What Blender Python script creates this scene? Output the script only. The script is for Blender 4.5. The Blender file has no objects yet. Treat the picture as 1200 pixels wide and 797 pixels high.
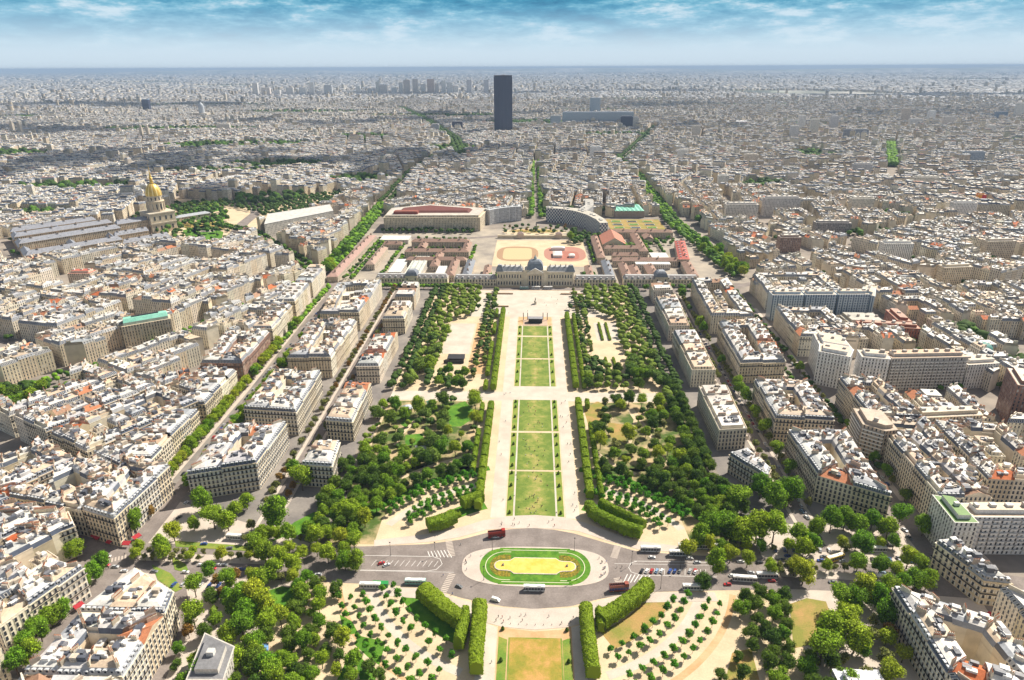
import bpy, bmesh, math, random
import numpy as np
from mathutils import Vector, Matrix
R=math.radians
scene=bpy.context.scene
# ------------------------------------------------------------------ camera
FOC=800.; CX,CY=600.,398.5; CH=276.
PIT=R(21.80); YAW=R(-1.86); ROL=R(0.25)
cf=Vector((math.sin(YAW)*math.cos(PIT),math.cos(YAW)*math.cos(PIT),-math.sin(PIT)))
cr0=Vector((math.cos(YAW),-math.sin(YAW),0)); cu0=cr0.cross(cf)
cr=cr0*math.cos(ROL)-cu0*math.sin(ROL); cu=cr0*math.sin(ROL)+cu0*math.cos(ROL)
cam=bpy.data.cameras.new('camera'); camo=bpy.data.objects.new('camera',cam)
scene.collection.objects.link(camo); scene.camera=camo
cam.sensor_width=36; cam.lens=36*FOC/1200; cam.clip_start=1; cam.clip_end=250000
m=Matrix.Identity(4)
for i in range(3): m[i][0]=cr[i]; m[i][1]=cu[i]; m[i][2]=-cf[i]
m[2][3]=CH; camo.matrix_world=m
def G(x,y,z=0.):
    """photo pixel -> point of the horizontal plane at height z"""
    d=cf*FOC+cr*(x-CX)+cu*(CY-y); t=(z-CH)/d.z; return (d.x*t,d.y*t)
def PX(x,y,z=0.):
    v=Vector((x,y,z-CH)); k=v.dot(cf); return (CX+FOC*v.dot(cr)/k, CY-FOC*v.dot(cu)/k)
def GP(pts,z=0.): return [G(x,y,z) for x,y in pts]
# ------------------------------------------------------------------ sky, sun, exposure
SUN_EL=R(47); SUN_AZ=R(50)      # azimuth measured from +Y towards +X
sdir=Vector((math.sin(SUN_AZ)*math.cos(SUN_EL),math.cos(SUN_AZ)*math.cos(SUN_EL),math.sin(SUN_EL)))
sun=bpy.data.lights.new('sun','SUN'); sun.energy=5.0; sun.angle=R(0.5); sun.color=(1,.92,.79)
suno=bpy.data.objects.new('sun',sun); scene.collection.objects.link(suno)
suno.rotation_euler=(-sdir).to_track_quat('-Z','Y').to_euler()
w=bpy.data.worlds.new('World'); scene.world=w; w.use_nodes=True
nt=w.node_tree; N=nt.nodes; Lk=nt.links; N.clear()
def nd(nt,t,**k):
    n=nt.nodes.new(t)
    for a,b in k.items(): setattr(n,a,b)
    return n
def mth(nt,op,a,b=None,c=None,clamp=False):
    n=nt.nodes.new('ShaderNodeMath'); n.operation=op; n.use_clamp=clamp
    for i,v in enumerate((a,b,c)):
        if v is None: continue
        if isinstance(v,(int,float)): n.inputs[i].default_value=v
        else: nt.links.new(v,n.inputs[i])
    return n.outputs[0]
def mixc(nt,f,a,b,mode='MIX'):
    n=nt.nodes.new('ShaderNodeMix'); n.data_type='RGBA'; n.blend_type=mode
    for i,v in ((0,f),(6,a),(7,b)):
        if isinstance(v,(int,float)): n.inputs[i].default_value=v
        elif isinstance(v,tuple): n.inputs[i].default_value=(*v,1) if len(v)==3 else v
        else: nt.links.new(v,n.inputs[i])
    return n.outputs[2]
def noise(nt,vec,scale,detail=3,rough=.5):
    n=nt.nodes.new('ShaderNodeTexNoise'); n.inputs['Scale'].default_value=scale
    n.inputs['Detail'].default_value=detail; n.inputs['Roughness'].default_value=rough
    if vec is not None: nt.links.new(vec,n.inputs['Vector'])
    return n.outputs['Fac']
def ramp(nt,f,stops):
    n=nt.nodes.new('ShaderNodeValToRGB'); e=n.color_ramp.elements
    while len(e)<len(stops): e.new(.5)
    for i,(p,c) in enumerate(stops):
        e[i].position=p; e[i].color=(*c,1) if isinstance(c,tuple) else (c,c,c,1)
    nt.links.new(f,n.inputs[0]); return n.outputs[0]
sky=nd(nt,'ShaderNodeTexSky',sky_type='NISHITA'); sky.sun_disc=False
sky.sun_elevation=SUN_EL; sky.sun_rotation=SUN_AZ; sky.altitude=50; sky.air_density=1; sky.dust_density=1
tc=nd(nt,'ShaderNodeTexCoord'); sx=nd(nt,'ShaderNodeSeparateXYZ'); Lk.new(tc.outputs['Generated'],sx.inputs[0])
zc=sx.outputs[2]
cv=nd(nt,'ShaderNodeCombineXYZ'); Lk.new(mth(nt,'MULTIPLY',sx.outputs[0],9.),cv.inputs[0]); Lk.new(mth(nt,'MULTIPLY',sx.outputs[1],9.),cv.inputs[1]); Lk.new(mth(nt,'MULTIPLY',zc,38.),cv.inputs[2])
c1=noise(nt,cv.outputs[0],.75,8,.6); c2=noise(nt,cv.outputs[0],2.6,9,.68)
cl=mth(nt,'ADD',mth(nt,'MULTIPLY',c1,.62),mth(nt,'MULTIPLY',c2,.38))
cloud=ramp(nt,cl,[(.38,(.035,.20,.36)),(.46,(.07,.32,.50)),(.52,(.22,.52,.68)),(.60,(.80,.90,.95))])
hz=ramp(nt,zc,[(0,(.62,.74,.84)),(.03,(.64,.79,.90)),(.075,(.30,.58,.80)),(.14,(.22,.48,.66))])
cm=ramp(nt,zc,[(.018,0.),(.055,.45),(.085,1.)])
low=mixc(nt,cm,hz,cloud)
nish=mixc(nt,1.0,sky.outputs[0],(.062,.061,.060),'MULTIPLY')
nish=mixc(nt,ramp(nt,c1,[(.40,0.1),(.58,.5)]),nish,(.40,.365,.315))
lowm=ramp(nt,zc,[(.11,1.),(.22,0.)])
SKYS=.66
lows=mixc(nt,1.0,low,(SKYS,SKYS,SKYS),'MULTIPLY')
bg=nd(nt,'ShaderNodeBackground'); Lk.new(mixc(nt,lowm,nish,lows),bg.inputs[0]); bg.inputs[1].default_value=1
wo=nd(nt,'ShaderNodeOutputWorld'); Lk.new(bg.outputs[0],wo.inputs[0])
vs=scene.view_settings; vs.view_transform='Standard'; vs.look='None'; vs.gamma=1; vs.use_curve_mapping=False
scene.display_settings.display_device='sRGB'; vs.exposure=0.60
cy=scene.cycles; cy.max_bounces=5; cy.diffuse_bounces=3; cy.glossy_bounces=2; cy.transmission_bounces=2; cy.volume_bounces=0; cy.transparent_max_bounces=6
cy.use_denoising=True
rng=random.Random(7)
# ------------------------------------------------------------------ helpers
col=bpy.data.collections.new('scene'); scene.collection.children.link(col)
def setp(o,label=None,cat=None,group=None,kind=None):
    if label: o['label']=label
    if cat: o['category']=cat
    if group: o['group']=group
    if kind: o['kind']=kind
    return o
def empty(name,loc,rz=0,**k):
    o=bpy.data.objects.new(name,None); o.empty_display_size=.5; col.objects.link(o)
    o.location=(loc[0],loc[1],loc[2] if len(loc)>2 else 0); o.rotation_euler=(0,0,rz); return setp(o,**k)
def inst(name,me,parent=None,loc=(0,0,0),rz=0,sc=1,**k):
    o=bpy.data.objects.new(name,me); col.objects.link(o); o.parent=parent
    o.location=(loc[0],loc[1],loc[2] if len(loc)>2 else 0); o.rotation_euler=(0,0,rz)
    o.scale=(sc,sc,sc) if isinstance(sc,(int,float)) else sc
    return setp(o,**k)
class MB:
    def __init__(s): s.v=[];s.f=[];s.m=[];s.uv=[];s.t=[];s.mats=[];s.org=(0,0,0)
    def mi(s,mat):
        if mat not in s.mats: s.mats.append(mat)
        return s.mats.index(mat)
    def face(s,pts,mat,uv=None,tint=(1,1,1)):
        n=len(s.v); s.v.extend(pts); s.f.append(tuple(range(n,n+len(pts)))); s.m.append(s.mi(mat))
        s.uv.extend(uv if uv else [(-99.,-99.)]*len(pts)); s.t.append(tint)
    def box(s,c,sz,mat,rz=0,tint=(1,1,1),taper=1.):
        ca,sa=math.cos(rz),math.sin(rz); hx,hy=sz[0]/2,sz[1]/2
        def P(x,y,z): return (c[0]+x*ca-y*sa,c[1]+x*sa+y*ca,z)
        z0,z1=c[2],c[2]+sz[2]
        b=[P(-hx,-hy,z0),P(hx,-hy,z0),P(hx,hy,z0),P(-hx,hy,z0)]; q=taper
        t=[P(-hx*q,-hy*q,z1),P(hx*q,-hy*q,z1),P(hx*q,hy*q,z1),P(-hx*q,hy*q,z1)]
        for i in range(4):
            j=(i+1)%4; s.face([b[i],b[j],t[j],t[i]],mat,None,tint)
        s.face(t,mat,None,tint); s.face(b[::-1],mat,None,tint)
    def prism(s,poly,z0,z1,mat,top=None,tint=(1,1,1),ttint=None,win=True,bottom=True,u0=0.):
        n=len(poly)
        for i in range(n):
            a,b=poly[i],poly[(i+1)%n]; L=math.hypot(b[0]-a[0],b[1]-a[1])
            uv=[(u0,0),(u0+L,0),(u0+L,z1-z0),(u0,z1-z0)] if (win is True or (win and win[i])) else None
            s.face([(a[0],a[1],z0),(b[0],b[1],z0),(b[0],b[1],z1),(a[0],a[1],z1)],mat,uv,tint)
        s.face([(p[0],p[1],z1) for p in poly],top or mat,None,ttint or tint)
        if bottom: s.face([(p[0],p[1],z0) for p in poly][::-1],mat,None,tint)
    def band(s,pa,pb,za,zb,mat,tint=(1,1,1),uv=False,skip=()):
        n=len(pa)
        for i in range(n):
            if i in skip: continue
            j=(i+1)%n; a,b,c,d=pa[i],pa[j],pb[j],pb[i]; L=math.hypot(b[0]-a[0],b[1]-a[1])
            if math.hypot(a[0]-d[0],a[1]-d[1])+abs(za-zb)<1e-6: continue
            s.face([(a[0],a[1],za),(b[0],b[1],za),(c[0],c[1],zb),(d[0],d[1],zb)],mat,[(0,0),(L,0),(L,zb-za+.01),(0,zb-za+.01)] if uv else None,tint)
    def build(s,name,parent=None,loc=None,smooth=False,**k):
        me=s.mesh(name,loc,smooth); return inst(name,me,parent,loc if (loc and not parent) else (0,0,0),**k)
    def mesh(s,name,loc=None,smooth=False):
        me=bpy.data.meshes.new(name)
        v=np.array(s.v,dtype=np.float64).reshape(-1,3)
        if loc is not None: v=v-np.array([loc[0],loc[1],loc[2] if len(loc)>2 else 0])
        me.from_pydata(v.tolist(),[],s.f)
        for mt in s.mats: me.materials.append(mt)
        me.polygons.foreach_set('material_index',s.m)
        u=me.uv_layers.new(name='UVMap'); u.data.foreach_set('uv',np.array(s.uv,dtype=np.float32).ravel())
        at=me.attributes.new('tint','FLOAT_COLOR','FACE')
        at.data.foreach_set('color',np.array([(*t,1) for t in s.t],dtype=np.float32).ravel())
        if smooth: me.polygons.foreach_set('use_smooth',[True]*len(s.f))
        me.update(); return me
def area2(p): return sum(p[i][0]*p[(i+1)%len(p)][1]-p[(i+1)%len(p)][0]*p[i][1] for i in range(len(p)))
def ccw(p): return list(p) if area2(p)>0 else list(p)[::-1]
def offset(poly,ds):
    """inset a ccw convex polygon, one distance per edge"""
    n=len(poly); L=[]
    for i in range(n):
        a,b=poly[i],poly[(i+1)%n]; dx,dy=b[0]-a[0],b[1]-a[1]; l=math.hypot(dx,dy) or 1e-6
        nx,ny=-dy/l,dx/l; L.append((a[0]+nx*ds[i],a[1]+ny*ds[i],dx/l,dy/l))
    out=[]
    for i in range(n):
        x1,y1,dx1,dy1=L[i-1]; x2,y2,dx2,dy2=L[i]; den=dx1*dy2-dy1*dx2
        if abs(den)<1e-4: out.append((x2,y2)); continue
        t=((x2-x1)*dy2-(y2-y1)*dx2)/den; out.append((x1+dx1*t,y1+dy1*t))
    return out
def inside(p,poly):
    x,y=p; c=False; n=len(poly); j=n-1
    for i in range(n):
        xi,yi=poly[i]; xj,yj=poly[j]
        if (yi>y)!=(yj>y) and x<(xj-xi)*(y-yi)/(yj-yi)+xi: c=not c
        j=i
    return c
def segd(p,a,b):
    dx,dy=b[0]-a[0],b[1]-a[1]; t=max(0,min(1,((p[0]-a[0])*dx+(p[1]-a[1])*dy)/(dx*dx+dy*dy))); return math.hypot(p[0]-a[0]-t*dx,p[1]-a[1]-t*dy)
def cen(q): return (sum(p[0] for p in q)/len(q),sum(p[1] for p in q)/len(q))
def lerp(a,b,t): return (a[0]+(b[0]-a[0])*t,a[1]+(b[1]-a[1])*t)
ORD='zeroth first second third fourth fifth sixth seventh eighth ninth tenth eleventh twelfth'.split()
def ordn(n):
    if n<len(ORD): return ORD[n]
    return f"{n}{'th' if 10<=n%100<=20 else {1:'st',2:'nd',3:'rd'}.get(n%10,'th')}"
# ------------------------------------------------------------------ materials
MATS={}
def pbr(name,colr=(.5,.5,.5),rough=.8,metal=0,spec=.3,tint=False,build=None):
    mt=bpy.data.materials.new(name); mt.use_nodes=True; t=mt.node_tree; b=t.nodes['Principled BSDF']
    b.inputs['Roughness'].default_value=rough; b.inputs['Metallic'].default_value=metal; b.inputs['Specular IOR Level'].default_value=spec
    c=None
    if build: c=build(t,b)
    if tint:
        a=nd(t,'ShaderNodeAttribute',attribute_name='tint')
        c=mixc(t,1.,c if c is not None else (*colr,1),a.outputs['Color'],'MULTIPLY')
    if c is not None: t.links.new(c,b.inputs['Base Color'])
    else: b.inputs['Base Color'].default_value=(*colr,1)
    MATS[name]=mt; return mt
def geo(t): return nd(t,'ShaderNodeNewGeometry').outputs['Position']
def speck(base,var,scale,scale2=None,amt=1.,stops=(.35,.65)):
    """two colour procedural surface"""
    def f(t,b):
        p=geo(t); a=noise(t,p,scale,5,.6); c=ramp(t,a,[(stops[0],base),(stops[1],var)])
        if scale2:
            c2=ramp(t,noise(t,p,scale2,4,.6),[(.3,.78),(.7,1.12)]); c=mixc(t,amt,c,c2,'MULTIPLY')
        return c
    return f
asphalt=pbr('asphalt',rough=.9,build=speck((.195,.165,.15),(.28,.24,.22),.09,.9,.8))
pave=pbr('pavement_stone',rough=.9,build=speck((.50,.43,.37),(.60,.52,.45),.08,1.5,.5))
citygr=pbr('city_ground',rough=.95,build=speck((.17,.155,.15),(.30,.27,.24),.03,.6,.5))
sand=pbr('sand',rough=.95,build=speck((.56,.44,.29),(.67,.54,.37),.06,.9,.5))
white=pbr('white_paint',(.75,.73,.70),.7)
def grassf(dry,lush,sc,lo=.4,hi=.6):
    def f(t,b):
        p=geo(t); c=ramp(t,noise(t,p,sc,6,.65),[(lo,lush),(hi,dry)])
        return mixc(t,.8,c,ramp(t,noise(t,p,1.3,3,.7),[(.3,.75),(.7,1.15)]),'MULTIPLY')
    return f
grass=pbr('grass_lush',rough=.95,build=grassf((.12,.26,.02),(.06,.18,.012),.15))
grass2=pbr('grass_mown',rough=.95,build=grassf((.25,.28,.05),(.14,.24,.03),.12))
grassd=pbr('grass_dry',rough=.95,build=grassf((.42,.27,.10),(.24,.24,.05),.06))
def lawnf(t,b):   # worn down the middle of the axis
    p=geo(t); s=nd(t,'ShaderNodeSeparateXYZ'); t.links.new(p,s.inputs[0])
    d=mth(t,'ABSOLUTE',mth(t,'SUBTRACT',s.outputs[0],2.5))
    k=mth(t,'ADD',noise(t,p,.11,7,.75),mth(t,'MULTIPLY',d,-.012))
    c=ramp(t,k,[(.34,(.13,.20,.03)),(.45,(.21,.26,.05)),(.56,(.34,.31,.09)),(.68,(.50,.39,.18))])
    return mixc(t,.8,c,ramp(t,noise(t,p,1.3,3,.7),[(.3,.78),(.7,1.12)]),'MULTIPLY')
lawnm=pbr('lawn_worn',rough=.95,build=lawnf)
lawndry=pbr('lawn_scorched',rough=.95,build=lambda t,b:mixc(t,.8,ramp(t,noise(t,geo(t),.07,6,.7),[(.34,(.22,.23,.03)),(.48,(.36,.27,.05)),(.60,(.52,.30,.10))]),ramp(t,noise(t,geo(t),1.3,3,.7),[(.3,.8),(.7,1.1)]),'MULTIPLY'))
yellow=pbr('basin_gravel',rough=.8,build=speck((.72,.44,.06),(.80,.58,.16),.12,.6,.5))
pathm=pbr('path_gravel',rough=.95,build=speck((.50,.44,.37),(.61,.55,.47),.07,1.3,.4))
earth=pbr('bare_earth',rough=.95,build=speck((.50,.31,.15),(.62,.42,.24),.1,1.,.5))
def facadef(t,b):
    uv=nd(t,'ShaderNodeUVMap',uv_map='UVMap'); s=nd(t,'ShaderNodeSeparateXYZ'); t.links.new(uv.outputs[0],s.inputs[0])
    u=mth(t,'DIVIDE',s.outputs[0],2.75); v=mth(t,'DIVIDE',s.outputs[1],3.15)
    fu=mth(t,'FRACT',u); fv=mth(t,'FRACT',v)
    du=mth(t,'ABSOLUTE',mth(t,'SUBTRACT',fu,.5)); dv=mth(t,'ABSOLUTE',mth(t,'SUBTRACT',fv,.52))
    m1=mth(t,'MULTIPLY',mth(t,'LESS_THAN',du,.2),mth(t,'LESS_THAN',dv,.34))
    ok=mth(t,'GREATER_THAN',s.outputs[1],-.5); m1=mth(t,'MULTIPLY',m1,ok)
    cc=nd(t,'ShaderNodeCombineXYZ'); t.links.new(mth(t,'FLOOR',u),cc.inputs[0]); t.links.new(mth(t,'FLOOR',v),cc.inputs[1])
    wn=nd(t,'ShaderNodeTexWhiteNoise'); wn.noise_dimensions='2D'; t.links.new(cc.outputs[0],wn.inputs['Vector'])
    wc=ramp(t,wn.outputs['Value'],[(0,(.035,.04,.05)),(.6,(.09,.09,.10)),(.82,(.26,.25,.23)),(1,(.5,.48,.44))])
    # string courses under every floor
    line=mth(t,'MULTIPLY',mth(t,'LESS_THAN',fv,.09),ok)
    st=ramp(t,noise(t,geo(t),.16,5,.6),[(.3,.82),(.7,1.1)])
    a=nd(t,'ShaderNodeAttribute',attribute_name='tint')
    wall=mixc(t,1.,st,a.outputs['Color'],'MULTIPLY')
    wall=mixc(t,mth(t,'MULTIPLY',line,.45),wall,(.12,.11,.10))
    rr=mth(t,'SUBTRACT',.85,mth(t,'MULTIPLY',m1,.65)); t.links.new(rr,b.inputs['Roughness'])
    return mixc(t,m1,wall,wc)
facade=pbr('facade_stone',build=facadef)
def plainf(lo,hi,sc,sc2=None):
    def f(t,b):
        c=ramp(t,noise(t,geo(t),sc,5,.6),[(.3,lo),(.7,hi)])
        if sc2: c=mixc(t,1.,c,ramp(t,noise(t,geo(t),sc2,3,.6),[(.35,.85),(.65,1.1)]),'MULTIPLY')
        return c
    return f
stone=pbr('stone_trim',tint=True,build=plainf(.8,1.1,.2,1.2))
zinc=pbr('roof_zinc',rough=.55,spec=.4,tint=True,build=plainf(.72,1.12,.12,.9))
def slatef(t,b):
    uv=nd(t,'ShaderNodeUVMap',uv_map='UVMap'); s=nd(t,'ShaderNodeSeparateXYZ'); t.links.new(uv.outputs[0],s.inputs[0])
    u=mth(t,'DIVIDE',s.outputs[0],2.75); fu=mth(t,'FRACT',u); du=mth(t,'ABSOLUTE',mth(t,'SUBTRACT',fu,.5))
    ok=mth(t,'GREATER_THAN',s.outputs[1],-.5); v=s.outputs[1]
    dv=mth(t,'ABSOLUTE',mth(t,'SUBTRACT',v,1.3))
    o=mth(t,'MULTIPLY',mth(t,'MULTIPLY',mth(t,'LESS_THAN',du,.3),mth(t,'LESS_THAN',dv,1.1)),ok)
    i=mth(t,'MULTIPLY',mth(t,'MULTIPLY',mth(t,'LESS_THAN',du,.17),mth(t,'LESS_THAN',dv,.8)),ok)
    a=nd(t,'ShaderNodeAttribute',attribute_name='tint')
    base=mixc(t,1.,ramp(t,noise(t,geo(t),.3,4,.6),[(.3,.8),(.7,1.2)]),a.outputs['Color'],'MULTIPLY')
    return mixc(t,i,mixc(t,o,base,(.55,.54,.52)),(.04,.045,.06))
slate=pbr('roof_slate',rough=.6,build=slatef)
tile=pbr('roof_tile',rough=.8,tint=True,build=plainf(.75,1.15,.5,2.5))
glass=pbr('window_glass',(.045,.055,.075),.15,0,.6)
iron=pbr('black_iron',(.035,.035,.04),.6)
slatep=pbr('slate_plain',rough=.55,tint=True,build=plainf(.8,1.2,.4))
terra=pbr('chimney_pot',(.42,.16,.08),.8)
copper=pbr('copper_green',rough=.6,build=plainf((.20,.52,.40),(.30,.66,.52),.15,1.))
gold=pbr('gilded_lead',rough=.35,metal=.35,build=plainf((.60,.37,.07),(.80,.54,.13),.3,1.5))
bark=pbr('bark',(.12,.09,.065),.9)
def leaff(ca,cb):
    def f(t,b):
        oi=nd(t,'ShaderNodeObjectInfo'); a=nd(t,'ShaderNodeAttribute',attribute_name='tint')
        c=mixc(t,oi.outputs['Random'],ca,cb); c=mixc(t,1.,c,a.outputs['Color'],'MULTIPLY')
        out=t.nodes['Material Output']; tr=nd(t,'ShaderNodeBsdfTranslucent'); t.links.new(c,tr.inputs[0])
        mx=nd(t,'ShaderNodeMixShader'); mx.inputs[0].default_value=.28
        t.links.new(b.outputs[0],mx.inputs[1]); t.links.new(tr.outputs[0],mx.inputs[2]); t.links.new(mx.outputs[0],out.inputs[0])
        return c
    return f
lf_dark=pbr('leaves_dark',rough=.8,build=leaff((.07,.15,.012),(.16,.25,.018)))
lf_mid=pbr('leaves_mid',rough=.8,build=leaff((.14,.31,.012),(.29,.41,.02)))
lf_light=pbr('leaves_light',rough=.8,build=leaff((.30,.45,.02),(.42,.47,.025)))
lf_young=pbr('leaves_young',rough=.8,build=leaff((.09,.32,.012),(.15,.36,.02)))
lf_hedge=pbr('leaves_clipped',rough=.8,build=leaff((.21,.33,.012),(.29,.40,.018)))
lf_wood=pbr('leaves_wood',rough=.8,build=leaff((.14,.25,.035),(.21,.31,.04)))
lf_brown=pbr('leaves_russet',rough=.8,build=leaff((.32,.17,.035),(.34,.22,.05)))
lf_olive=pbr('leaves_olive',rough=.8,build=leaff((.18,.21,.05),(.25,.26,.07)))
# ================================================================== ground, roads, park surfaces
def sheet(name,polys,z,mat,kind='structure',edge=0.,**k):
    mb=MB()
    for p in polys:
        p=ccw(p)
        if edge: mb.prism(p,z-edge,z,mat,win=False,bottom=False)
        else: mb.face([(x,y,z) for x,y in p],mat)
    return mb.build(name,kind=kind,**k)
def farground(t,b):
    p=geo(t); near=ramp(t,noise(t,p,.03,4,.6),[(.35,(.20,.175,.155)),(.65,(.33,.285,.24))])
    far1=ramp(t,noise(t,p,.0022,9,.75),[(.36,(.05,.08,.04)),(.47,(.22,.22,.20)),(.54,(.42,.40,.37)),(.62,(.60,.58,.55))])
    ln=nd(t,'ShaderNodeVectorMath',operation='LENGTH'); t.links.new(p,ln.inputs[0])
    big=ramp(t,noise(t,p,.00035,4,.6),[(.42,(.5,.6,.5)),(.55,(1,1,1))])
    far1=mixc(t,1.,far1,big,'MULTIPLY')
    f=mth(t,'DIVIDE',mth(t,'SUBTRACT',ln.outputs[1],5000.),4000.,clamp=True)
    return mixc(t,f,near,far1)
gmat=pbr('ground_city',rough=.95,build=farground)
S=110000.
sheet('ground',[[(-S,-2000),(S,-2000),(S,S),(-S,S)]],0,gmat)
def ribbon(pts,wd):
    out=[];n=len(pts)
    for i,p in enumerate(pts):
        a=pts[max(0,i-1)];b=pts[min(n-1,i+1)];l=math.hypot(b[0]-a[0],b[1]-a[1]);nx,ny=-(b[1]-a[1])/l,(b[0]-a[0])/l
        ww=wd[i] if isinstance(wd,(list,tuple)) else wd
        out.append(((p[0]+nx*ww/2,p[1]+ny*ww/2),(p[0]-nx*ww/2,p[1]-ny*ww/2)))
    return [[out[i][1],out[i+1][1],out[i+1][0],out[i][0]] for i in range(n-1)]
def arc(c,r,a0,a1,n): return [(c[0]+r*math.cos(R(a0+(a1-a0)*i/n)),c[1]+r*math.sin(R(a0+(a1-a0)*i/n))) for i in range(n+1)]
def ell(c,a,b,n=64,a0=0,a1=360,e=1.):
    o=[]
    for i in range(n):
        t=R(a0+(a1-a0)*i/n); cx_,sy_=math.cos(t),math.sin(t)
        o.append((c[0]+a*math.copysign(abs(cx_)**e,cx_),c[1]+b*math.copysign(abs(sy_)**e,sy_)))
    return o
# park base (sand) and its gardens (grass)
sheet('sand',[[(-138,180),(140,180),(140,300),(128,330),(128,888),(-128,888),(-128,330),(-138,300)]],.03,sand)
sheet('pavement',[ [(-470,180),(-262,180),(-262,395),(-470,395)],[(-262,150),(-138,150),(-138,345),(-262,395)],[(140,180),(262,180),(262,372),(140,372)],[(262,250),(275,250),(275,420),(262,420)]],.03,pave)
sheet('pavement',[[(-245,345),(-136,345),(-136,888),(-262,888),(-262,395)],[(136,372),(262,372),(275,888),(136,888)]],.02,citygr)
# avenue crossing the park, and roundabout: asphalt
rc=(2,327)
road=[(-470,352),(-330,345),(-262,343),(-160,341),(-101,343),(-65,346),(-44,351),(-26,359),(-12,362.5),(1,363.5),(14,362.5),(27,359),(47,350),(64,343),(92,340),(150,338),(215,334),(262,330),(420,300),(420,270),(262,306),(215,310),(150,312),(106,310),(57,307),(37,301),(22,295.5),(2,293),(-15,294.5),(-38,300),(-59,308),(-95,310),(-160,312),(-262,318),(-300,322),(-340,330),(-470,330)]
sheet('road',[road],.07,asphalt)
# streets parallel to the park
def street(pts,w,z=.075,mat=asphalt,name='road'): sheet(name,ribbon(pts,w),z,mat)
street([(-250,240),(-246,330),(-247,384),(-252,555),(-260,760),(-262,845),(-300,950)],13,.078)
street([(-172,345),(-173,500),(-176,700),(-180,880)],8,.078)
street([(178,345),(178,500),(180,700),(186,900)],9,.078)
street([(244,335),(243,420),(250,560),(258,700),(262,800),(262,900)],14,.078)
street([(-300,905),(-230,874),(0,874),(250,874),(300,905)],12,.09)
street([(-262,318),(-300,300),(-330,268),(-350,200)],12,.079)
street([(-212,318),(-196,292),(-186,262),(-176,200)],11,.079)
street([(262,330),(255,300),(250,250),(240,180)],12,.079)
street([(-262,335),(-330,362),(-400,378),(-600,420)],10,.0795)
# sidewalks strips on avenues with kerbs
def kerbstrip(pts,w,h=.16): sheet('pavement',ribbon(pts,w),h,pave,edge=.2)
for dx in (-11,11):
    kerbstrip([(-250+dx,398),(-252+dx,555),(-260+dx,760),(-262+dx,845)],4)
for dx in (-10.5,10.5): kerbstrip([(243+dx,400),(250+dx,560),(258+dx,700),(262+dx,800)],4)
for dx in (-6,6):
    kerbstrip([(-172+dx,350),(-173+dx,500),(-176+dx,700),(-178+dx,860)],2.5)
    kerbstrip([(178+dx,350),(178+dx,500),(180+dx,700),(184+dx,860)],2.5)
# median islands of the quay avenue on both sides
kerbstrip([(-238,330),(-190,329),(-138,328)],7); kerbstrip([(140,326),(180,324),(205,322)],6.5)
# promenades beside the lawns
sheet('path',[[(-27,374),(-17.6,374),(-17.6,764),(-27,764)],[(22.8,374),(32,374),(32,764),(22.8,764)],[(-27,231),(-17.6,231),(-17.6,279),(-27,284)],[(21.8,231),(31,231),(31,284),(21.8,280)]],.06,pathm)
sheet('pavement',[ribbon([(-98,346),(-65,352),(-48,357),(-30,366),(-14,369.5),(2,370.5),(18,369.5),(32,366),(50,356),(66,348.5),(92,345)],[6,8,9,10,13,14,13,10,9,8,6])[i] for i in range(10)],.13,pave,edge=.1)
sheet('pavement',ribbon([(-95,305),(-60,303),(-44,296),(-30,290),(-14,286.5),(2,285.5),(18,287),(30,290),(42,297),(56,303),(104,305)],[7,8,9,11,14,15,14,11,9,8,7]),.13,pave,edge=.1)
# cross avenue in the middle of the park and parade ground
sheet('path',[[(-128,544),(128,544),(128,562),(-128,562)],[(-27,562),(32,562),(32,574),(-27,574)],[(-76,764),(92,764),(92,866),(-76,866)]],.062,pathm)
# lawns
lawns=[(574,637),(640,699),(703,733),(432,487),(490,546),(376,430)]
for i,(y0,y1) in enumerate(lawns):
    nm='lawn'
    sheet(nm,[[(-16.6,y0),(-12.2,y0),(-12.2,y1),(-16.6,y1)],[(17.4,y0),(21.8,y0),(21.8,y1),(17.4,y1)]],.09,grass2)
    sheet(nm,[[(-11,y0),(16.2,y0),(16.2,y1),(-11,y1)]],.09,lawnm)
    sheet('path',[[(-12.2,y0),(-11,y0),(-11,y1),(-12.2,y1)],[(16.2,y0),(17.4,y0),(17.4,y1),(16.2,y1)]],.10,pathm)
sheet('lawn',[[(-16.6,736),(21.8,736),(21.8,764),(-16.6,764)]],.09,earth)
# near lawn with scooped end
top=[(21.5,281),(16,278.5),(2.5,276.8),(-11,278.5),(-17,281)]
sheet('lawn',[[(-17,236),(21.5,236)]+top],.09,earth)
top2=[(15.6,272.5),(2.5,271.6),(-10.6,272.5)]
sheet('lawn',[[(-10.6,236),(15.6,236)]+top2],.115,lawndry)
sheet('lawn',[[(-16.5,236),(-12,236),(-12,271),(-16.5,273)],[(16.6,236),(21,236),(21,273),(16.6,271)]],.115,grass2)
sheet('path',[[(-11.4,236),(-10.6,236),(-10.6,272.5),(-11.4,272.5)],[(15.6,236),(16.4,236),(16.4,272.5),(15.6,272.5)],[(-11.4,272.5),(-10.6,272.5),(2.5,271.6),(15.6,272.5),(16.4,272.5),(2.5,272.6)]],.125,grass2)
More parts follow.
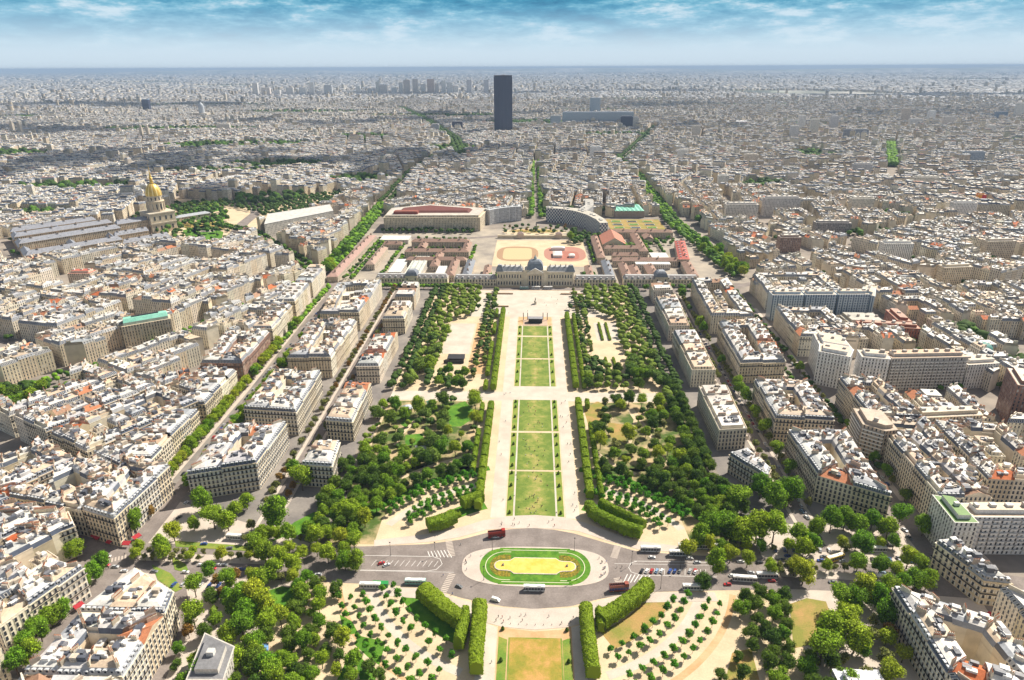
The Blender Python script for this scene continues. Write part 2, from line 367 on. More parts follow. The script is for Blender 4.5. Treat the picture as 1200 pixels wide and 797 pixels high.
# oval island in the roundabout
def stad(c,a,b,r,n=14):   # stadium: half length a, half width b
    o=[];
    for s in (1,-1):
        for i in range(n+1):
            t=R(-90+180*i/n); o.append((c[0]+s*(a-r+ r*math.cos(t)),c[1]+s*(b*math.sin(t))))
    return o
sheet('pavement',[ell((2.5,327.5),43.5,17.5,72,e=.72)],.2,pave,edge=.16)
sheet('lawn',[stad((2.5,327.5),33,15.4,13)],.26,grass)
sheet('lawn',[[(-19,311.6),(24,311.6),(24,343.6),(-19,343.6)]],.272,grass)
stepl=pbr('kerb_pale',(.62,.60,.42),.9)
def outline(poly,w): 
    q=poly+[poly[0],poly[1]]; return ribbon(q,w)
sheet('kerb',outline(stad((2.5,327.5),29.5,12.2,11),.45),.30,stepl)
sheet('kerb',ribbon([(-17,341.5),(22,341.5)],.45)+ribbon([(-17,313.6),(22,313.6)],.45),.31,stepl)
flower=pbr('flower_bed',rough=.9,build=speck((.12,.13,.012),(.36,.24,.02),.9,3.,.6,(.45,.65)))
sheet('flower_bed',[stad((2.5,327.5),27,9.6,9)],.34,flower,kind='structure')
sheet('lawn',[[(-12,314.6),(17,314.6),(17,340.6),(-12,340.6)]],.36,grass)
def basinpoly(k=0):
    h=[(26.5-k,0),(25.6-k,3.2-k*.6),(23-k,5.2-k*.6),(18,5.6-k),(16-k*.3,5.8-k),(13.5-k*.3,8-k),(-13.5+k*.3,8-k)]
    pts=[]
    xs=[(24.5-k,0),(23.8-k,2.6-k*.3),(21.6-k,4.3-k*.6),(16.5,4.6-k),(14.6,5-k),(12.4,7.2-k)]
    r=[(2.5+x,327.3+y) for x,y in xs]
    l=[(2.5-x,327.3+y) for x,y in xs][::-1]
    bt=[(2.5-x,327.3-y) for x,y in xs][1:]; br=[(2.5+x,327.3-y) for x,y in xs][::-1][:-1]
    return r+l+bt+br
bm_=MB(); bo=basinpoly(0); bi=basinpoly(.7)
bo=bo if area2(bo)>0 else bo[::-1]; bi=bi if area2(bi)>0 else bi[::-1]
bm_.prism(bo,.3,.62,stone,tint=(.62,.55,.45),win=False)
rim=bm_.build('fountain_basin_rim',None,(2.5,327.3,0))
bb=empty('ornamental_basin',(2.5,327.3,0),label='long stepped basin with yellow gravel bed inside the oval island',cat='basin')
rim.parent=bb; rim.location=(0,0,0); rim.name='rim'
m2=MB(); m2.prism(bi,.5,.66,yellow,win=False); o=m2.build('bed',bb,(2.5,327.3,0))
for sx_ in (-19,19):
    mb=MB(); mb.box((2.5+sx_,327.3,.66),(1.2,1.2,.5),stone,tint=(.3,.3,.28)); mb.box((2.5+sx_,327.3,1.16),(.5,.5,1.1),stone,tint=(.25,.28,.25)); mb.build('water_jet',bb,(2.5,327.3,0))
# road markings
mk=[]
for sg,cx_ in ((-1,-46),(1,51)):
    for k in range(7):
        x=cx_+sg*(2+k*2.2); mk+=ribbon([(x,334-sg*0),(x+sg*(3.6-k*.25),341-k*.3)],.45) if sg<0 else ribbon([(x,314+k*.5),(x+sg*3.6,322-k*.1)],.45)
for k in range(12): mk+=ribbon([(-95+k*3.4,325.5),(-93.2+k*3.4,330.5)],.22)
mk+=ribbon([(-101,334.5),(-60,334.5),(-55,332.5),(-53,328),(-56,323),(-62,321.5),(-101,321.5)],.3)
mk+=ribbon([(62,333.6),(108,333.6)],.3)+ribbon([(108,321),(64,321.5),(59,324),(58,328),(60,332),(64,333.6)],.3)
for k in range(13): mk+=ribbon([(66+k*3,322),(67.2+k*3,327.5)],.2)
mk+=ribbon([(-101,321),(-45,321)],.2)+ribbon([(50,331),(106,331)],.2)
sheet('road_markings',mk,.085,white)
zb=[]
def zebra(a,b,w,n):
    o=[]
    for i in range(n):
        p=lerp(a,b,(i+.25)/n); q=lerp(a,b,(i+.75)/n); dx,dy=b[0]-a[0],b[1]-a[1]; l=math.hypot(dx,dy); nx,ny=-dy/l*w/2,dx/l*w/2
        o.append([(p[0]-nx,p[1]-ny),(q[0]-nx,q[1]-ny),(q[0]+nx,q[1]+ny),(p[0]+nx,p[1]+ny)])
    return o
for a,b in (((-48,335),(-52,351)),((50,336),(54,348)),((-46,320),(-50,303)),((50,319),(53,304))): zb+=zebra(a,b,4.2,12)
for a,b in (((-212,303),(-195,308)),((-197,286),(-184,291)),((-262,322),(-246,330)),((210,316),(224,332))): zb+=zebra(a,b,4,10)
sheet('road_markings',zb,.089,pave)
# gardens: grass areas in the landscaped parts (ground outlines)
def gpx(pts): return GP(pts)
garden_polys=[[(-126,432),(-46,432),(-46,542),(-126,542)],[(50,432),(128,432),(128,542),(50,542)],[(-128,345),(-98,345),(-98,372),(-82,404),(-46,424),(-46,436),(-128,436)],[(128,345),(100,345),(98,380),(84,404),(50,424),(50,436),(128,436)]]
sheet('garden_ground',garden_polys,.05,pbr('garden_floor',rough=.95,build=speck((.07,.12,.02),(.50,.38,.22),.05,.5,.6,(.42,.62))))
def arcband(c,r0,r1,a0,a1,n=24):
    A=arc(c,r0,a0,a1,n);B=arc(c,r1,a0,a1,n); return [[A[i],B[i],B[i+1],A[i+1]] for i in range(n)]
CU=(2,310); CL=(2,343)
# upper quarters: grass crescents
sheet('lawn',arcband(CU,80,91,113,140)+arcband(CU,80,91,40,67)+arcband(CU,125,131,105,150)+arcband(CU,125,131,30,75),.055,grass)
sheet('path',arcband(CU,106.5,112,112,150)+arcband(CU,106.5,112,30,68),.058,pathm)
# lower quarters
sheet('lawn',arcband(CL,74,86,209,242),.055,grass); sheet('lawn',arcband(CL,74,87,298,331),.055,grassd)
sheet('path',arcband(CL,97.5,102.5,203,249)+arcband(CL,97.5,102.5,291,337),.058,pathm)
sheet('flower_bed',arcband(CL,115.5,119,198,250)+arcband(CL,115.5,119,290,342),.056,earth)
sheet('lawn',[GP(p) for p in [[(290,700),(330,687),(346,690),(345,705),(322,727),(318,742),(283,716),(282,708)],[(420,745),(452,752),(440,797),(395,797)],[(398,720),(412,728),(420,742),(403,745)],[(316,636),(345,612),(368,600),(376,604),(372,624),(330,630)]]],.06,grass)
sheet('path',ribbon(GP([(388,694),(400,745),(432,775),(470,800)]),2.6)+ribbon(GP([(336,752),(330,775),(334,800)]),4)+ribbon(GP([(414,780),(418,797)]),3),.066,sand)
sheet('lawn',[GP(p) for p in [[(925,708),(945,701),(968,705),(975,725),(955,755),(930,760)],[(858,765),(880,760),(890,797),(850,797)]]],.06,grassd)
sheet('lawn',[GP(p) for p in [[(523,478),(545,470),(560,487),(540,500),(527,500)],[(469,497),(478,488),(488,492),(478,503)],[(475,510),(495,508),(498,520),(475,522)]]],.06,grass)
sheet('path',ribbon(GP([(463,522),(470,510),(486,493)]),3)+ribbon(GP([(737,480),(745,492),(742,505),(736,523)]),3.4)+ribbon(GP([(740,478),(756,500),(768,520),(782,545),(800,560)]),3.2)+ribbon(GP([(470,560),(500,548),(560,530),(572,520)]),4)+ribbon(GP([(690,525),(720,545),(745,556)]),4)+ribbon([(-107,562),(-107,880)],4)+ribbon([(112,562),(112,880)],4),.066,sand)
sheet('lawn',[GP(p) for p in [[(684,480),(700,470),(708,475),(706,490),(690,500)],[(712,495),(735,498),(733,520),(715,512)]]],.06,grassd)
sheet('lawn',[GP(p) for p in [[(200,650),(218,662),(222,672),(205,668)],[(178,662),(200,672),(214,690),(206,694),(185,680)],[(205,634),(290,640),(292,646),(206,641)]]],.22,grass2)
sheet('court',[[(-64,600),(-45,600),(-45,742),(-64,742)]],.04,earth)
sheet('court',[[(-95,650),(-66,650),(-66,740),(-95,740)],[(70,690),(96,690),(96,745),(70,745)]],.05,pathm)
# barracks courts behind the school
sheet('pavement',[[(-300,905),(300,905),(300,1235),(-300,1235)]],.035,pbr('court_gravel',rough=.95,build=speck((.27,.24,.21),(.46,.40,.32),.03,.5,.5)))
sheet('sand',[[(-62,985),(84,985),(84,1150),(-62,1150)]],.06,sand)
tr=pbr('track_tan',(.38,.24,.14),.9); pk=pbr('court_pink',(.42,.21,.16),.9); tanf=pbr('field_straw',(.52,.44,.25),.9)
sheet('court',[ell((-25,1060),33,46,40,e=.7)],.09,tr); sheet('court',[ell((-25,1060),23,36,40,e=.35)],.11,tanf)
sheet('court',[ell((50,1060),33,46,40,e=.7)],.09,pk); sheet('court',[ell((52,1050),20,26,40,e=.5)],.11,pbr('court_red',(.38,.15,.11),.9))
sheet('sand',[ell((2,1215),58,26,48)],.06,sand); sheet('lawn',[ell((2,1222),44,14,48)],.08,grassd)
sheet('lawn',[[(140,1235),(242,1235),(242,1325),(140,1325)]],.06,grassd)
sheet('road',ribbon([(-300,1160),(-110,1165),(-60,1180),(0,1170),(60,1180),(150,1190),(260,1180)],12),.08,asphalt)
# distant hills on the horizon
hills=MB(); hr=random.Random(3)
def hill(cx_,cy_,a,b,h,rot=0):
    n=24; rings=[(1,0),(.75,.35),(.45,.8),(.15,1.)]
    P=[[(cx_+a*k*math.cos(6.2832*i/n)*(1+.1*math.sin(3*i)),cy_+b*k*math.sin(6.2832*i/n)*(1+.1*math.sin(3*i)),h*z-.5+ (0.8*z*h*.1*hr.random())) for i in range(n)] for k,z in rings]
    for j in range(3):
        for i in range(n):
            q=(i+1)%n; hills.face([P[j][i],P[j][q],P[j+1][q],P[j+1][i]],gmat)
    hills.face(P[3],gmat)
for a in [(16000,33000,9000,2500,150),(2500,42000,12000,3000,190),(-16000,40000,10000,2500,170),(-33000,36000,8000,2500,150),(30000,42000,9000,3000,210),(-3000,36000,5000,1500,110)]: hill(*a)
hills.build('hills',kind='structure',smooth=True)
# air
hzm=bpy.data.materials.new('haze_air'); hzm.use_nodes=True; t=hzm.node_tree; t.nodes.clear()
pv=nd(t,'ShaderNodeVolumePrincipled'); pv.inputs['Color'].default_value=(.46,.63,.88,1); pv.inputs['Density'].default_value=1/20000.; pv.inputs['Anisotropy'].default_value=.0
mo=nd(t,'ShaderNodeOutputMaterial'); t.links.new(pv.outputs[0],mo.inputs['Volume'])
hb=MB(); hb.box((0,S/2-1500,-1.5),(2*S+4000,S+4000,294.5),hzm); hb.build('haze',kind='stuff')
# ================================================================== apartment buildings
CREAM=[(.72,.61,.44),(.78,.69,.54),(.66,.55,.39),(.72,.66,.54),(.60,.50,.36),(.82,.74,.60)]
CNAME={0:'cream',1:'pale cream',2:'sandy',3:'pale stone',4:'tan',5:'light buff'}
ZIN=[(.67,.64,.60),(.53,.53,.53),(.76,.73,.68),(.40,.42,.45),(.64,.50,.37)]
ZNAME={0:'grey zinc',1:'blue-grey zinc',2:'white zinc',3:'dark zinc',4:'tan terrace'}
ROOFR=(.55,.16,.06)
def jit(c,r,a=.06): k=1+r.uniform(-a,a); return tuple(min(1,x*k*(1+r.uniform(-.02,.02))) for x in c)
winme={}
def window_mesh(kind):
    if kind in winme: return winme[kind]
    mb=MB(); W,Hh=(1.25,2.1) if kind!='dormer' else (0,0)
    # frame standing proud of the wall, glass set behind it, balustrade
    fr=stone; t=(.68,.62,.52)
    mb.box((0,.03,-.1),(W,.06,Hh+.1),glass)
    for sx_ in (-1,1): mb.box((sx_*(W/2+.1),-.02,-.1),(.2,.24,Hh+.3),fr,tint=t)
    mb.box((0,-.05,Hh+.2),(W+.6,.34,.22),fr,tint=t); mb.box((0,-.06,-.28),(W+.5,.36,.18),fr,tint=t)
    if kind=='shutter':
        for sx_ in (-1,1): mb.box((sx_*(W/2+.48),-.0,0),(.55,.12,Hh),fr,tint=(.62,.62,.6))
    mb.box((0,-.16,-.1),(W+.1,.05,.85),iron)
    winme[kind]=mb.mesh('window_'+kind); return winme[kind]
dorme={}
def dormer_mesh(k):
    if k in dorme: return dorme[k]
    mb=MB(); tt=[(.16,.18,.22),(.60,.60,.60),(.5,.46,.38)][k]
    mb.box((0,.9,0),(1.7,2.0,2.1),stone,tint=tt); mb.box((0,-.13,.35),(1.0,.06,1.45),glass)
    mb.box((0,.8,2.1),(2.1,2.4,.22),zinc,tint=(.6,.62,.65)); mb.box((0,.8,2.32),(1.4,2.2,.18),zinc,tint=(.62,.64,.66))
    dorme[k]=mb.mesh('dormer'); return dorme[k]
def house(quad,H,flags,st,r,lvl,mbs=None,parent=None,loc=None,wing=None,zb=0.):
    """quad ccw; flags: s street, p party, c court; lvl 0 near (all parts), 1 middle, 2 merged into mbs"""
    ct=jit(CREAM[st['c']],r); zt=jit(ZIN[st['z']],r,.1); sl=st['slate']; kind=st['kind']
    W=MB() if lvl<2 else mbs; Rf=MB() if lvl<2 else mbs
    n=len(quad)
    win=[(fl!='p') and lvl>0 for fl in flags]
    W.prism(quad,zb,H,facade,top=zinc,tint=ct,win=win,bottom=False,u0=r.randint(0,40)*2.75)
    if kind=='mansard':
        h1=st.get('h1',3.0); ds=[{'s':1.5,'c':.7,'p':0}[f_] for f_ in flags]; p1=offset(quad,ds)
        if any(math.hypot(a_[0]-b_[0],a_[1]-b_[1])>5 for a_,b_ in zip(p1,quad)): p1=[lerp(a_,cen(quad),.08) for a_ in quad]
        out=offset(quad,[{'s':-.55,'c':-.1,'p':0}[f_] for f_ in flags])
        if lvl<2:
            W.prism(out,H-.45,H+.12,stone,tint=tuple(x*1.05 for x in ct),win=False)
            W.prism(offset(quad,[{'s':-.7,'c':0,'p':0}[f_] for f_ in flags]),H-3.9,H-3.65,stone,tint=ct,win=False)
            W.prism(offset(quad,[{'s':-.6,'c':0,'p':0}[f_] for f_ in flags]),7.2,7.45,stone,tint=ct,win=False)
            for z in (H-3.65,7.45):   # railings of the running balconies
                q=offset(quad,[{'s':-.6,'c':0,'p':0}[f_] for f_ in flags])
                for i in range(n):
                    if flags[i]=='s':
                        a,b=q[i],q[(i+1)%n]; W.face([(a[0],a[1],z),(b[0],b[1],z),(b[0],b[1],z+.75),(a[0],a[1],z+.75)],iron)
        for i in range(n):
            if flags[i]=='p':
                j=(i+1)%n; Rf.band([quad[i],quad[j]],[p1[i],p1[j]],H,H+h1,stone,ct,skip=(1,))
                a,b=quad[i],quad[j]
        z0=H+.12 if lvl<2 else H
        for i in range(n):
            j=(i+1)%n; a,b,c,d=quad[i],quad[j],p1[j],p1[i]; L=math.hypot(b[0]-a[0],b[1]-a[1])
            if flags[i]!='p' or math.hypot(a[0]-d[0],a[1]-d[1])>.05 :
                uv=[(0,0),(L,0),(L,h1),(0,h1)] if (lvl>0 and flags[i]!='p') else None
                Rf.face([(a[0],a[1],z0),(b[0],b[1],z0),(c[0],c[1],H+h1),(d[0],d[1],H+h1)],slate if flags[i]!='p' else stone,uv,sl if flags[i]!='p' else ct)
        z1=H+h1
        if lvl<2:
            p2=offset(p1,[{'s':2.6,'c':2.2,'p':.02}[f_] for f_ in flags])
            ok=area2(p2)>8 and all(inside(p_,p1) or flags[i_]=='p' or flags[i_-1]=='p' for i_,p_ in enumerate(p2)) and area2(p2)<area2(p1) and all(math.hypot(p_[0]-o_[0],p_[1]-o_[1])<6.5 for p_,o_ in zip(p2,p1))
            # near the eaves of the upper slope a small overhang
            if ok: Rf.band(p1,p2,z1,z1+1.0,zinc,zt); Rf.face([(p[0],p[1],z1+1.0) for p in p2],zinc,None,tuple(x*.96 for x in zt)); zt_=z1+1.0
            else: Rf.face([(p[0],p[1],z1+.02) for p in p1],zinc,None,zt); zt_=z1
        else:
            Rf.face([(p[0],p[1],z1) for p in p1],zinc,None,zt); zt_=z1
    elif kind=='tile':
        # gable across the short way
        p=quad; L0=math.hypot(p[1][0]-p[0][0],p[1][1]-p[0][1]); L1=math.hypot(p[2][0]-p[1][0],p[2][1]-p[1][1])
        if L0<L1: p=p[1:]+p[:1]
        m0=lerp(p[3],p[0],.5); m1=lerp(p[1],p[2],.5); rh=3.; tt=st['roofc']
        Rf.face([(*p[0],H),(*p[1],H),(*m1,H+rh),(*m0,H+rh)],tile,None,tt); Rf.face([(*p[2],H),(*p[3],H),(*m0,H+rh),(*m1,H+rh)],tile,None,tt)
        Rf.face([(*p[1],H),(*p[2],H),(*m1,H+rh)],stone,None,ct); Rf.face([(*p[3],H),(*p[0],H),(*m0,H+rh)],stone,None,ct); p1=quad; zt_=H+rh*.5
    else:  # flat terrace with parapet and set-back top floor
        tt=jit(st.get('roofc',(.62,.50,.38)),r)
        q=offset(quad,[.35]*n)
        if area2(q)>0:
            W.band(quad,quad,H,H+.9,facade if False else stone,ct); W.band(q,quad,H+.9,H+.9,stone,ct)
            for i in range(n):
                j=(i+1)%n; W.face([(*q[j],H),(*q[i],H),(*q[i],H+.9),(*q[j],H+.9)],stone,None,ct)
        p1=quad; zt_=H+.1
        Rf.face([(p_[0],p_[1],H+.06) for p_ in (q if area2(q)>0 else quad)],zinc,None,tt)
        if st.get('set',1) and area2(quad)>160:
            q2=offset(quad,[{'s':2.4,'c':2.,'p':.4}[f_] for f_ in flags])
            if area2(q2)>60: Rf.prism(q2,H+.06,H+2.9,facade,top=zinc,tint=ct,ttint=jit(tt,r),win=True if lvl else False,bottom=False); p1=q2; zt_=H+2.9
    # roof clutter: skylights, lift heads
    cx_=sum(p[0] for p in p1)/len(p1); cy_=sum(p[1] for p in p1)/len(p1)
    ang=math.atan2(quad[1][1]-quad[0][1],quad[1][0]-quad[0][0]); dx=math.hypot(quad[1][0]-quad[0][0],quad[1][1]-quad[0][1])
    nclut=(r.randint(7,12) if lvl==0 else r.randint(4,8) if lvl==1 else r.randint(1,4))
    for k in range(nclut):
        a=lerp(p1[0],p1[1],r.uniform(.15,.85)); b=lerp(p1[3%n],p1[2],r.uniform(.15,.85)); q=lerp(a,b,r.uniform(.25,.75))
        tt=r.choice([(.72,.72,.72),(.14,.15,.18),(.20,.20,.22),(.60,.52,.42),(.80,.79,.76),(.10,.11,.14)])
        s_=(r.uniform(.8,2.6),r.uniform(.6,1.7),r.uniform(.5,1.8)) if r.random()<.75 else (r.uniform(2.4,4.5),r.uniform(1.6,3),r.uniform(1.2,2.6))
        Rf.box((q[0],q[1],zt_-.5),(s_[0],s_[1],s_[2]+.5),zinc,rz=ang,tint=tt)
    if lvl<2:
        W.build('wall',parent,loc); Rf.build('roof',parent,loc)
    # chimney walls on the party walls
    for i in range(n):
        if flags[i]!='p': continue
        j=(i+1)%n; a,b=quad[i],quad[j]; L=math.hypot(b[0]-a[0],b[1]-a[1])
        if L<6: continue
        segs=[(.12,.42),(.58,.88)] if L>9 else [(.2,.75)]
        for s0,s1 in segs:
            if r.random()<.12 or (lvl==2 and r.random()<.2): continue
            p=lerp(a,b,(s0+s1)/2); top=zt_+r.uniform(1.3,2.6); an=math.atan2(b[1]-a[1],b[0]-a[0])
            # keep inside own lot
            nx,ny=-(b[1]-a[1])/L*.4,(b[0]-a[0])/L*.4; p=(p[0]+nx,p[1]+ny)
            M_=MB() if lvl<2 else mbs; LL=L*(s1-s0)*r.uniform(.6,1.)
            M_.box((p[0],p[1],H-.5),(LL,.62,top-H+.5),stone,rz=an,tint=jit(r.choice([(.62,.55,.44),(.70,.64,.54),(.50,.42,.33)]),r))
            if lvl<2:
                npot=max(2,int(LL/.7)) if lvl==0 else 2
                for k in range(npot):
                    q=(p[0]+math.cos(an)*LL*((k+.5)/npot-.5),p[1]+math.sin(an)*LL*((k+.5)/npot-.5))
                    w_=.3 if lvl==0 else LL*.32
                    M_.box((q[0],q[1],top),(w_,.3,.6),terra,rz=an)
                M_.build('chimney_stack',parent,loc)
    if lvl==0:
        nw=0; fl=max(3,int((H-1.2)//3.15))
        for i in range(n):
            if flags[i]=='p': continue
            j=(i+1)%n; a,b=quad[i],quad[j]; L=math.hypot(b[0]-a[0],b[1]-a[1]); nx,ny=(b[1]-a[1])/L,-(b[0]-a[0])/L
            mx,my=(a[0]+b[0])/2,(a[1]+b[1])/2
            if flags[i]=='c' or nx*(-mx)+ny*(-my)<-.12*math.hypot(mx,my): continue
            cols=max(1,int((L-.8)//2.6)); an=math.atan2(b[1]-a[1],b[0]-a[0]); wm=window_mesh(st['win'])
            for c_ in range(cols):
                t=(c_+.5)/cols; q=lerp(a,b,t)
                for f_ in range(fl):
                    if nw>=100: break
                    z=.9+f_*(H-.6)/fl; inst('window',wm,parent,(q[0]-loc[0]+nx*.06,q[1]-loc[1]+ny*.06,z),an); nw+=1
            if kind=='mansard':
                for c_ in range(cols):
                    q=lerp(a,b,(c_+.5)/cols); inst('dormer',dormer_mesh(st['dorm']),parent,(q[0]-loc[0]-nx*.55,q[1]-loc[1]-ny*.55,H+.25),an)
    if wing and lvl<2:
        q,h=wing; m_=MB(); m_.prism(ccw(q),0,h,facade,top=zinc,tint=jit((.62,.55,.45),r),ttint=jit(ZIN[r.choice([0,1,2,4])],r),win=True,bottom=False)
        c=(sum(p[0] for p in q)/4,sum(p[1] for p in q)/4); m_.box((c[0],c[1],h),(1.6,1.2,1.1),zinc,tint=(.5,.5,.5))
        m_.build('rear_wing',parent,loc)
    elif wing:
        q,h=wing; mbs.prism(ccw(q),0,h,facade,top=zinc,tint=jit((.62,.55,.45),r),ttint=jit(ZIN[r.choice([0,1,2,4])],r),win=True,bottom=False)
SL=[(.10,.12,.17),(.13,.15,.19),(.30,.32,.36),(.50,.50,.50),(.17,.17,.18)]
def style(r,area='l',pm=None):
    k=r.random(); pm=.8 if pm is None else pm
    c=r.choices(range(6),[4,4,2,3,1.5,3])[0]
    if k<pm: return dict(kind='mansard',c=c,z=r.choices(range(5),[4,2.6,3.4,1.4,2.4])[0],slate=r.choices(SL,[3,3,2,2,1])[0],win=r.choice(['plain','shutter']),dorm=r.choices([0,1,2],[2,3,1])[0])
    if k<pm+.07: return dict(kind='tile',c=c,z=0,slate=SL[0],roofc=r.choice([ROOFR,(.5,.2,.1),(.40,.24,.16)]),win='plain',dorm=0)
    return dict(kind='flat',c=r.choice([1,3,5]),z=4,slate=SL[0],roofc=r.choice([(.66,.52,.38),(.60,.56,.50),(.72,.70,.66),(.55,.40,.28)]),win='plain',dorm=0)
LOTS=[]   # (quad, H, flags, style, wing, block name, side, number)
def block(name,P,H=20,dep=13.5,lot=17,sides=('near','right','far','left'),r=rng,pm=None,wings=True,hv=1.2,full=None,maxw=27,st=None):
    """P = 4 corners: near-left, near-right, far-right, far-left (ccw). Perimeter houses with rear wings round courts."""
    P=ccw(P)
    e=[math.hypot(P[(i+1)%4][0]-P[i][0],P[(i+1)%4][1]-P[i][1]) for i in range(4)]
    wid=min((e[0]+e[2])/2,(e[1]+e[3])/2)
    SD=sides
    if maxw<wid<47: dep=max(dep,wid/2-5.2)
    def put(q,flags,side,k,wing=None):
        h=H+r.uniform(-hv,hv); s=dict(st) if st else style(r,pm=pm)
        if s['kind']=='flat' and not st and hv>2 and r.random()<.45: h+=r.uniform(3,13)
        LOTS.append(dict(q=q,H=h,fl=flags,st=s,wing=wing,b=name,side=side,k=k))
    if wid<maxw:   # one row of through houses
        if (e[1]+e[3])>(e[0]+e[2]): A,B,C,D=P[0],P[3],P[2],P[1]; rev=True   # along the depth
        else: A,B,C,D=P[0],P[1],P[2],P[3]; rev=False
        L=(math.hypot(B[0]-A[0],B[1]-A[1])+math.hypot(C[0]-D[0],C[1]-D[1]))/2; n=max(1,round(L/lot))
        for k in range(n):
            a,b=lerp(A,B,k/n),lerp(A,B,(k+1)/n); d,c=lerp(D,C,k/n),lerp(D,C,(k+1)/n)
            q=[a,b,c,d]; fl=['s','p' if k<n-1 else 's','s','p' if k>0 else 's']
            if rev: q=[a,d,c,b]; fl=[fl[3],fl[2],fl[1],fl[0]]
            put(q,fl,'',k+1)
        return
    I=offset(P,[dep]*4); n00=len(LOTS)
    for i in range(4):
        j=(i+1)%4; a,b=P[i],P[j]; c,d=I[j],I[i]; n=max(1,round((e[i]-dep*.6)/lot)); 
        il=math.hypot(c[0]-d[0],c[1]-d[1])
        for k in range(n):
            t0,t1=k/n,(k+1)/n
            # outer split proportional, inner split clamps to the mitres
            q=[lerp(a,b,t0),lerp(a,b,t1),lerp(d,c,t1),lerp(d,c,t0)]
            wing=None
            opp=I[(i+2)%4],I[(i+3)%4]
            depth=math.hypot(I[(i+3)%4][0]-d[0],I[(i+3)%4][1]-d[1])
            if wings and il>16 and depth>9 and r.random()<.94 and (i in (1,3) if e[1]+e[3]>e[0]+e[2] else i in (0,2)):
                w0=t0+(t1-t0)*r.choice([0,.35]); w1=w0+(t1-t0)*r.uniform(.55,.65) if r.random()<.6 else t1; g=min(.5,r.uniform(8,14)/depth)-.004
                d2,c2=lerp(d,I[(i+3)%4],g),lerp(c,I[(i+2)%4],g)
                wing=([lerp(d,c,w0),lerp(d,c,w1),lerp(d2,c2,w1),lerp(d2,c2,w0)],H-r.uniform(1.5,7))
            put(q,['s','p','c','p'],SD[i],k+1 if i!=3 else n-k,wing)
    # middle building in deep blocks
    if min(e)>44:
        J=offset(I,[4.5]*4)
        for L_ in LOTS[n00:]: L_['wing']=None
        if area2(J)>150:
            nn=max(1,round(math.hypot(J[1][0]-J[0][0],J[1][1]-J[0][1])/13)); mm=max(1,round(math.hypot(J[3][0]-J[0][0],J[3][1]-J[0][1])/14))
            for x in range(nn):
                for y in range(mm):
                    if r.random()<.18: continue
                    def bl(u,v): return lerp(lerp(J[0],J[1],u),lerp(J[3],J[2],u),v)
                    x0=x/nn+.06/nn; y0=y/mm+.06/mm; x1=(x+r.uniform(.72,1.))/nn; y1=(y+r.uniform(.72,1.))/mm
                    LOTS.append(dict(q=[bl(x0,y0),bl(x1,y0),bl(x1,y1),bl(x0,y1)],H=H-r.uniform(0,6),fl=['c']*4,st=style(r,pm=.55),wing=None,b=name,side='courtyard',k=x*mm+y+1))
# ---- hand-placed blocks along the park (ground coordinates in metres)
SDL=('near end','park side','far end','avenue side'); SDR=('near end','avenue side','far end','park side')
block('first long left block',[(-233,388),(-191,402),(-190,461),(-234,456)],21,13.5,15,SDL,pm=.95)
block('second long left block',[(-232,483),(-188,478),(-190,553),(-233,556)],21,13.5,15,SDL,pm=.9)
block('third long left block',[(-232,587),(-191,588),(-190,686),(-238,690)],21,13.5,15,SDL,pm=.95)
block('fourth long left block',[(-238,713),(-194,713),(-195,838),(-249,823)],21,13.5,16,SDL,pm=.95)
block('first long right block',[(192,398),(229,374),(236,457),(192,456)],21,13.5,15,SDR,pm=.9)
block('second long right block',[(190,478),(233,473),(239,543),(194,547)],21,13.5,15,SDR,pm=.95)
block('third long right block',[(192,584),(235,589),(245,700),(198,688)],21,13.5,15,SDR,pm=.95)
block('fourth long right block',[(196,712),(244,716),(250,852),(203,846)],21,13.5,16,SDR,pm=.95)
for nm,P in (('first left park villa',[(-161,407),(-139,405),(-142,437),(-161,436)]),('second left park villa',[(-163,473),(-141,470),(-142,541),(-163,543)]),
    ('third left park villa',[(-164,576),(-143,577),(-142,666),(-164,660)]),('fourth left park villa',[(-166,704),(-142,705),(-143,763),(-166,762)]),('fifth left park villa',[(-168,786),(-145,786),(-146,838),(-168,838)]),
    ('second right park villa',[(143,463),(165,466),(169,540),(144,538)]),('third right park villa',[(146,575),(168,576),(171,674),(147,672)]),
    ('fourth right park villa',[(146,690),(168,690),(174,795),(147,785)]),('fifth right park villa',[(150,815),(174,818),(176,850),(150,848)])):
    block(nm,P,17.5,11,18,('','','',''),pm=.55,hv=.8)
block('first right park villa',[(143,432),(160,402),(166,412),(158,440)],15,11,16,pm=.6)
# bottom left
block('lower left corner block',[(-229,224),(-184,224),(-184,261),(-227,261)],21,12.5,13,('near end','park side','far end','rear'),pm=.8)
block('lower left crossroads row',[(-227,262),(-184,262),(-187,277),(-216,294)],21,12.5,14,pm=.9)
block('lowest left block',[(-231,180),(-184,180),(-184,223.4),(-229,223.4)],20,12.5,14,('near end','park side','far end','rear'),pm=.7)
block('lower left rear block',[(-292,262),(-262,252),(-247,296),(-270,303)],20,12,14,('near end','boulevard side','crossroads end','rear'),pm=.8)
block('lower left tail block',[(-300,205),(-258,205),(-252,240),(-292,250)],18,12,14,('near end','boulevard side','far end','rear'),pm=.5)
block('far left roadside block',[(-330,318),(-288,317),(-274,331),(-287,345)],20,12,13,('roadside','right end','rear','left end'),pm=.85)
block('outer left roadside block',[(-400,335),(-333,319),(-290,347),(-400,372)],19,12,14,('roadside','right end','rear','left end'),pm=.6)
block('left corner cafe block',[(-279,347),(-254,338),(-249,396),(-285,404)],22,12,14,('crossroads end','avenue side','far end','rear'),pm=.97)
block('left lane block',[(-352,366),(-281,348),(-287,404),(-352,410)],19,12,14,('lane side','right end','rear','left end'),pm=.7)
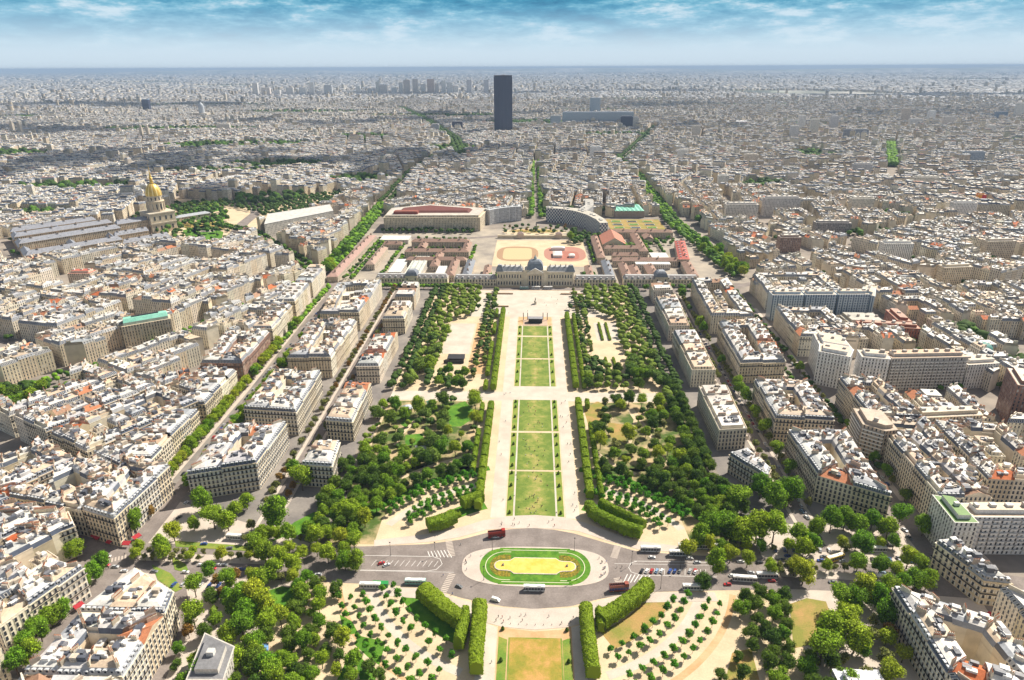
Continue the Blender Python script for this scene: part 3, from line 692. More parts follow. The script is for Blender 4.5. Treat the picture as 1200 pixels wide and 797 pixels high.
# bottom right
block('lower right corner block',[(188,236),(231,215),(231,268),(190,290)],21,12.5,14,('near end','street side','crossroads end','park side'),pm=.95)
block('lower right tail block',[(188,190),(231,172),(231,215),(188,236)],21,12.5,14,('near end','street side','far end','park side'),pm=.9)
block('lower right side block',[(247,230),(290,225),(290,280),(246,292)],20,12.5,14,('near end','right side','far end','street side'),pm=.9)
block('office forecourt terrace',[(246,303),(259,301),(247,336),(236,333)],17,12,13,('','','',''),pm=.95)
block('row behind the long office',[(257,372),(290,372),(286,455),(261,455)],23,12,15,('near end','rear','far end','avenue side'),pm=.8)
block('curved avenue row',[(262,478),(300,475),(300,545),(266,545)],24,12,15,('near end','rear','far end','avenue side'),pm=.5)
block('blue slab forecourt block',[(270,650),(330,648),(330,735),(274,738)],22,12,16,('near end','rear','far end','avenue side'),pm=.8)
block('block beyond the blue slab',[(282,795),(375,795),(380,872),(288,872)],22,12,16,('near end','rear','far end','avenue side'),pm=.9)
# ================================================================== the dense quarters
def Zat(x,y,py):
    lo,hi=0,400
    for _ in range(40):
        mid=(lo+hi)/2
        if PX(x,y,mid)[1]>py: lo=mid
        else: hi=mid
    return lo
INV_O=(-752,964); IX=(.64,.768); IY=(-.66,.751)
def IV(a,b): return (INV_O[0]+IX[0]*a+IY[0]*b, INV_O[1]+IX[1]*a+IY[1]*b)
EXC=[[(-262,100),(262,100),(262,902),(-262,902)],[(-305,880),(305,880),(305,1345),(-305,1345)],
     [IV(-25,-14),IV(255,-14),IV(330,40),IV(330,200),IV(255,245),IV(-25,245)],
     [(-800,1330),(-640,1150),(-560,1190),(-600,1330),(-720,1500)],     # gardens behind the domed church
     [(-442,628),(-388,640),(-362,700),(-392,718)],                     # green-roofed hall
     [(-540,505),(-430,505),(-405,530),(-440,560),(-540,560)],          # wooded square
     [(268,738),(410,738),(410,792),(268,792)],[(246,546),(400,546),(400,645),(246,645)],
     [(247,304),(420,304),(420,374),(247,374)],[(-290,560),(-262,560),(-262,660),(-330,660),(-330,560)],
     [(372,500),(425,500),(425,560),(372,560)],[(340,700),(430,700),(440,760),(330,760)]]
MPa=[(-300,940),(-302,1039),(-323,1468),(-342,1906),(-300,2700)]
PARKS=[(-20,3650,260,160,200),(-560,4200,420,130,200),(-1650,3300,420,110,200),(-1100,2600,280,60,140),(-1900,2300,300,70,120),(-760,2050,150,45,60),(-440,1760,90,40,40),(900,2300,70,60,50),(1500,5300,500,120,160),(700,6300,600,140,200),(-2600,5500,700,140,220),(2600,3600,220,70,90),(1250,1500,60,30,16),(480,622,26,14,10),(470,705,16,26,10),(-1120,1650,150,36,60),(-600,1520,80,36,34),(-900,1900,190,30,50),(-300,2500,90,40,40),(350,3000,160,40,50),(-1500,4600,500,80,160),(1900,2700,160,40,50),(700,1330,24,40,14),(-1000,1330,70,40,30),(560,1700,60,24,20),(1400,3500,220,50,70),(400,4700,300,60,80),(-3300,4200,400,90,130),(-700,2900,120,50,60),(-1300,1180,60,40,20)]
PARKS=[(x,y,a,b*(2. if y>1450 and b<90 else 1.),int(n*(1.6 if y>1450 else 1))) for x,y,a,b,n in PARKS]
for (x_,y_,a_,b_,n_) in PARKS: EXC.append([(x_+a_*math.cos(6.2832*i/10),y_+b_*math.sin(6.2832*i/10)) for i in range(10)])
EXC.append(GP([(196,292),(262,294),(302,268),(330,262),(400,236),(396,224),(300,238),(205,232),(188,252)])); EXC.append(GP([(305,284),(396,266),(400,250),(318,262)]))
# footprints of the single slabs and towers that stand among the houses: (px, py, width, height, label, tint)
SLABS=[(1128,250,42,30,'wide white slab with dark slot windows',(.74,.72,.70)),(868,255,60,34,'grey slab of many balconies beside a garden',(.62,.58,.54)),(915,248,70,36,'long grey curved slab of balconies',(.55,.52,.5)),(953,156,34,58,'pale tower left of the slot-windowed slab',(.70,.66,.58)),(938,152,30,62,'narrow pale tower in the right distance',(.74,.72,.70)),(1002,160,90,36,'dark grey slab in the right distance',(.26,.28,.33)),(976,150,34,56,'grey twin tower in the right distance',(.58,.56,.56)),
    (1060,140,40,60,'tan tower on the right skyline',(.58,.5,.42)),(1090,142,36,56,'white tower on the right skyline',(.82,.81,.79)),(1072,148,60,42,'white slab between two right skyline towers',(.7,.68,.66)),(1110,145,50,42,'pale slab right of the white skyline tower',(.66,.62,.58)),(1193,134,44,66,'pale tower at the right picture edge',(.68,.66,.62)),(1172,138,60,42,'dark blue slab near the right edge',(.16,.22,.32)),
    (847,217,24,34,'white apartment tower above the right roofs',(.80,.78,.74)),(930,160,34,46,'pale stepped tower right of the exhibition halls',(.66,.64,.62)),(815,158,30,42,'beige tower left of the long white hall',(.6,.55,.48)),(900,130,30,50,'small white distant tower in the right centre',(.76,.74,.7)),
    (698,185,34,38,'white cubic block beyond the rear avenue',(.84,.83,.80)),(1161,155,34,36,'small white tower by the right edge trees',(.74,.72,.68)),
    (1010,245,46,30,'broad cream slab before the slot-windowed one',(.70,.64,.54)),(1085,215,60,26,'long pale block high on the right side',(.70,.66,.58)),(1050,300,44,27,'white block of narrow balconies among right roofs',(.76,.74,.70)),(925,290,34,24,'dark brown block among the right roofs',(.30,.20,.16)),(1170,300,44,30,'tan office block near the right edge',(.60,.50,.38)),(1120,330,40,26,'pale ochre slab near the right edge',(.66,.54,.38)),(975,270,60,22,'dark flat-roofed office block among right roofs',(.26,.24,.24)),
    (740,200,26,24,'cream block beside the right avenue',(.7,.62,.5)),(1010,200,50,30,'grey slab in the middle right distance',(.5,.5,.52)),(880,190,40,28,'beige slab in the middle right distance',(.66,.58,.48)),(1140,190,60,34,'blue-grey slab high on the right',(.34,.40,.48)),(1180,210,46,30,'pale slab at the right edge, middle distance',(.7,.66,.6)),(800,185,30,30,'white slab above the right avenue',(.78,.76,.72)),
    (95,330,30,18,'long low hall with red tiled roof on the left',(.6,.5,.4)),(262,150,60,30,'pale block by the left gardens',(.7,.66,.6)),(510,150,34,30,'grey block left of the skyscraper',(.5,.5,.55))]
for (px_,py_,w_,h_,l_,c_) in SLABS:
    x_,y_=G(px_,py_+6); m_=14; EXC.append([(x_-w_/2-m_,y_-42),(x_+w_/2+m_,y_-42),(x_+w_/2+m_,y_+26),(x_-w_/2-m_,y_+26)])
for (a_,b_,y_,d_) in ((645,748,150,60),(530,542,154,40),(575,606,157,60),(168,176,132,60),(800,880,148,90)):
    p_,q_=G(a_,y_),G(b_,y_); EXC.append([(p_[0]-15,p_[1]-70),(q_[0]+15,p_[1]-70),(q_[0]+15,p_[1]+d_),(p_[0]-15,p_[1]+d_)])
x_,y_=G(1148,242); EXC.append([(x_-22,y_-40),(x_+22,y_-40),(x_+22,y_+25),(x_-22,y_+25)])
AVE=[(MPa,24),([(290,930),(262,1263),(278,1908),(262,2300)],26),([(5,1330),(6,2180)],24),([(-298,952),(-373,736),(-417,619),(-482,541),(-560,420)],15),
     ([(-314,943),(-494,1184),(-600,1260),(-681,1372)],18),([(-262,335),(-330,362),(-400,378),(-600,420)],10),([(402,300),(400,1000),(420,1500),(500,2400)],8),
     ([(-266,420),(-275,850),(-300,930)],10),([(262,420),(280,950)],10),([(-600,1300),(-300,1480),(-100,1560)],12),(GP([(727,190),(745,172),(768,150)]),34),(GP([(542,188),(533,166),(500,143),(470,128)]),44),(GP([(1043,170),(1046,215)]),34),([(500,1400),(1400,2100)],14),([(300,950),(700,1250),(1200,1450)],12)]
def blocked(p,m=0):
    for q in EXC:
        if inside(p,q): return True
    for pl,w_ in AVE:
        for i in range(len(pl)-1):
            if segd(p,pl[i],pl[i+1])<w_/2+m: return True
    return False
def fieldblock(name,c,ang,bw,bl,H,r,pm,hand=None):
    ca,sa=math.cos(ang),math.sin(ang)
    def T(x,y): return (c[0]+x*ca-y*sa,c[1]+x*sa+y*ca)
    P=[T(-bw/2,-bl/2),T(bw/2,-bl/2),T(bw/2,bl/2),T(-bw/2,bl/2)]
    n0=len(LOTS); block(name,P,H,12.5,r.uniform(11,16),('front','right','back','left'),r=r,pm=pm,hv=1.8)
    keep=[]
    for L in LOTS[n0:]:
        c_=(sum(p[0] for p in L['q'])/4,sum(p[1] for p in L['q'])/4)
        if blocked(c_,5) or any(blocked(p,1) for p in L['q']): continue
        if L['wing'] and any(blocked(p,1) for p in L['wing'][0]): L['wing']=None
        keep.append(L)
    LOTS[n0:]=keep
def infr(p,mx=60):
    x,y=PX(p[0],p[1],15); return -mx<x<1200+mx and y<797+90
# long rows along the two avenues
def rows(nm,x0,x1,ys,H,sd,pm,st=None):
    for i,(a,b) in enumerate(ys):
        block(f'{ordn(i+1)} {nm}',[(x0(a),a),(x1(a),a),(x1(b),b),(x0(b),b)],H,12,15,sd,pm=pm,st=st)
lx=lambda y:-268-(max(0,y-550)*.055); 
rows('row along the left avenue',lambda y:lx(y)-22,lx,[(408,480),(492,556),(664,740),(752,820),(832,905)],21,('','','',''),.85)
brick=dict(kind='mansard',c=0,z=0,slate=(.2,.2,.22),win='plain',dorm=1)
for y0 in (572,):
    block('red brick block',[(-308,572),(-269,572),(-272,650),(-318,652)],22,12,14,('near end','avenue side','far end','rear'),pm=1)
    for L in LOTS[-40:]:
        if L['b']=='red brick block': L['brick']=1
sr=random.Random(21); seeds=[]
for iy in range(0,17):
    for ix in range(-12,13):
        x=ix*330+sr.uniform(-110,110); y=420+iy*330+sr.uniform(-110,110)
        if not infr((x,y),400): continue
        if x<0: a=R(-26+sr.uniform(-12,12)) if y<1300 else R(sr.uniform(-50,30))
        else: a=R(sr.uniform(-5,5)) if y<1000 else R(sr.uniform(-35,35))
        seeds.append((x,y,a,sr.uniform(.4,.85),sr.uniform(17,22)))
SA=np.array([[s[0],s[1]] for s in seeds])
def nearest(p): return int(np.argmin((SA[:,0]-p[0])**2+(SA[:,1]-p[1])**2))
MIDB=[]
for si,(sx_,sy_,a,pm,HH) in enumerate(seeds):
    d=math.hypot(sx_,sy_)
    rr=random.Random(si); ca,sa=math.cos(a),math.sin(a); near=d<1650
    bw=rr.uniform(46,62); bl=rr.uniform(60,95); stw=rr.uniform(6,8.5)
    for i in range(-5,6):
        for j in range(-5,6):
            x=i*(bw+stw); y=j*(bl+stw); c=(sx_+x*ca-y*sa,sy_+x*sa+y*ca)
            if nearest(c)!=si or not infr(c,50): continue
            if near: fieldblock(f'block {si}-{i}-{j}',c,a,bw,bl,HH+rr.uniform(-2,2),rr,.68 if sx_>0 else .85)
            else: MIDB.append((c[0],c[1],a,bw,bl,HH+rr.uniform(-2,2)))
# ---- pick individuals
lst=[]
for L in LOTS:
    if L['b'] in ('outer left roadside block','far left roadside block') and L['side'] in ('roadside','right end') and L['k'] in (2,4,5) and not (L['b'][0]=='f' and L['k']>2): L['st']=dict(kind='tile',c=0,z=0,slate=SL[0],roofc=(.62,.15,.05),win='plain',dorm=0)
    q=ccw(L['q']); 
    if q[0]!=L['q'][0] or q[1]!=L['q'][1]:
        L['q']=q; L['fl']=L['fl'][::-1] if False else [L['fl'][2],L['fl'][1],L['fl'][0],L['fl'][3]]
    L['c']=cen(L['q']); L['d']=math.hypot(*L['c']); L['see']=infr(L['c'],0) and PX(L['c'][0],L['c'][1],24)[1]<800
    # screen size: width x height of the house
    L['sz']=(abs(area2(L['q']))/2)**.5*L['H']/L['d']**2
    lst.append(L)
NM={'mansard':'apartment_building','flat':'flat_roofed_building','tile':'tiled_house'}
lim={'mansard':298,'flat':150,'tile':60}; cnt={k:0 for k in lim}
hand=[L for L in lst if L['see'] and not L['b'].startswith('block ')]
fieldl=[L for L in lst if L['see'] and L['b'].startswith('block ')]
order=sorted(hand+fieldl,key=lambda L:-L['sz'])
for L in order:
    k=L['st']['kind']; L['ind']=False
    if cnt[k]<lim[k] and L['d']<(900 if k=='mansard' else 650): L['ind']=True; cnt[k]+=1
merged=MB(); far_blocks={}
def colname(st): return CNAME[st['c']]
# readable block names for the dense quarters
bnames={}
def bname(L):
    if not L['b'].startswith('block '): return L['b']
    if L['b'] not in bnames:
        side='left' if L['c'][0]<0 else 'right'; n=sum(1 for v in bnames.values() if side in v)+1
        bnames[L['b']]=f'{ordn(n)} dense {side} block'
    return bnames[L['b']]
nrm={'near end':'near end','':''}
seen=set()
for L in sorted(lst,key=lambda L:L['d']):
    r=random.Random(int(L['c'][0]*7+L['c'][1]*13)); st=L['st']; q=L['q']
    if not L.get('ind'):
        if L['see'] or infr(L['c'],50): house(q,L['H'],L['fl'],st,r,2,mbs=merged,wing=L['wing'])
        continue
    lvl=0 if L['d']<600 and not L['side']=='courtyard' else 1
    c=L['c']
    rf={'mansard':ZNAME[st['z']],'flat':'flat terrace','tile':'red tiled'}[st['kind']]
    tall='tall ' if L['H']>21.6 else ''
    wn={'near end':'near front','':'street side'}.get(L['side'],L['side'])
    lab=f"{colname(st)} house, {rf} roof, {ordn(L['k'])} on {wn} of {bname(L)}"
    if lab in seen: lab=f"{tall or 'lower '}{lab}"
    kk=1
    base=lab
    while lab in seen: kk+=1; lab=base.replace('house,',['house with dormers,','house with chimneys,','narrow house,','broad house,','plain house,','old house,'][min(kk-2,5)]+('' if kk<8 else ' '*0)); 
    if len(lab.split())>16: lab=lab.replace(' roof,',',').replace('street side of ','')
    seen.add(lab)
    e=empty(NM[st['kind']],(c[0],c[1],0),label=lab,cat='building',group='houses of the city blocks')
    if L.get('brick'):
        sv=CREAM[st['c']]; CREAM[st['c']]=(.34,.20,.15); house(q,L['H'],L['fl'],st,r,lvl,parent=e,loc=c,wing=L['wing']); CREAM[st['c']]=sv
    else: house(q,L['H'],L['fl'],st,r,lvl,parent=e,loc=c,wing=L['wing'])
# ---- middle distance blocks, merged
def simple_block(mb,cx_,cy_,a,bw,bl,H,r):
    ca,sa=math.cos(a),math.sin(a); dep=12
    segs=[]
    nx=max(2,round(bw/17)); ny=max(2,round((bl-2*dep)/15))
    for s in (-1,1):
        for k in range(nx): segs.append((-bw/2+bw*(k+.5)/nx,s*(bl/2-dep/2),bw/nx,dep))
        for k in range(ny): segs.append((s*(bw/2-dep/2),-(bl/2-dep)+(bl-2*dep)*(k+.5)/ny,dep,(bl-2*dep)/ny))
    for k in range(3): segs.append((r.uniform(-.15,.15)*bw,(k-1)*(bl-2*dep)/3,bw*r.uniform(.3,.6),(bl-2*dep)/4.5))
    for (x,y,w_,l_) in segs:
        p=(cx_+x*ca-y*sa,cy_+x*sa+y*ca)
        if r.random()<.06 or blocked(p,4): continue
        h=H+r.uniform(-3.5,3.0); 
        if r.random()<(.09 if cx_>0 else .03): h*=r.uniform(1.3,1.9)
        ct=jit(CREAM[r.randrange(6)],r,.12); zt=jit(ZIN[r.choices(range(5),[4,3,3,2,3])[0]],r,.15)
        if r.random()<.05: zt=(.5,.22,.13)
        def T(u,v): return (cx_+(x+u)*ca-(y+v)*sa,cy_+(x+u)*sa+(y+v)*ca)
        P=[T(-w_/2,-l_/2),T(w_/2,-l_/2),T(w_/2,l_/2),T(-w_/2,l_/2)]
        mb.prism(P,0,h,facade,top=zinc,tint=ct,win=True,bottom=False)
        i_=1.6; Q=[T(-w_/2+i_,-l_/2+i_),T(w_/2-i_,-l_/2+i_),T(w_/2-i_,l_/2-i_),T(-w_/2+i_,l_/2-i_)]
        sl=SL[r.choices(range(5),[3,3,2,2,1])[0]]
        mb.band(P,Q,h+.02,h+2.8,slate,sl); mb.face([(*q_,h+2.8) for q_ in Q],zinc,None,zt)
        for _q in range(2):
            u,v=r.uniform(-.35,.35)*w_,r.uniform(-.2,.2)*l_; c_=T(u,v); mb.box((c_[0],c_[1],h+2.5),(r.uniform(.7,4),r.uniform(.7,5),r.uniform(1.2,3.)),stone,rz=a,tint=jit((.66,.6,.5),r,.2))
rr=random.Random(5)
for b in MIDB: simple_block(merged,*b,rr)
merged.build('city_buildings',kind='stuff',label='packed apartment houses of the city stretching away in all directions',)
# ---- far city, vectorised
def farcity(name,n,d0,d1,size,hgt,seed,tall=.02):
    rs=np.random.RandomState(seed); x=[];
    th=np.radians(rs.uniform(-45,45,n*2)); d=np.sqrt(rs.uniform(d0**2,d1**2,n*2)) if d1/d0<3 else d0*(d1/d0)**rs.uniform(0,1,n*2)
    X=d*np.sin(th); Y=d*np.cos(th)
    # loose orientation by district
    gx=np.floor(X/420); gy=np.floor(Y/420); ang=np.mod(np.sin(gx*12.99+gy*78.2)*43758.5,1)*1.2-.6
    # snap onto local grid so streets appear
    ca,sa=np.cos(ang),np.sin(ang); g=size*1.25
    u=X*ca+Y*sa; v=-X*sa+Y*ca; u=np.round(u/g)*g+rs.uniform(-.08,.08,len(u))*g; v=np.round(v/(g*.8))*g*.8+rs.uniform(-.08,.08,len(u))*g
    X=u*ca-v*sa; Y=u*sa+v*ca
    den=np.sin(X*.0011+1.3)*np.sin(Y*.0009+.4)+np.sin(X*.00037+Y*.0005)   # parks and woods left open
    keep=(den>-1.5)&(np.hypot(X,Y)>d0)
    for pl,w_ in AVE[:1]+AVE[9:14]:
        for i in range(len(pl)-1):
            a,b=np.array(pl[i],float),np.array(pl[i+1],float); t=np.clip(((X-a[0])*(b-a)[0]+(Y-a[1])*(b-a)[1])/((b-a)@(b-a)),0,1)
            keep&=np.hypot(X-a[0]-t*(b-a)[0],Y-a[1]-t*(b-a)[1])>w_/2+size*.4
    for q in FAREXC:
        keep&=~((X>q[0])&(X<q[1])&(Y>q[2])&(Y<q[3]))
    key=np.round(X/ (size*.5)).astype(int)*100003+np.round(Y/(size*.5)).astype(int); _,ix=np.unique(key,return_index=True)
    mk_=np.zeros(len(X),bool); mk_[ix]=True; keep&=mk_
    X,Y,ang=X[keep][:n],Y[keep][:n],ang[keep][:n]; n=len(X); ca,sa=np.cos(ang),np.sin(ang)
    W_=size*rs.uniform(.45,1.05,n)/2; L_=size*rs.uniform(.3,.75,n)/2; H_=hgt*rs.uniform(.6,1.25,n); tl=rs.uniform(0,1,n)<tall; H_[tl]*=rs.uniform(1.6,3.,tl.sum()); W_[tl]*=.6;L_[tl]*=.6
    V=np.zeros((n,12,3)); ins=np.minimum(W_,L_)*.25
    sg=[(-1,-1),(1,-1),(1,1),(-1,1)]
    for k,(a,b) in enumerate(sg):
        for lev,(z,ii) in enumerate(((0*H_,0),(H_,0),(H_*1.12,1))):
            px=a*(W_-ins*ii); py=b*(L_-ins*ii); V[:,lev*4+k,0]=X+px*ca-py*sa; V[:,lev*4+k,1]=Y+px*sa+py*ca; V[:,lev*4+k,2]=z
    fq=[]; mi=[]
    for lev in (0,1):
        for k in range(4): fq.append([lev*4+k,lev*4+(k+1)%4,lev*4+4+(k+1)%4,lev*4+4+k]); mi.append(lev)
    fq.append([8,9,10,11]); mi.append(2)
    fq=np.array(fq); F_=(np.arange(n)[:,None,None]*12+fq[None]).reshape(-1,4); MI=np.tile(mi,n)
    me=bpy.data.meshes.new(name); me.vertices.add(n*12); me.vertices.foreach_set('co',V.ravel()); nf=len(F_)
    me.loops.add(nf*4); me.polygons.add(nf); me.loops.foreach_set('vertex_index',F_.ravel().astype(np.int32)); me.polygons.foreach_set('loop_start',np.arange(nf,dtype=np.int32)*4)
    for mt in (facade,slatep,zinc): me.materials.append(mt)
    me.polygons.foreach_set('material_index',MI.astype(np.int32)); uv=me.uv_layers.new(name='UVMap')
    UV=np.full((n,9,4,2),-99.)
    for k in range(4):
        wd=(2*W_ if k%2==0 else 2*L_); UV[:,k,0]=np.stack([0*wd,0*wd],1);UV[:,k,1]=np.stack([wd,0*wd],1);UV[:,k,2]=np.stack([wd,H_],1);UV[:,k,3]=np.stack([0*wd,H_],1)
    uv.data.foreach_set('uv',UV.ravel().astype(np.float32))
    at=me.attributes.new('tint','FLOAT_COLOR','FACE'); C_=np.ones((n,9,4))
    cr_=np.array(CREAM)[rs.randint(0,6,n)]*rs.uniform(.75,1.15,(n,1)); zr=np.array([(.62,.63,.66),(.5,.52,.56),(.72,.72,.72),(.42,.44,.48),(.60,.52,.44),(.42,.25,.18)])[rs.choice(6,n,p=[.27,.2,.2,.13,.14,.06])]*rs.uniform(.8,1.1,(n,1))
    C_[:,:4,:3]=cr_[:,None]; C_[:,4:8,:3]=(np.array([(.14,.16,.2),(.2,.2,.22),(.4,.42,.46)])[rs.randint(0,3,n)])[:,None]; C_[:,8,:3]=zr
    at.data.foreach_set('color',C_.ravel().astype(np.float32)); me.update(); me.validate()
    inst(name,me,kind='stuff',label='distant city buildings fading towards the horizon')
FAREXC=[(min(p[0] for p in e_),max(p[0] for p in e_),min(p[1] for p in e_),max(p[1] for p in e_)) for e_ in EXC if cen(e_)[1]>5000]
farcity('distant_city_buildings',42000,5750,9500,46,19,1,.025)
farcity('distant_city_buildings',30000,9500,19000,90,19,2,.02)
farcity('distant_city_buildings',16000,19000,60000,240,20,3,.02)
# ================================================================== trees
def crown_mesh(name,mat,seed,lobes,nleaf,ls,core=.8,trunk=None,shape='round',flat=1.):
    """lobes: list of (x,y,z,r). leaf-sized faces through and over the lobes, a rough inner mass, optional trunk"""
    rs=np.random.RandomState(seed); V=[];F=[];M=[];T=[]
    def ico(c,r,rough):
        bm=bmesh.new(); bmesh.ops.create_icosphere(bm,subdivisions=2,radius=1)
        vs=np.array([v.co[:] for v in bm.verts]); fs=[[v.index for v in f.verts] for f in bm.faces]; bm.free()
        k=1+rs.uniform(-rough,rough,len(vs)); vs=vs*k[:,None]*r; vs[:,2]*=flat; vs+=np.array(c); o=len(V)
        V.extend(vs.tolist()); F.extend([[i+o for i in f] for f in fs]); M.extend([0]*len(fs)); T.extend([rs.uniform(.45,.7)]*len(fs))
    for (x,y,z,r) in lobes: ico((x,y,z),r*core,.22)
    tot=sum(l[3]**2 for l in lobes)
    for (x,y,z,r) in lobes:
        n=int(nleaf*r*r/tot); d=rs.normal(size=(n,3)); d/=np.linalg.norm(d,axis=1)[:,None]; d[:,2]=np.where(d[:,2]<-.55,-d[:,2],d[:,2])
        rad=r*rs.uniform(.7,1.26,n); p=d*rad[:,None]; p[:,2]*=flat; p+=np.array([x,y,z]); lt=rs.uniform(.8,1.15)
        for i in range(n):
            nrm=d[i]+rs.normal(size=3)*.55; nrm/=np.linalg.norm(nrm); a=np.cross(nrm,rs.normal(size=3)); a/=np.linalg.norm(a); b=np.cross(nrm,a); s=ls*rs.uniform(.6,1.35)
            o=len(V); V.extend([(p[i]+a*s).tolist(),(p[i]+b*s*.8).tolist(),(p[i]-a*s).tolist(),(p[i]-b*s*.8).tolist()]); F.append([o,o+1,o+2,o+3]); M.append(0); T.append(lt*rs.choice([.45,.7,1.,1.,1.25,1.6])*rs.uniform(.85,1.15))
    nt_=len(F)
    me=bpy.data.meshes.new(name); 
    if trunk:
        tv,tf=trunk; o=len(V); V.extend(tv); F.extend([[i+o for i in f] for f in tf]); M.extend([1]*len(tf)); T.extend([1]*len(tf))
    me.from_pydata(V,[],F); me.materials.append(mat)
    if trunk: me.materials.append(bark)
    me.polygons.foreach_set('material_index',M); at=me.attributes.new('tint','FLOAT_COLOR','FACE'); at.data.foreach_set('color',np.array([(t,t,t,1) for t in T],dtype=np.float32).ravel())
    me.update(); return me
def tube(V,F,a,b,r0,r1,n=6):
    a=Vector(a);b=Vector(b);d=(b-a).normalized(); u=d.orthogonal().normalized(); v=d.cross(u); o=len(V)
    for p,r_ in ((a,r0),(b,r1)):
        for i in range(n): t=6.2832*i/n; V.append(tuple(p+u*math.cos(t)*r_+v*math.sin(t)*r_))
    for i in range(n): F.append([o+i,o+(i+1)%n,o+n+(i+1)%n,o+n+i])
def trunk_geo(h,r,limbs,seed):
    V=[];F=[];rs=random.Random(seed); tube(V,F,(0,0,-.1),(0,0,h*.55),r*1.35,r*.95); tube(V,F,(0,0,h*.55),(.1,0,h),r*.95,r*.6)
    for i in range(limbs):
        t=6.28*i/limbs+rs.uniform(-.4,.4); z=h*rs.uniform(.5,.8); tube(V,F,(0,0,z),(math.cos(t)*h*.38,math.sin(t)*h*.38,h*1.15),r*.5,r*.2,5)
    return V,F
def mesh_vf(name,V,F,mat):
    me=bpy.data.meshes.new(name); me.from_pydata(V,[],F); me.materials.append(mat); me.update(); return me
def lobeset(seed,R_,h0,H_,n):
    rs=random.Random(seed); L=[(0,0,(h0+H_)/2,R_*.62)]
    for i in range(n):
        t=6.2832*i/n+rs.uniform(-.4,.4); k=rs.uniform(.42,.62); z=rs.uniform(h0+R_*.3,H_-R_*.35); L.append((math.cos(t)*R_*k,math.sin(t)*R_*k,z,R_*rs.uniform(.34,.5)))
    for i in range(max(2,n//2)):
        t=rs.uniform(0,6.28); k=rs.uniform(0,.35)*R_; L.append((math.cos(t)*k,math.sin(t)*k,H_-R_*rs.uniform(.35,.5),R_*rs.uniform(.34,.44)))
    return L
TK={}
def tkind(key,mat,R_,h0,H_,n,leaf,ls,tr,nv=3,flat=1.,core=.8):
    out=[]
    for v in range(nv):
        L=lobeset(hash(key)%97 if False else (sum(map(ord,key))+v*17),R_,h0,H_,n)
        tv,tf=trunk_geo(*tr,v+3)
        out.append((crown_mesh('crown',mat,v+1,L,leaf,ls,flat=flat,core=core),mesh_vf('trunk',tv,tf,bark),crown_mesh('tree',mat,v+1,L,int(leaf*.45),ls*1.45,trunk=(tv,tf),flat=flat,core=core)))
    TK[key]=out
tkind('park',lf_dark,5.6,2.2,12,9,2600,.36,(4.5,.32,4),4,core=.7)
tkind('parkmid',lf_mid,5.6,2.2,11.5,9,2600,.36,(4.5,.3,4),3)
tkind('plane',lf_mid,6.0,3.5,15,10,3000,.36,(5.5,.3,4),3,core=.72)
tkind('planelight',lf_light,5.8,3.5,14,10,2800,.36,(5.5,.3,4),3,core=.66)
tkind('wood',lf_wood,6.2,2.5,11.5,11,2600,.4,(4.5,.3,4),4,flat=.85)
tkind('street',lf_olive,3.4,2.5,8.5,6,900,.36,(3.6,.18,3),3,core=.7)
tkind('russet',lf_brown,3.4,2.5,8.5,6,900,.36,(3.6,.18,3),2,core=.7)
tkind('young',lf_young,2.15,1.9,5.8,5,600,.24,(3.,.09,3),4,core=.75)
tkind('clipped',lf_hedge,3.4,3.,7.,6,900,.34,(3.6,.16,3),2,flat=.7)
conev=[];conef=[]
def cone_mesh():
    L=[(0,0,.6+.38*i,(1.25-.17*i)) for i in range(7)]
    return crown_mesh('crown',lf_dark,4,L,500,.16,core=.9)
conm=cone_mesh(); tv,tf=[],[]; tube(tv,tf,(0,0,-.05),(0,0,.5),.12,.1); cont=mesh_vf('trunk',tv,tf,bark)
NAMES={'park':'park_tree','parkmid':'park_tree','wood':'park_tree','plane':'plane_tree','planelight':'plane_tree','street':'street_tree','russet':'street_tree','young':'young_tree','clipped':'clipped_tree'}
CC={'park':'dark green','parkmid':'mid green','wood':'grey-green','plane':'bright green','planelight':'yellow-green','street':'olive green','russet':'russet brown','young':'bright green','clipped':'clipped green'}
TREES=[]  # (kind,x,y,scale,place)
def tree(kind,x,y,s,place,k=None): TREES.append([kind,x,y,s,place,k])
tr_=random.Random(11)
# orchard arcs
def arctrees(c,r,a0,a1,step,place,rowname,skip=.06,mir=False):
    n=int(abs(R(a1-a0))*r/step)
    k=0
    for i in range(n+1):
        a=R(a0+(a1-a0)*i/n)
        if tr_.random()<skip: continue
        k+=1
        x,y=c[0]+r*math.cos(a)+tr_.uniform(-.3,.3),c[1]+r*math.sin(a)+tr_.uniform(-.3,.3)
        tree('young',x,y,tr_.uniform(.82,1.1)*(1.12 if c is CU else 1),f'of {rowname} row, {place} tree quarter',k)
for r_,rn in ((97,'innermost'),(104,'second'),(115,'third'),(121.5,'outermost')):
    arctrees(CU,r_,146,112,5.6,'upper left',rn); arctrees(CU,r_,34,68,5.6,'upper right',rn)
    arctrees(CU,r_+3.2,143,114,5.8,'upper left','extra '+rn if False else {'innermost':'inner-middle','second':'middle','third':'outer-middle','outermost':'edge'}[rn]) if rn in ('innermost','third') else None
    arctrees(CU,r_+3.2,37,66,5.8,'upper right',{'innermost':'inner-middle','third':'outer-middle'}.get(rn,'')) if rn in ('innermost','third') else None
for r_,rn in ((88,'innermost'),(94.5,'second'),(105.5,'third'),(112,'outermost')):
    arctrees(CL,r_,205,244,7,'lower left',rn); arctrees(CL,r_,335,296,7,'lower right',rn)
arctrees(CL,118,203,244,8,'lower left','fifth'); 
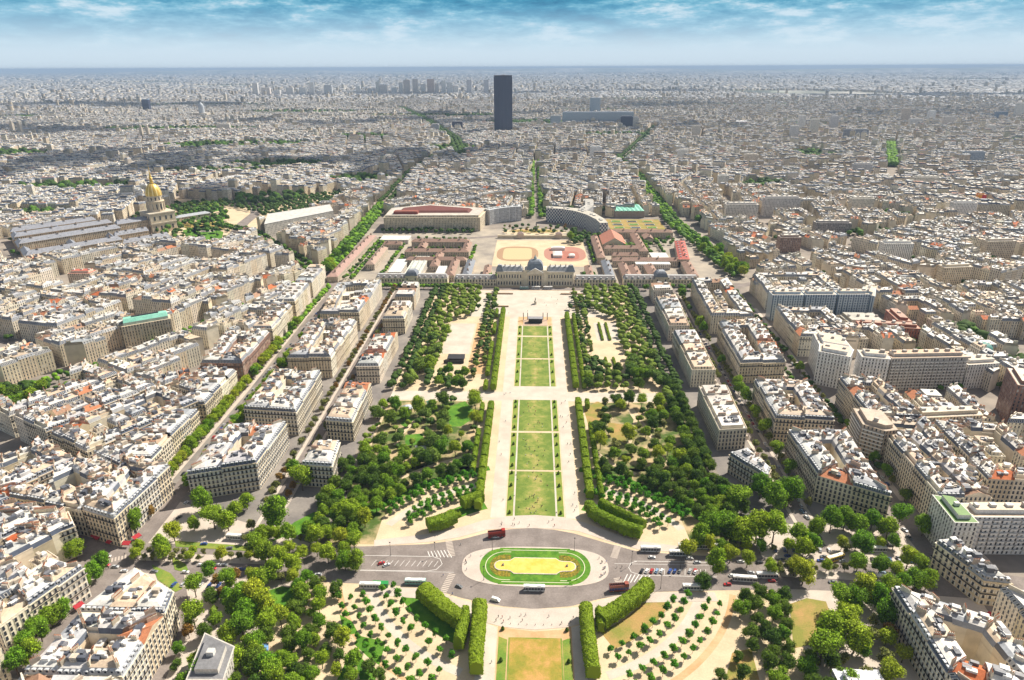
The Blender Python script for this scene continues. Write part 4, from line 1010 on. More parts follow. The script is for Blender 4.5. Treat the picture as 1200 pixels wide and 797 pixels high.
# conical yews on the lawns
YEW=[]
for y in (277.5,257,242): YEW+= [(-14.6,y),(19.2,y)]
for y in (379,395,411,427,437,452,468,482,495,513,531,541): YEW+=[(-14.4,y),(19.6,y)]
for y in (583,605,630,648,690,708,728): YEW+=[(-14.4,y),(19.6,y)]
for i,(x,y) in enumerate(sorted(YEW,key=lambda p:p[1])):
    e=empty('conical_yew',(x,y,.09),label=f"small dark conical yew, {ordn(i//2+1)} from the bottom of the {'left' if x<0 else 'right'} lawn strip",cat='yew',group='conical yews along the lawns'); e.scale=(.82,.82,.9)
    inst('trunk',cont,e); inst('crown',conm,e)
# parallel rows (both sides)
def rowtrees(kind,x,y0,y1,step,s0,s1,place,jx=.5,skip=.05,dx=0.):
    n=int((y1-y0)/step); k=0
    for i in range(n+1):
        if tr_.random()<skip: continue
        k+=1; y=y0+i*step
        tree(kind if not isinstance(kind,list) else tr_.choice(kind),x+dx*(y-y0)+tr_.uniform(-jx,jx),y+tr_.uniform(-1,1),tr_.uniform(s0,s1),place,k)
for s,sd in ((-1,'left'),(1,'right')):
    X=lambda v:2.5+s*v
    rowtrees('park',X(131),566,872,7,.72,.95,f'in outer row beside {sd} villas')
    rowtrees('park',X(121.5),566,872,7,.72,.95,f'in inner row of {sd} allee')
    if s>0: rowtrees('park',X(127),432,560,6.6,.85,1.05,f'in outer wood row beside {sd} villas'); rowtrees(['park','parkmid'],X(118),428,560,6.8,.8,1.,f'in inner wood row beside {sd} villas')
    rowtrees(['park','parkmid','street'],X(51),622,866,8,.65,.85,f'in {sd} screen beside lawns'); rowtrees(['park','parkmid','street','park'],X(58.5),580,840,9,.6,.85,f'in {sd} screen beside sand court')
def scatter(poly,kinds,minr,place,s0,s1,n=4000,avoid=(),maxn=999):
    xs=[p[0] for p in poly];ys=[p[1] for p in poly]; pts=[]
    for _ in range(n):
        p=(tr_.uniform(min(xs),max(xs)),tr_.uniform(min(ys),max(ys)))
        if not inside(p,poly) or any(inside(p,a) for a in avoid): continue
        if any((p[0]-q[0])**2+(p[1]-q[1])**2<minr*minr for q in pts): continue
        pts.append(p)
        if len(pts)>=maxn: break
    pts.sort(key=lambda p:math.hypot(*p))
    for k,p in enumerate(pts): tree(tr_.choice(kinds),p[0],p[1],tr_.uniform(s0,s1),place,k+1)
OPEN=[GP(p) for p in [[(286,702),(326,684),(350,686),(348,714),(330,744),(320,760),(272,724)],[(920,704),(950,697),(975,705),(982,735),(955,775),(925,770)],[(523,478),(545,470),(562,490),(545,512),(522,508)],[(523,478),(545,470),(560,487),(540,500),(527,500)],[(475,508),(498,505),(498,520),(475,522)],[(684,480),(700,470),(708,475),(706,490),(690,500)],[(712,493),(737,478),(748,492),(742,515),(715,514)],[(468,470),(510,470),(510,482),(468,482)],
      [(290,700),(330,687),(346,690),(345,705),(322,727),(318,742),(283,716),(282,708)],[(316,640),(345,612),(368,600),(376,604),(372,624),(330,635)],[(925,708),(945,701),(968,705),(975,725),(955,755),(930,760)],[(470,556),(560,528),(568,540),(480,568)],[(690,522),(720,540),(760,560),(750,570),(690,540)],[(395,745),(452,740),(440,797),(395,797)],[(388,690),(404,690),(400,745),(385,745)]]]
W_='dark green'
scatter([(-170,150),(-112,190),(-108,240),(-118,262),(-178,232)],['park','park','parkmid','plane'],7.6,'in lowest left garden',.7,1.0,avoid=OPEN)
scatter(GP([(348,697),(386,700),(396,742),(425,775),(446,800),(330,800),(345,740)]),['park','park','parkmid','planelight'],7.6,'by the curving path of lower left garden',.45,.9,avoid=OPEN[-1:]+[GP([(384,690),(396,690),(440,775),(475,800),(455,800),(425,778),(394,748)])])
scatter([(-132,436),(-47,438),(-47,538),(-132,538)],['park','parkmid','wood','parkmid','planelight'],9.4,'in upper left landscape garden',.5,1.15,avoid=OPEN)
scatter([(-140,350),(-108,350),(-104,374),(-92,396),(-70,416),(-47,426),(-47,436),(-140,436)],['park','park','parkmid'],7.4,'beside upper left tree quarter',.7,1.1,avoid=OPEN)
scatter([(52,438),(110,438),(110,538),(52,538)],['park','parkmid','wood','street','planelight'],9.8,'in upper right landscape garden',.5,1.15,avoid=OPEN)
scatter([(140,352),(112,352),(108,374),(96,396),(76,414),(52,424),(52,436),(118,436),(140,400)],['park','park','parkmid'],7.2,'beside upper right tree quarter',.7,1.1,avoid=OPEN)
for s,sd in ((-1,'left'),(1,'right')):
    P=[(2.5+s*100,600),(2.5+s*117,566),(2.5+s*117,870),(2.5+s*72,870),(2.5+s*72,762),(2.5+s*98,748)] if s<0 else [(2.5+s*92,590),(2.5+s*117,566),(2.5+s*117,870),(2.5+s*64,870),(2.5+s*64,800),(2.5+s*95,745)]
    scatter(P,['wood','wood','wood','parkmid'],8.2,f'in broad {sd} wood beside sand court',.85,1.15)
scatter([(-100,566),(-64,566),(-64,592),(-100,600)],['park','parkmid'],8,'at foot of left sand court',.8,1.,)
scatter([(52,566),(98,566),(98,590),(52,640)],['park','parkmid'],8.4,'at foot of right sand court',.8,1.)
# lower left garden
scatter([(-178,230),(-128,230),(-112,262),(-116,300),(-122,304),(-178,304)],['park','park','parkmid','plane'],8.6,'in lower left garden',.5,1.05,avoid=OPEN,maxn=70)
scatter([(112,246),(150,240),(158,305),(112,305)],['park','park','parkmid'],7.6,'in lower right garden',.6,.9,avoid=OPEN)
scatter([(88,215),(112,215),(108,262),(92,255)],['park'],9,'beside lower right sand',.5,.7)
scatter([(150,240),(184,238),(186,302),(160,304)],['planelight','plane','street'],10,'before lower right corner block',.75,1.1,avoid=OPEN)
# quay trees
for px,py,kd,s in [(372,640,'planelight',1.05),(385,660,'planelight',.95),(400,640,'planelight',.9),(405,668,'plane',.85),(418,668,'plane',.85),(416,648,'plane',.9),(405,655,'planelight',.8),(395,700,'park',.8),(362,628,'plane',.8),
   (325,618,'plane',1.4),(312,660,'plane',1.05),(330,668,'planelight',1.05),(345,672,'planelight',.95),(322,680,'plane',.95),(300,650,'plane',.9),(340,650,'planelight',.7),(355,655,'planelight',.7),(372,652,'planelight',.65),(310,634,'plane',.8),
   (355,575,'plane',1.3),(345,560,'plane',.9),(415,615,'planelight',1.),(428,618,'planelight',.95),(402,612,'planelight',1.),
   (238,600,'plane',1.2),(252,620,'plane',1.25),(268,622,'planelight',1.1),(277,610,'plane',1.),(290,597,'plane',.9),(228,622,'plane',.7),
   (191,652,'plane',.95),(205,634,'planelight',1.),(222,690,'plane',1.),(230,700,'plane',.9),(215,706,'plane',.9),(246,676,'plane',.7),(221,712,'plane',.9),
   (160,625,'plane',1.1),(168,612,'russet',1.2),(178,606,'russet',1.1),(90,655,'plane',1.),(50,668,'plane',1.05),(58,672,'plane',.8),(18,670,'plane',.7),(100,690,'plane',1.),(112,680,'plane',.9),(122,668,'plane',.8),(90,712,'plane',.8),(62,735,'plane',1.),(75,725,'plane',.9),(88,702,'plane',.8),(50,752,'plane',.9),(35,765,'plane',.9),(40,780,'plane',1.),(22,792,'plane',1.),(10,797,'planelight',1.),
   (805,655,'planelight',.95),(820,640,'plane',1.1),(838,672,'plane',1.05),(822,690,'park',.9),(868,640,'planelight',1.4),(885,636,'planelight',1.45),(905,636,'planelight',1.4),(830,632,'plane',1.2),(848,630,'plane',1.1),(862,600,'plane',1.4),(905,598,'plane',1.4),(925,590,'plane',1.35),(890,585,'plane',1.2),(855,660,'planelight',.8),(875,665,'planelight',.8),
   (935,640,'plane',1.1),(948,650,'plane',1.),(940,655,'planelight',1.),(940,685,'planelight',1.15),(930,675,'planelight',.9),(955,630,'plane',.9),
   (972,625,'plane',1.2),(988,622,'plane',1.1),(1003,628,'plane',1.15),(1020,622,'plane',1.1),(1010,650,'plane',1.05),(1038,632,'plane',1.1),(990,648,'street',.9),(1003,672,'plane',.9),(1030,672,'plane',.85),(1062,666,'planelight',1.),(1075,672,'plane',.85),(1048,678,'planelight',.8),(1052,618,'plane',1.1),(1080,628,'plane',1.05),
   (1010,705,'planelight',1.2),(1025,712,'plane',1.1),(1000,716,'plane',1.),(1040,700,'plane',.9),(1055,695,'plane',.9),(1070,692,'plane',.9),(1085,690,'plane',.85),(1045,728,'plane',1.),(1035,735,'plane',1.),(1125,680,'plane',1.),(1120,665,'plane',.8),(1128,690,'plane',.7),
   (985,745,'planelight',1.3),(970,755,'plane',1.4),(1000,765,'planelight',1.3),(1020,755,'street',1.2),(1040,752,'russet',1.3),(960,780,'plane',1.3),(1165,728,'plane',1.),(1180,745,'plane',1.),(1195,760,'plane',1.),(1110,625,'street',.6),
   (255,688,'russet',1.),(262,702,'russet',1.),(272,690,'russet',1.05),(277,680,'russet',1.),(280,704,'street',1.05),(248,705,'russet',.8),(285,715,'plane',1.1),(300,712,'planelight',1.2),(310,720,'planelight',1.1),(292,730,'plane',1.1),(315,745,'planelight',1.),(285,745,'plane',1.),(330,735,'planelight',.9),
   (215,735,'street',1.1),(222,748,'russet',1.),(212,758,'street',1.1),(205,770,'russet',1.),(200,785,'street',1.)]:
    x,y=G(px,py); tree(kd,x,y,s*1.0,'beside the quay crossroads',None)
for x0,x1,y in ((-238,-190,331.5),(-238,-190,326.5),(-186,-140,328.5),(140,205,327.5),(140,172,323)):
    for k in range(int((x1-x0)/5.5)): tree('planelight' if k%3==0 else 'street',x0+k*5.5+tr_.uniform(-.6,.6),y+tr_.uniform(-.4,.4),tr_.uniform(.5,.75),f"on the {'left' if x0<0 else 'right'} quay median",k+1)
for x0,x1,y in ((-160,-105,347),(108,185,343),(190,235,348),(-160,-108,309)):
    for k in range(int((x1-x0)/8)): tree(['planelight','plane','street'][k%3],x0+k*8+tr_.uniform(-.8,.8),y+tr_.uniform(-1,1),tr_.uniform(.55,.85),f"along the {'left' if x0<0 else 'right'} quay pavement",k+1)
# streets
rowtrees(['street','russet','street'],-178.5,345,870,9.5,.75,1.0,'on left side of inner left street',.4,.1,-.012)
rowtrees(['street','street','russet'],-166.5,345,870,9.5,.7,.95,'on right side of inner left street',.4,.1,-.012)
rowtrees(['street','street'],172.5,390,870,9.5,.75,1.0,'on left side of inner right street',.4,.1,.012)
rowtrees(['street','street','plane'],185,390,870,9.5,.75,1.0,'on right side of inner right street',.4,.1,.012)
rowtrees(['planelight','plane','plane'],-241.5,402,860,8.,.66,.85,'on right side of left avenue',.4,.06,-.02)
rowtrees(['planelight','plane','planelight'],-261.,402,880,8.,.7,.9,'on left side of left avenue',.4,.06,-.026)
rowtrees(['park','plane','street'],254,400,900,9.5,.6,.78,'on right side of right avenue',.4,.08,.022)
rowtrees(['park','plane','street'],237.5,400,900,9.5,.55,.7,'on left side of right avenue',.4,.08,.03)
# school front and Y-shaped office gardens
for i in range(22): tree('planelight' if i%3 else 'plane',-215+i*6.2,872+tr_.uniform(-1,1),tr_.uniform(.7,.9),'before left wing of domed school',i+1)
for i,x in enumerate([92,128,150,172,184,196,208,220]): tree('plane',x,872,.95,'before right wing of domed school',i+1)
for x0 in (-62,72):
    for i in range(4): tree('plane',x0+(i%2)*11,915+(i//2)*13,.95,'behind central block of domed school',i+1)
for i in range(7): tree('park',-76+i*4.9*2,790 if i<4 else 792,.85,'in row at head of left sand court' if i<4 else 'x',i+1)
TREES[:]=[t for t in TREES if t[4]!='x']
for i in range(5): tree('park',45+i*11,790,.85,'in row at head of right sand court',i+1)
def line_trees(pts,step,off,kinds,s0,s1,place,jit_=1.2,d0=0,d1=9e9):
    k=0
    for i in range(len(pts)-1):
        a,b=pts[i],pts[i+1]; L=math.hypot(b[0]-a[0],b[1]-a[1]); nx,ny=-(b[1]-a[1])/L,(b[0]-a[0])/L; n=int(L/step)
        for j in range(n):
            p=lerp(a,b,j/n)
            for o in off:
                q=(p[0]+nx*o+tr_.uniform(-jit_,jit_),p[1]+ny*o+tr_.uniform(-jit_,jit_)); d=math.hypot(*q)
                if d0<d<d1 and tr_.random()>.06: k+=1; tree(tr_.choice(kinds),q[0],q[1],tr_.uniform(s0,s1),place,k)
line_trees(MPa[:3],8.5,(-9,9,-1),['plane','planelight','plane'],.9,1.2,'along the avenue left of the school')
line_trees([(290,930),(262,1263),(278,1908)],8.5,(-10,10,0),['plane','planelight','plane'],.9,1.25,'along the avenue right of the school')
line_trees([(5,1335),(6,2180)],9,(-9,9),['plane','planelight'],.9,1.2,'along the avenue behind the school')
line_trees([(5,1335),(6,1900)],9,(-15,15),['plane','park'],.8,1.,'in outer rows of the avenue behind the school')
line_trees([(-298,952),(-373,736),(-417,619),(-482,541)],9,(-4.5,4.5),['planelight','plane'],.55,.75,'along the slanting left avenue')
line_trees([(-314,943),(-494,1184),(-600,1260)],9,(-6,6),['plane','park'],.8,1.,'along the avenue to the golden dome')
line_trees(MPa[2:],12,(-9,9),['park'],1.,1.3,'f'); line_trees([(278,1908),(262,2400)],12,(-9,9),['plane'],1.,1.3,'f')
line_trees(GP([(727,190),(745,172),(768,150)]),12,(-12,10),['park'],1.1,1.5,'f'); line_trees(GP([(542,188),(533,166),(500,143),(470,128)]),12,(-15,0,15),['park'],1.4,1.9,'f'); line_trees(GP([(1043,170),(1045,196)]),9,(-10,0,10),['planelight','plane'],1.3,1.7,'f')
scatter([(-538,507),(-432,507),(-408,532),(-440,556),(-538,556)],['park','plane','park'],9,'in wooded square behind the left houses',.9,1.2)
scatter(GP([(330,262),(400,238),(400,226),(300,240),(262,236),(262,242),(300,250)]),['park'],11,'in tree rows beyond the dome gardens',.9,1.2)
scatter(GP([(205,240),(262,238),(262,244),(210,252)]),['park','parkmid'],12,'in the hedged gardens right of the golden dome',.8,1.1)
scatter(GP([(206,262),(262,262),(270,270),(262,290),(208,290)]),['park'],22,'around the round lawn right of the golden dome',.6,.8)
scatter([(-800,1330),(-650,1160),(-560,1200),(-600,1330),(-720,1500)],['park','plane'],15,'in gardens behind the golden dome',1.,1.4)
scatter([(-108,1196),(-275,1200),(-275,1216),(-108,1212)],['park'],9,'before the long red-roofed ministry',.8,1.)
scatter([(-56,1196),(60,1196),(60,1250),(-56,1250)],['park','russet'],13,'around the half-round square',.7,.9)
scatter([(60,1120),(100,1120),(112,1160),(70,1200)],['plane','park'],10,'before the curved office',1.,1.3)
scatter([(125,1075),(160,1075),(160,1105),(125,1105)],['plane'],8,'in the right barracks court',1.,1.2)
scatter([(-190,1050),(-118,1050),(-118,1085),(-190,1085)],['park'],8,'in the left barracks court',.5,.7)
for x0,y0,y1,k_ in ((-203,990,1040,1),(-262,910,1150,1),(-253,910,1150,1),(-150,1005,1030,1),(-95,1000,1100,1),(92,1000,1130,0),(185,1060,1150,1),(206,1060,1150,1),(-215,905,1110,0)):
    rowtrees(['plane','park','planelight'],x0,y0,y1,9,.6,.8,f'in barracks yard row {"beside the left avenue" if x0<-250 else "of the left yard" if x0<0 else "of the right yard"}')
scatter([(-190,1000),(-118,1000),(-118,1027),(-190,1027)],['park','street'],8,'in the front left barracks court',.5,.8)
scatter([(-200,1112),(-110,1112),(-110,1150),(-200,1150)],['park','plane'],10,'in the rear left barracks court',.6,.9)
scatter([(180,1100),(240,1125),(240,1160),(180,1160)],['park','plane'],11,'in the rear right barracks court',.6,.9)
# far parks and street trees
for (cx_,cy_,a,b,n) in PARKS+[(600,1180,60,34,22),(330,1280,30,10,6),(70,1360,50,14,14),(190,1390,60,14,14)]:
    for _ in range(n):
        t=tr_.uniform(0,6.28); k=math.sqrt(tr_.random()); tree(tr_.choice(['park','plane','park']),cx_+a*k*math.cos(t),cy_+b*k*math.sin(t),tr_.uniform(1.3,2.0),'f')
for _ in range(4200):
    d=tr_.uniform(500,5200); t=R(tr_.uniform(-42,42)); x,y=d*math.sin(t),d*math.cos(t)
    if abs(x)<330 and y<1400: continue
    if nearest((x,y))%4==0 or tr_.random()<.2: tree(tr_.choice(['park','plane']),x,y,tr_.uniform(.6,1.),'f')
# keep trees off roads / buildings, split into individuals and the far mass
HQ=[ccw(L['q']) for L in LOTS if L['d']<1500]
from collections import defaultdict
cell=defaultdict(list)
for q in HQ:
    c=cen(q); cell[(int(c[0]//40),int(c[1]//40))].append(q)
def inhouse(x,y):
    i,j=int(x//40),int(y//40)
    for a in (-1,0,1):
        for b in (-1,0,1):
            for q in cell.get((i+a,j+b),()):
                if inside((x,y),q): return True
    return False
NOTREE=[(-212,318),(-197,292),(-187,262),(-182,240)]
AXR=[(-470,312),(470,312),(470,340),(-470,340)]
keep=[]
for T_ in TREES:
    k,x,y,s,pl,kk=T_
    if inhouse(x,y) : continue
    if not (-60<PX(x,y,5)[0]<1260 and PX(x,y,0)[1]<840): continue
    if pl.startswith('in ') and -100<x<100 and 300<y<352: continue
    if any(segd((x,y),NOTREE[i],NOTREE[i+1])<8 for i in range(len(NOTREE)-1)): continue
    T_.append(math.hypot(x,y)); keep.append(T_)
TREES=keep; TREES.sort(key=lambda t:-(t[3]*(1.7 if t[0]=='young' else 5)/t[6]))
tc_=defaultdict(int); LIMT={'park_tree':298,'plane_tree':298,'street_tree':298,'young_tree':298}
stuffT=[]; indT=[]
for T_ in TREES:
    nm=NAMES[T_[0]]; vis=PX(T_[1],T_[2],8)
    if T_[4]!='f' and tc_[nm]<LIMT[nm] and -12<vis[0]<1212 and vis[1]<806: tc_[nm]+=1; indT.append(T_)
    else: stuffT.append(T_)
labc=defaultdict(int); indT.sort(key=lambda t:t[6])
GRP={'park_tree':'trees of the park','plane_tree':'broad plane trees','street_tree':'small street trees','young_tree':'young trees planted in arcs on the sand'}
for T_ in indT:
    k,x,y,s,pl,kk,d=T_; nm=NAMES[k]; v=tr_.randrange(len(TK[k])); cme,tme,ame=TK[k][v]
    if k=='young': base=f"{CC[k]} round young tree {pl}"
    else: base=f"{CC[k]} {'broad' if k in('plane','planelight') else 'round' if k[0]=='p' else 'small'} tree {pl}"
    labc[base]+=1; n=labc[base]
    lab=base.replace(' tree ',f' tree, {ordn(n)} nearest, ',1) if False else f"{ordn(n)} {base}"
    rz=tr_.uniform(0,6.28); sc=(s*tr_.uniform(.92,1.08),s*tr_.uniform(.92,1.08),s*tr_.uniform(.9,1.12))
    if d<620:
        e=empty(nm,(x,y,.02),rz,label=lab,cat='tree',group=GRP[nm]); e.scale=sc
        inst('trunk',tme,e); inst('crown',cme,e)
    else: inst(nm,ame,None,(x,y,.02),rz,sc,label=lab,cat='tree',group=GRP[nm])
# the far mass of trees as one object
def treemass(name,items,label):
    bm=bmesh.new(); bmesh.ops.create_icosphere(bm,subdivisions=2,radius=1); bv=np.array([v.co[:] for v in bm.verts]); bf=np.array([[v.index for v in f.verts] for f in bm.faces]); bm.free()
    rs=np.random.RandomState(2); V=[];F=[];T=[];o=0; lod=[]
    for (k,x,y,s,pl,kk,d) in items:
        R_=(3.4 if k in('street','russet') else 5)*s; nl=3 if d<1800 else 1
        for _ in range(nl):
            r_=R_*(rs.uniform(.5,.75) if nl>1 else 1.); ox,oy=(rs.uniform(-.5,.5,2)*R_ if nl>1 else (0,0))
            kx=1+rs.uniform(-.3,.25,len(bv)); v=bv*kx[:,None]*r_; v[:,2]*=.85; v+=np.array([x+ox,y+oy,R_*1.25+rs.uniform(-.15,.2)*R_])
            V.append(v);F.append(bf+o);o+=len(bv); c={'park':(.5,.58,.7),'plane':(.85,1.05,.9),'planelight':(1.9,2.1,1.1)}.get(k,(1.6,1.3,1.5)); kk_=rs.uniform(.7,1.3,len(bf))
            T.append(np.concatenate([np.array(c)[None]*kk_[:,None],np.ones((len(bf),1))],1))
        q=np.array([[x-.3,y-.3,0],[x+.3,y-.3,0],[x+.3,y+.3,0],[x,y,R_]]); V.append(q);F.append(np.array([[0,1,3],[1,2,3]])+o);o+=4;T.append(np.tile([.8,.5,.5,1],(2,1)))
    V=np.concatenate(V);F=np.concatenate(F);T=np.concatenate(T); me=bpy.data.meshes.new(name); me.vertices.add(len(V)); me.vertices.foreach_set('co',V.ravel()); me.loops.add(F.size); me.polygons.add(len(F)); me.loops.foreach_set('vertex_index',F.ravel().astype(np.int32)); me.polygons.foreach_set('loop_start',np.arange(len(F),dtype=np.int32)*3)
    me.materials.append(lf_dark); at=me.attributes.new('tint','FLOAT_COLOR','FACE'); at.data.foreach_set('color',T.ravel().astype(np.float32)); me.update(); inst(name,me,kind='stuff',label=label)
treemass('distant_trees',stuffT,'far trees along streets and in parks between the city houses')
# ---- clipped tree walls (hedges on trunks)
def hedge(name,pts,w,h,z0,label,grp='clipped tree walls around the oval'):
    rs=np.random.RandomState(int(abs(pts[0][0])*10)); V=[];F=[];T=[]; c=cen(pts)
    n=len(pts); sub=[]
    for i in range(n-1):
        L=math.hypot(pts[i+1][0]-pts[i][0],pts[i+1][1]-pts[i][1]); m_=max(1,int(L/1.6))
        for j in range(m_): sub.append(lerp(pts[i],pts[i+1],j/m_))
    sub.append(pts[-1]); n=len(sub); ww=w if callable(w) else (lambda t:w)
    prof=[(-1,0),(-1.02,.35),(-1,.72),(-.84,.93),(-.45,1.03),(.0,1.06),(.45,1.03),(.84,.93),(1,.72),(1.02,.35),(1,0)]; m_=len(prof)
    for i,p in enumerate(sub):
        a=sub[max(0,i-1)];b=sub[min(n-1,i+1)];l=math.hypot(b[0]-a[0],b[1]-a[1]);nx,ny=-(b[1]-a[1])/l,(b[0]-a[0])/l; W2=ww(i/(n-1))/2
        for (u,z) in prof:
            r_=rs.uniform(-.4,.4); V.append((p[0]-c[0]+nx*(u*W2+r_),p[1]-c[1]+ny*(u*W2+r_),z0+z*h+rs.uniform(-.4,.4)*(1 if z>.1 else 2.)))
    for i in range(n-1):
        for j in range(m_-1): F.append([i*m_+j,i*m_+j+1,(i+1)*m_+j+1,(i+1)*m_+j]); T.append(rs.uniform(.7,.95))
        F.append([i*m_,(i+1)*m_,(i+1)*m_+m_-1,i*m_+m_-1]); T.append(.7)
    F.append(list(range(m_))); T.append(.8); F.append([(n-1)*m_+j for j in range(m_)][::-1]); T.append(.8)
    nf=len(F); base=[F[k] for k in range(nf)]
    for f in base[:]:
        if len(f)!=4: continue
        P=[np.array(V[i]) for i in f]; nrm=np.cross(P[1]-P[0],P[3]-P[0]); ar=np.linalg.norm(nrm)
        for _ in range(int(min(36,ar*8))):
            a,b=rs.uniform(0,1,2); q=P[0]*(1-a)*(1-b)+P[1]*a*(1-b)+P[2]*a*b+P[3]*(1-a)*b+rs.normal(size=3)*.2
            n_=rs.normal(size=3)+nrm/max(ar,.01)*-.8; n_/=np.linalg.norm(n_); t=np.cross(n_,rs.normal(size=3)); t/=np.linalg.norm(t); s_=np.cross(n_,t); z=rs.uniform(.16,.36)
            o=len(V); V.extend([tuple(q+t*z),tuple(q+s_*z),tuple(q-t*z),tuple(q-s_*z)]); F.append([o,o+1,o+2,o+3]); T.append(rs.choice([.5,.75,1.,1.2,1.5])*rs.uniform(.9,1.1))
    me=bpy.data.meshes.new('foliage'); me.from_pydata([tuple(map(float,v)) for v in V],[],F); me.materials.append(lf_hedge); at=me.attributes.new('tint','FLOAT_COLOR','FACE'); at.data.foreach_set('color',np.array([(t,t,t,1) for t in T],dtype=np.float32).ravel()); me.update()
    e=empty(name,(c[0],c[1],.03),label=label,cat='hedge',group=grp); inst('foliage',me,e)
    if z0>.5:
        V=[];Fq=[]
        for i in range(1,n-1,3):
            a=sub[i-1];b=sub[i+1];l=math.hypot(b[0]-a[0],b[1]-a[1]);nx,ny=-(b[1]-a[1])/l,(b[0]-a[0])/l; W2=ww(i/(n-1))/2
            for u in ((-.6,.6) if W2>2 else (0,)):
                v=[];f=[]; tube(v,f,(sub[i][0]-c[0]+nx*W2*u,sub[i][1]-c[1]+ny*W2*u,0),(sub[i][0]-c[0]+nx*W2*u,sub[i][1]-c[1]+ny*W2*u,z0+.8),.17,.13); inst('trunk',mesh_vf('trunk',v,f,bark),e)
arcU=lambda r,a0,a1,n=10: arc((2.5,326),r,a0,a1,n)
hedge('clipped_hedge',[(-66,358),(-56,363),(-50,368)],8,6.5,2.5,'clipped box of trees at road end of upper left lawn')
hedge('clipped_hedge',[(-46,381),(-40,386),(-33,390)],6,7,2.5,'clipped box of trees at top of upper left lawn')
hedge('clipped_hedge',[(-56,371),(-48,377)],6,3.,0,'low clipped hedge between two boxes on upper left lawn')
hedge('clipped_hedge',[(38,382),(41,373),(50,365),(60,358),(69,354)],6.5,6.5,2.5,'bent clipped wall of trees, upper right of roundabout')
hedge('clipped_hedge',[(46,384),(55,375),(66,366),(72,361)],4.6,6.5,2.5,'inner clipped wall of trees, upper right of roundabout')
hedge('clipped_hedge',[(-60,300),(-53,293),(-45,285),(-36,278)],lambda t:10-2*t,6.8,2.5,'broad clipped wall of trees, lower left of roundabout')
hedge('clipped_hedge',[(-34.5,284),(-35,272),(-36.5,262)],lambda t:4+1*math.sin(3*t),8.,2,'narrow clipped wall of trees, lower left of promenade')
hedge('clipped_hedge',[(-27.5,290),(-27,272),(-27,256),(-26,247)],lambda t:7.6-1.5*t,7.2,2,'long thick clipped wall beside lower left promenade')
hedge('clipped_hedge',[(29.6,289),(29.5,272),(30,256),(30.5,246)],lambda t:6.4,7.5,2,'long clipped wall beside lower right promenade')
hedge('clipped_hedge',[(66,308),(60,300),(50,291),(37,280)],lambda t:7.6,7,2.5,'curved clipped wall of trees, lower right of roundabout')
hedge('clipped_hedge',[(36.5,288),(36.8,276)],3.5,6,1.5,'short clipped wall between two lower right walls')
# rows of clipped hedges beside the promenades
for s,sd in ((-1,'left'),(1,'right')):
    y=380; k=0
    while y<760:
        L=tr_.uniform(13,17) if y<640 else tr_.uniform(20,30)
        if not (538<y+L/2<566):
            for j,(off,w_) in enumerate(((38 if s<0 else 37.6,4.8),(45.5,3.2))):
                if s<0 and y<420 and j==1: continue
                if s>0 and y<392: continue
                if tr_.random()<.12 and j==1: continue
                k+=1; x=2.5+s*off; hedge('clipped_hedge',[(x,y),(x,y+L-2.6)],w_,5.8 if j==0 else 4.5,2.0,f'{ordn(k)} rectangular clipped hedge up the {sd} side of the lawns','rectangular clipped hedges beside the lawns')
        y+=L
for i,(x,y0,y1) in enumerate([(76,690,742),(84,690,742),(82,592,640),(74,592,640)]): hedge('low_hedge',[(x,y0),(x,y1)],2.,2.2,0,f'thin low hedge strip, {ordn(i+1)} in the right sand court','thin hedge strips in the right sand court')
# ================================================================== landmarks and modern buildings
def frame(o,ang):
    ca,sa=math.cos(ang),math.sin(ang); return lambda x,y:(o[0]+x*ca-y*sa,o[1]+x*sa+y*ca)
def gable(mb,P,H,rh,mat,tint,wt=(.6,.52,.4),hip=0.,win=True,wm=None):
    """P near-left,near-right,far-right,far-left; ridge along the longer side"""
    P=ccw(P); wm=wm or facade
    mb.prism(P,0,H,wm,top=zinc,tint=wt,win=win,bottom=False)
    L0=math.hypot(P[1][0]-P[0][0],P[1][1]-P[0][1]); L1=math.hypot(P[2][0]-P[1][0],P[2][1]-P[1][1])
    p=P if L0>=L1 else P[1:]+P[:1]
    m0=lerp(p[3],p[0],.5); m1=lerp(p[1],p[2],.5); a,b=lerp(m0,m1,hip),lerp(m0,m1,1-hip); z=H+.05
    p=offset(p,[-.5]*4)
    mb.face([(*p[0],z),(*p[1],z),(*b,H+rh),(*a,H+rh)],mat,None,tint); mb.face([(*p[2],z),(*p[3],z),(*a,H+rh),(*b,H+rh)],mat,None,tint)
    em=mat if hip else wm
    mb.face([(*p[1],z),(*p[2],z),(*b,H+rh)],em,None,tint if hip else wt); mb.face([(*p[3],z),(*p[0],z),(*a,H+rh)],em,None,tint if hip else wt)
SLT=(.24,.26,.30); RED=(.42,.15,.10); BRN=(.34,.22,.17)
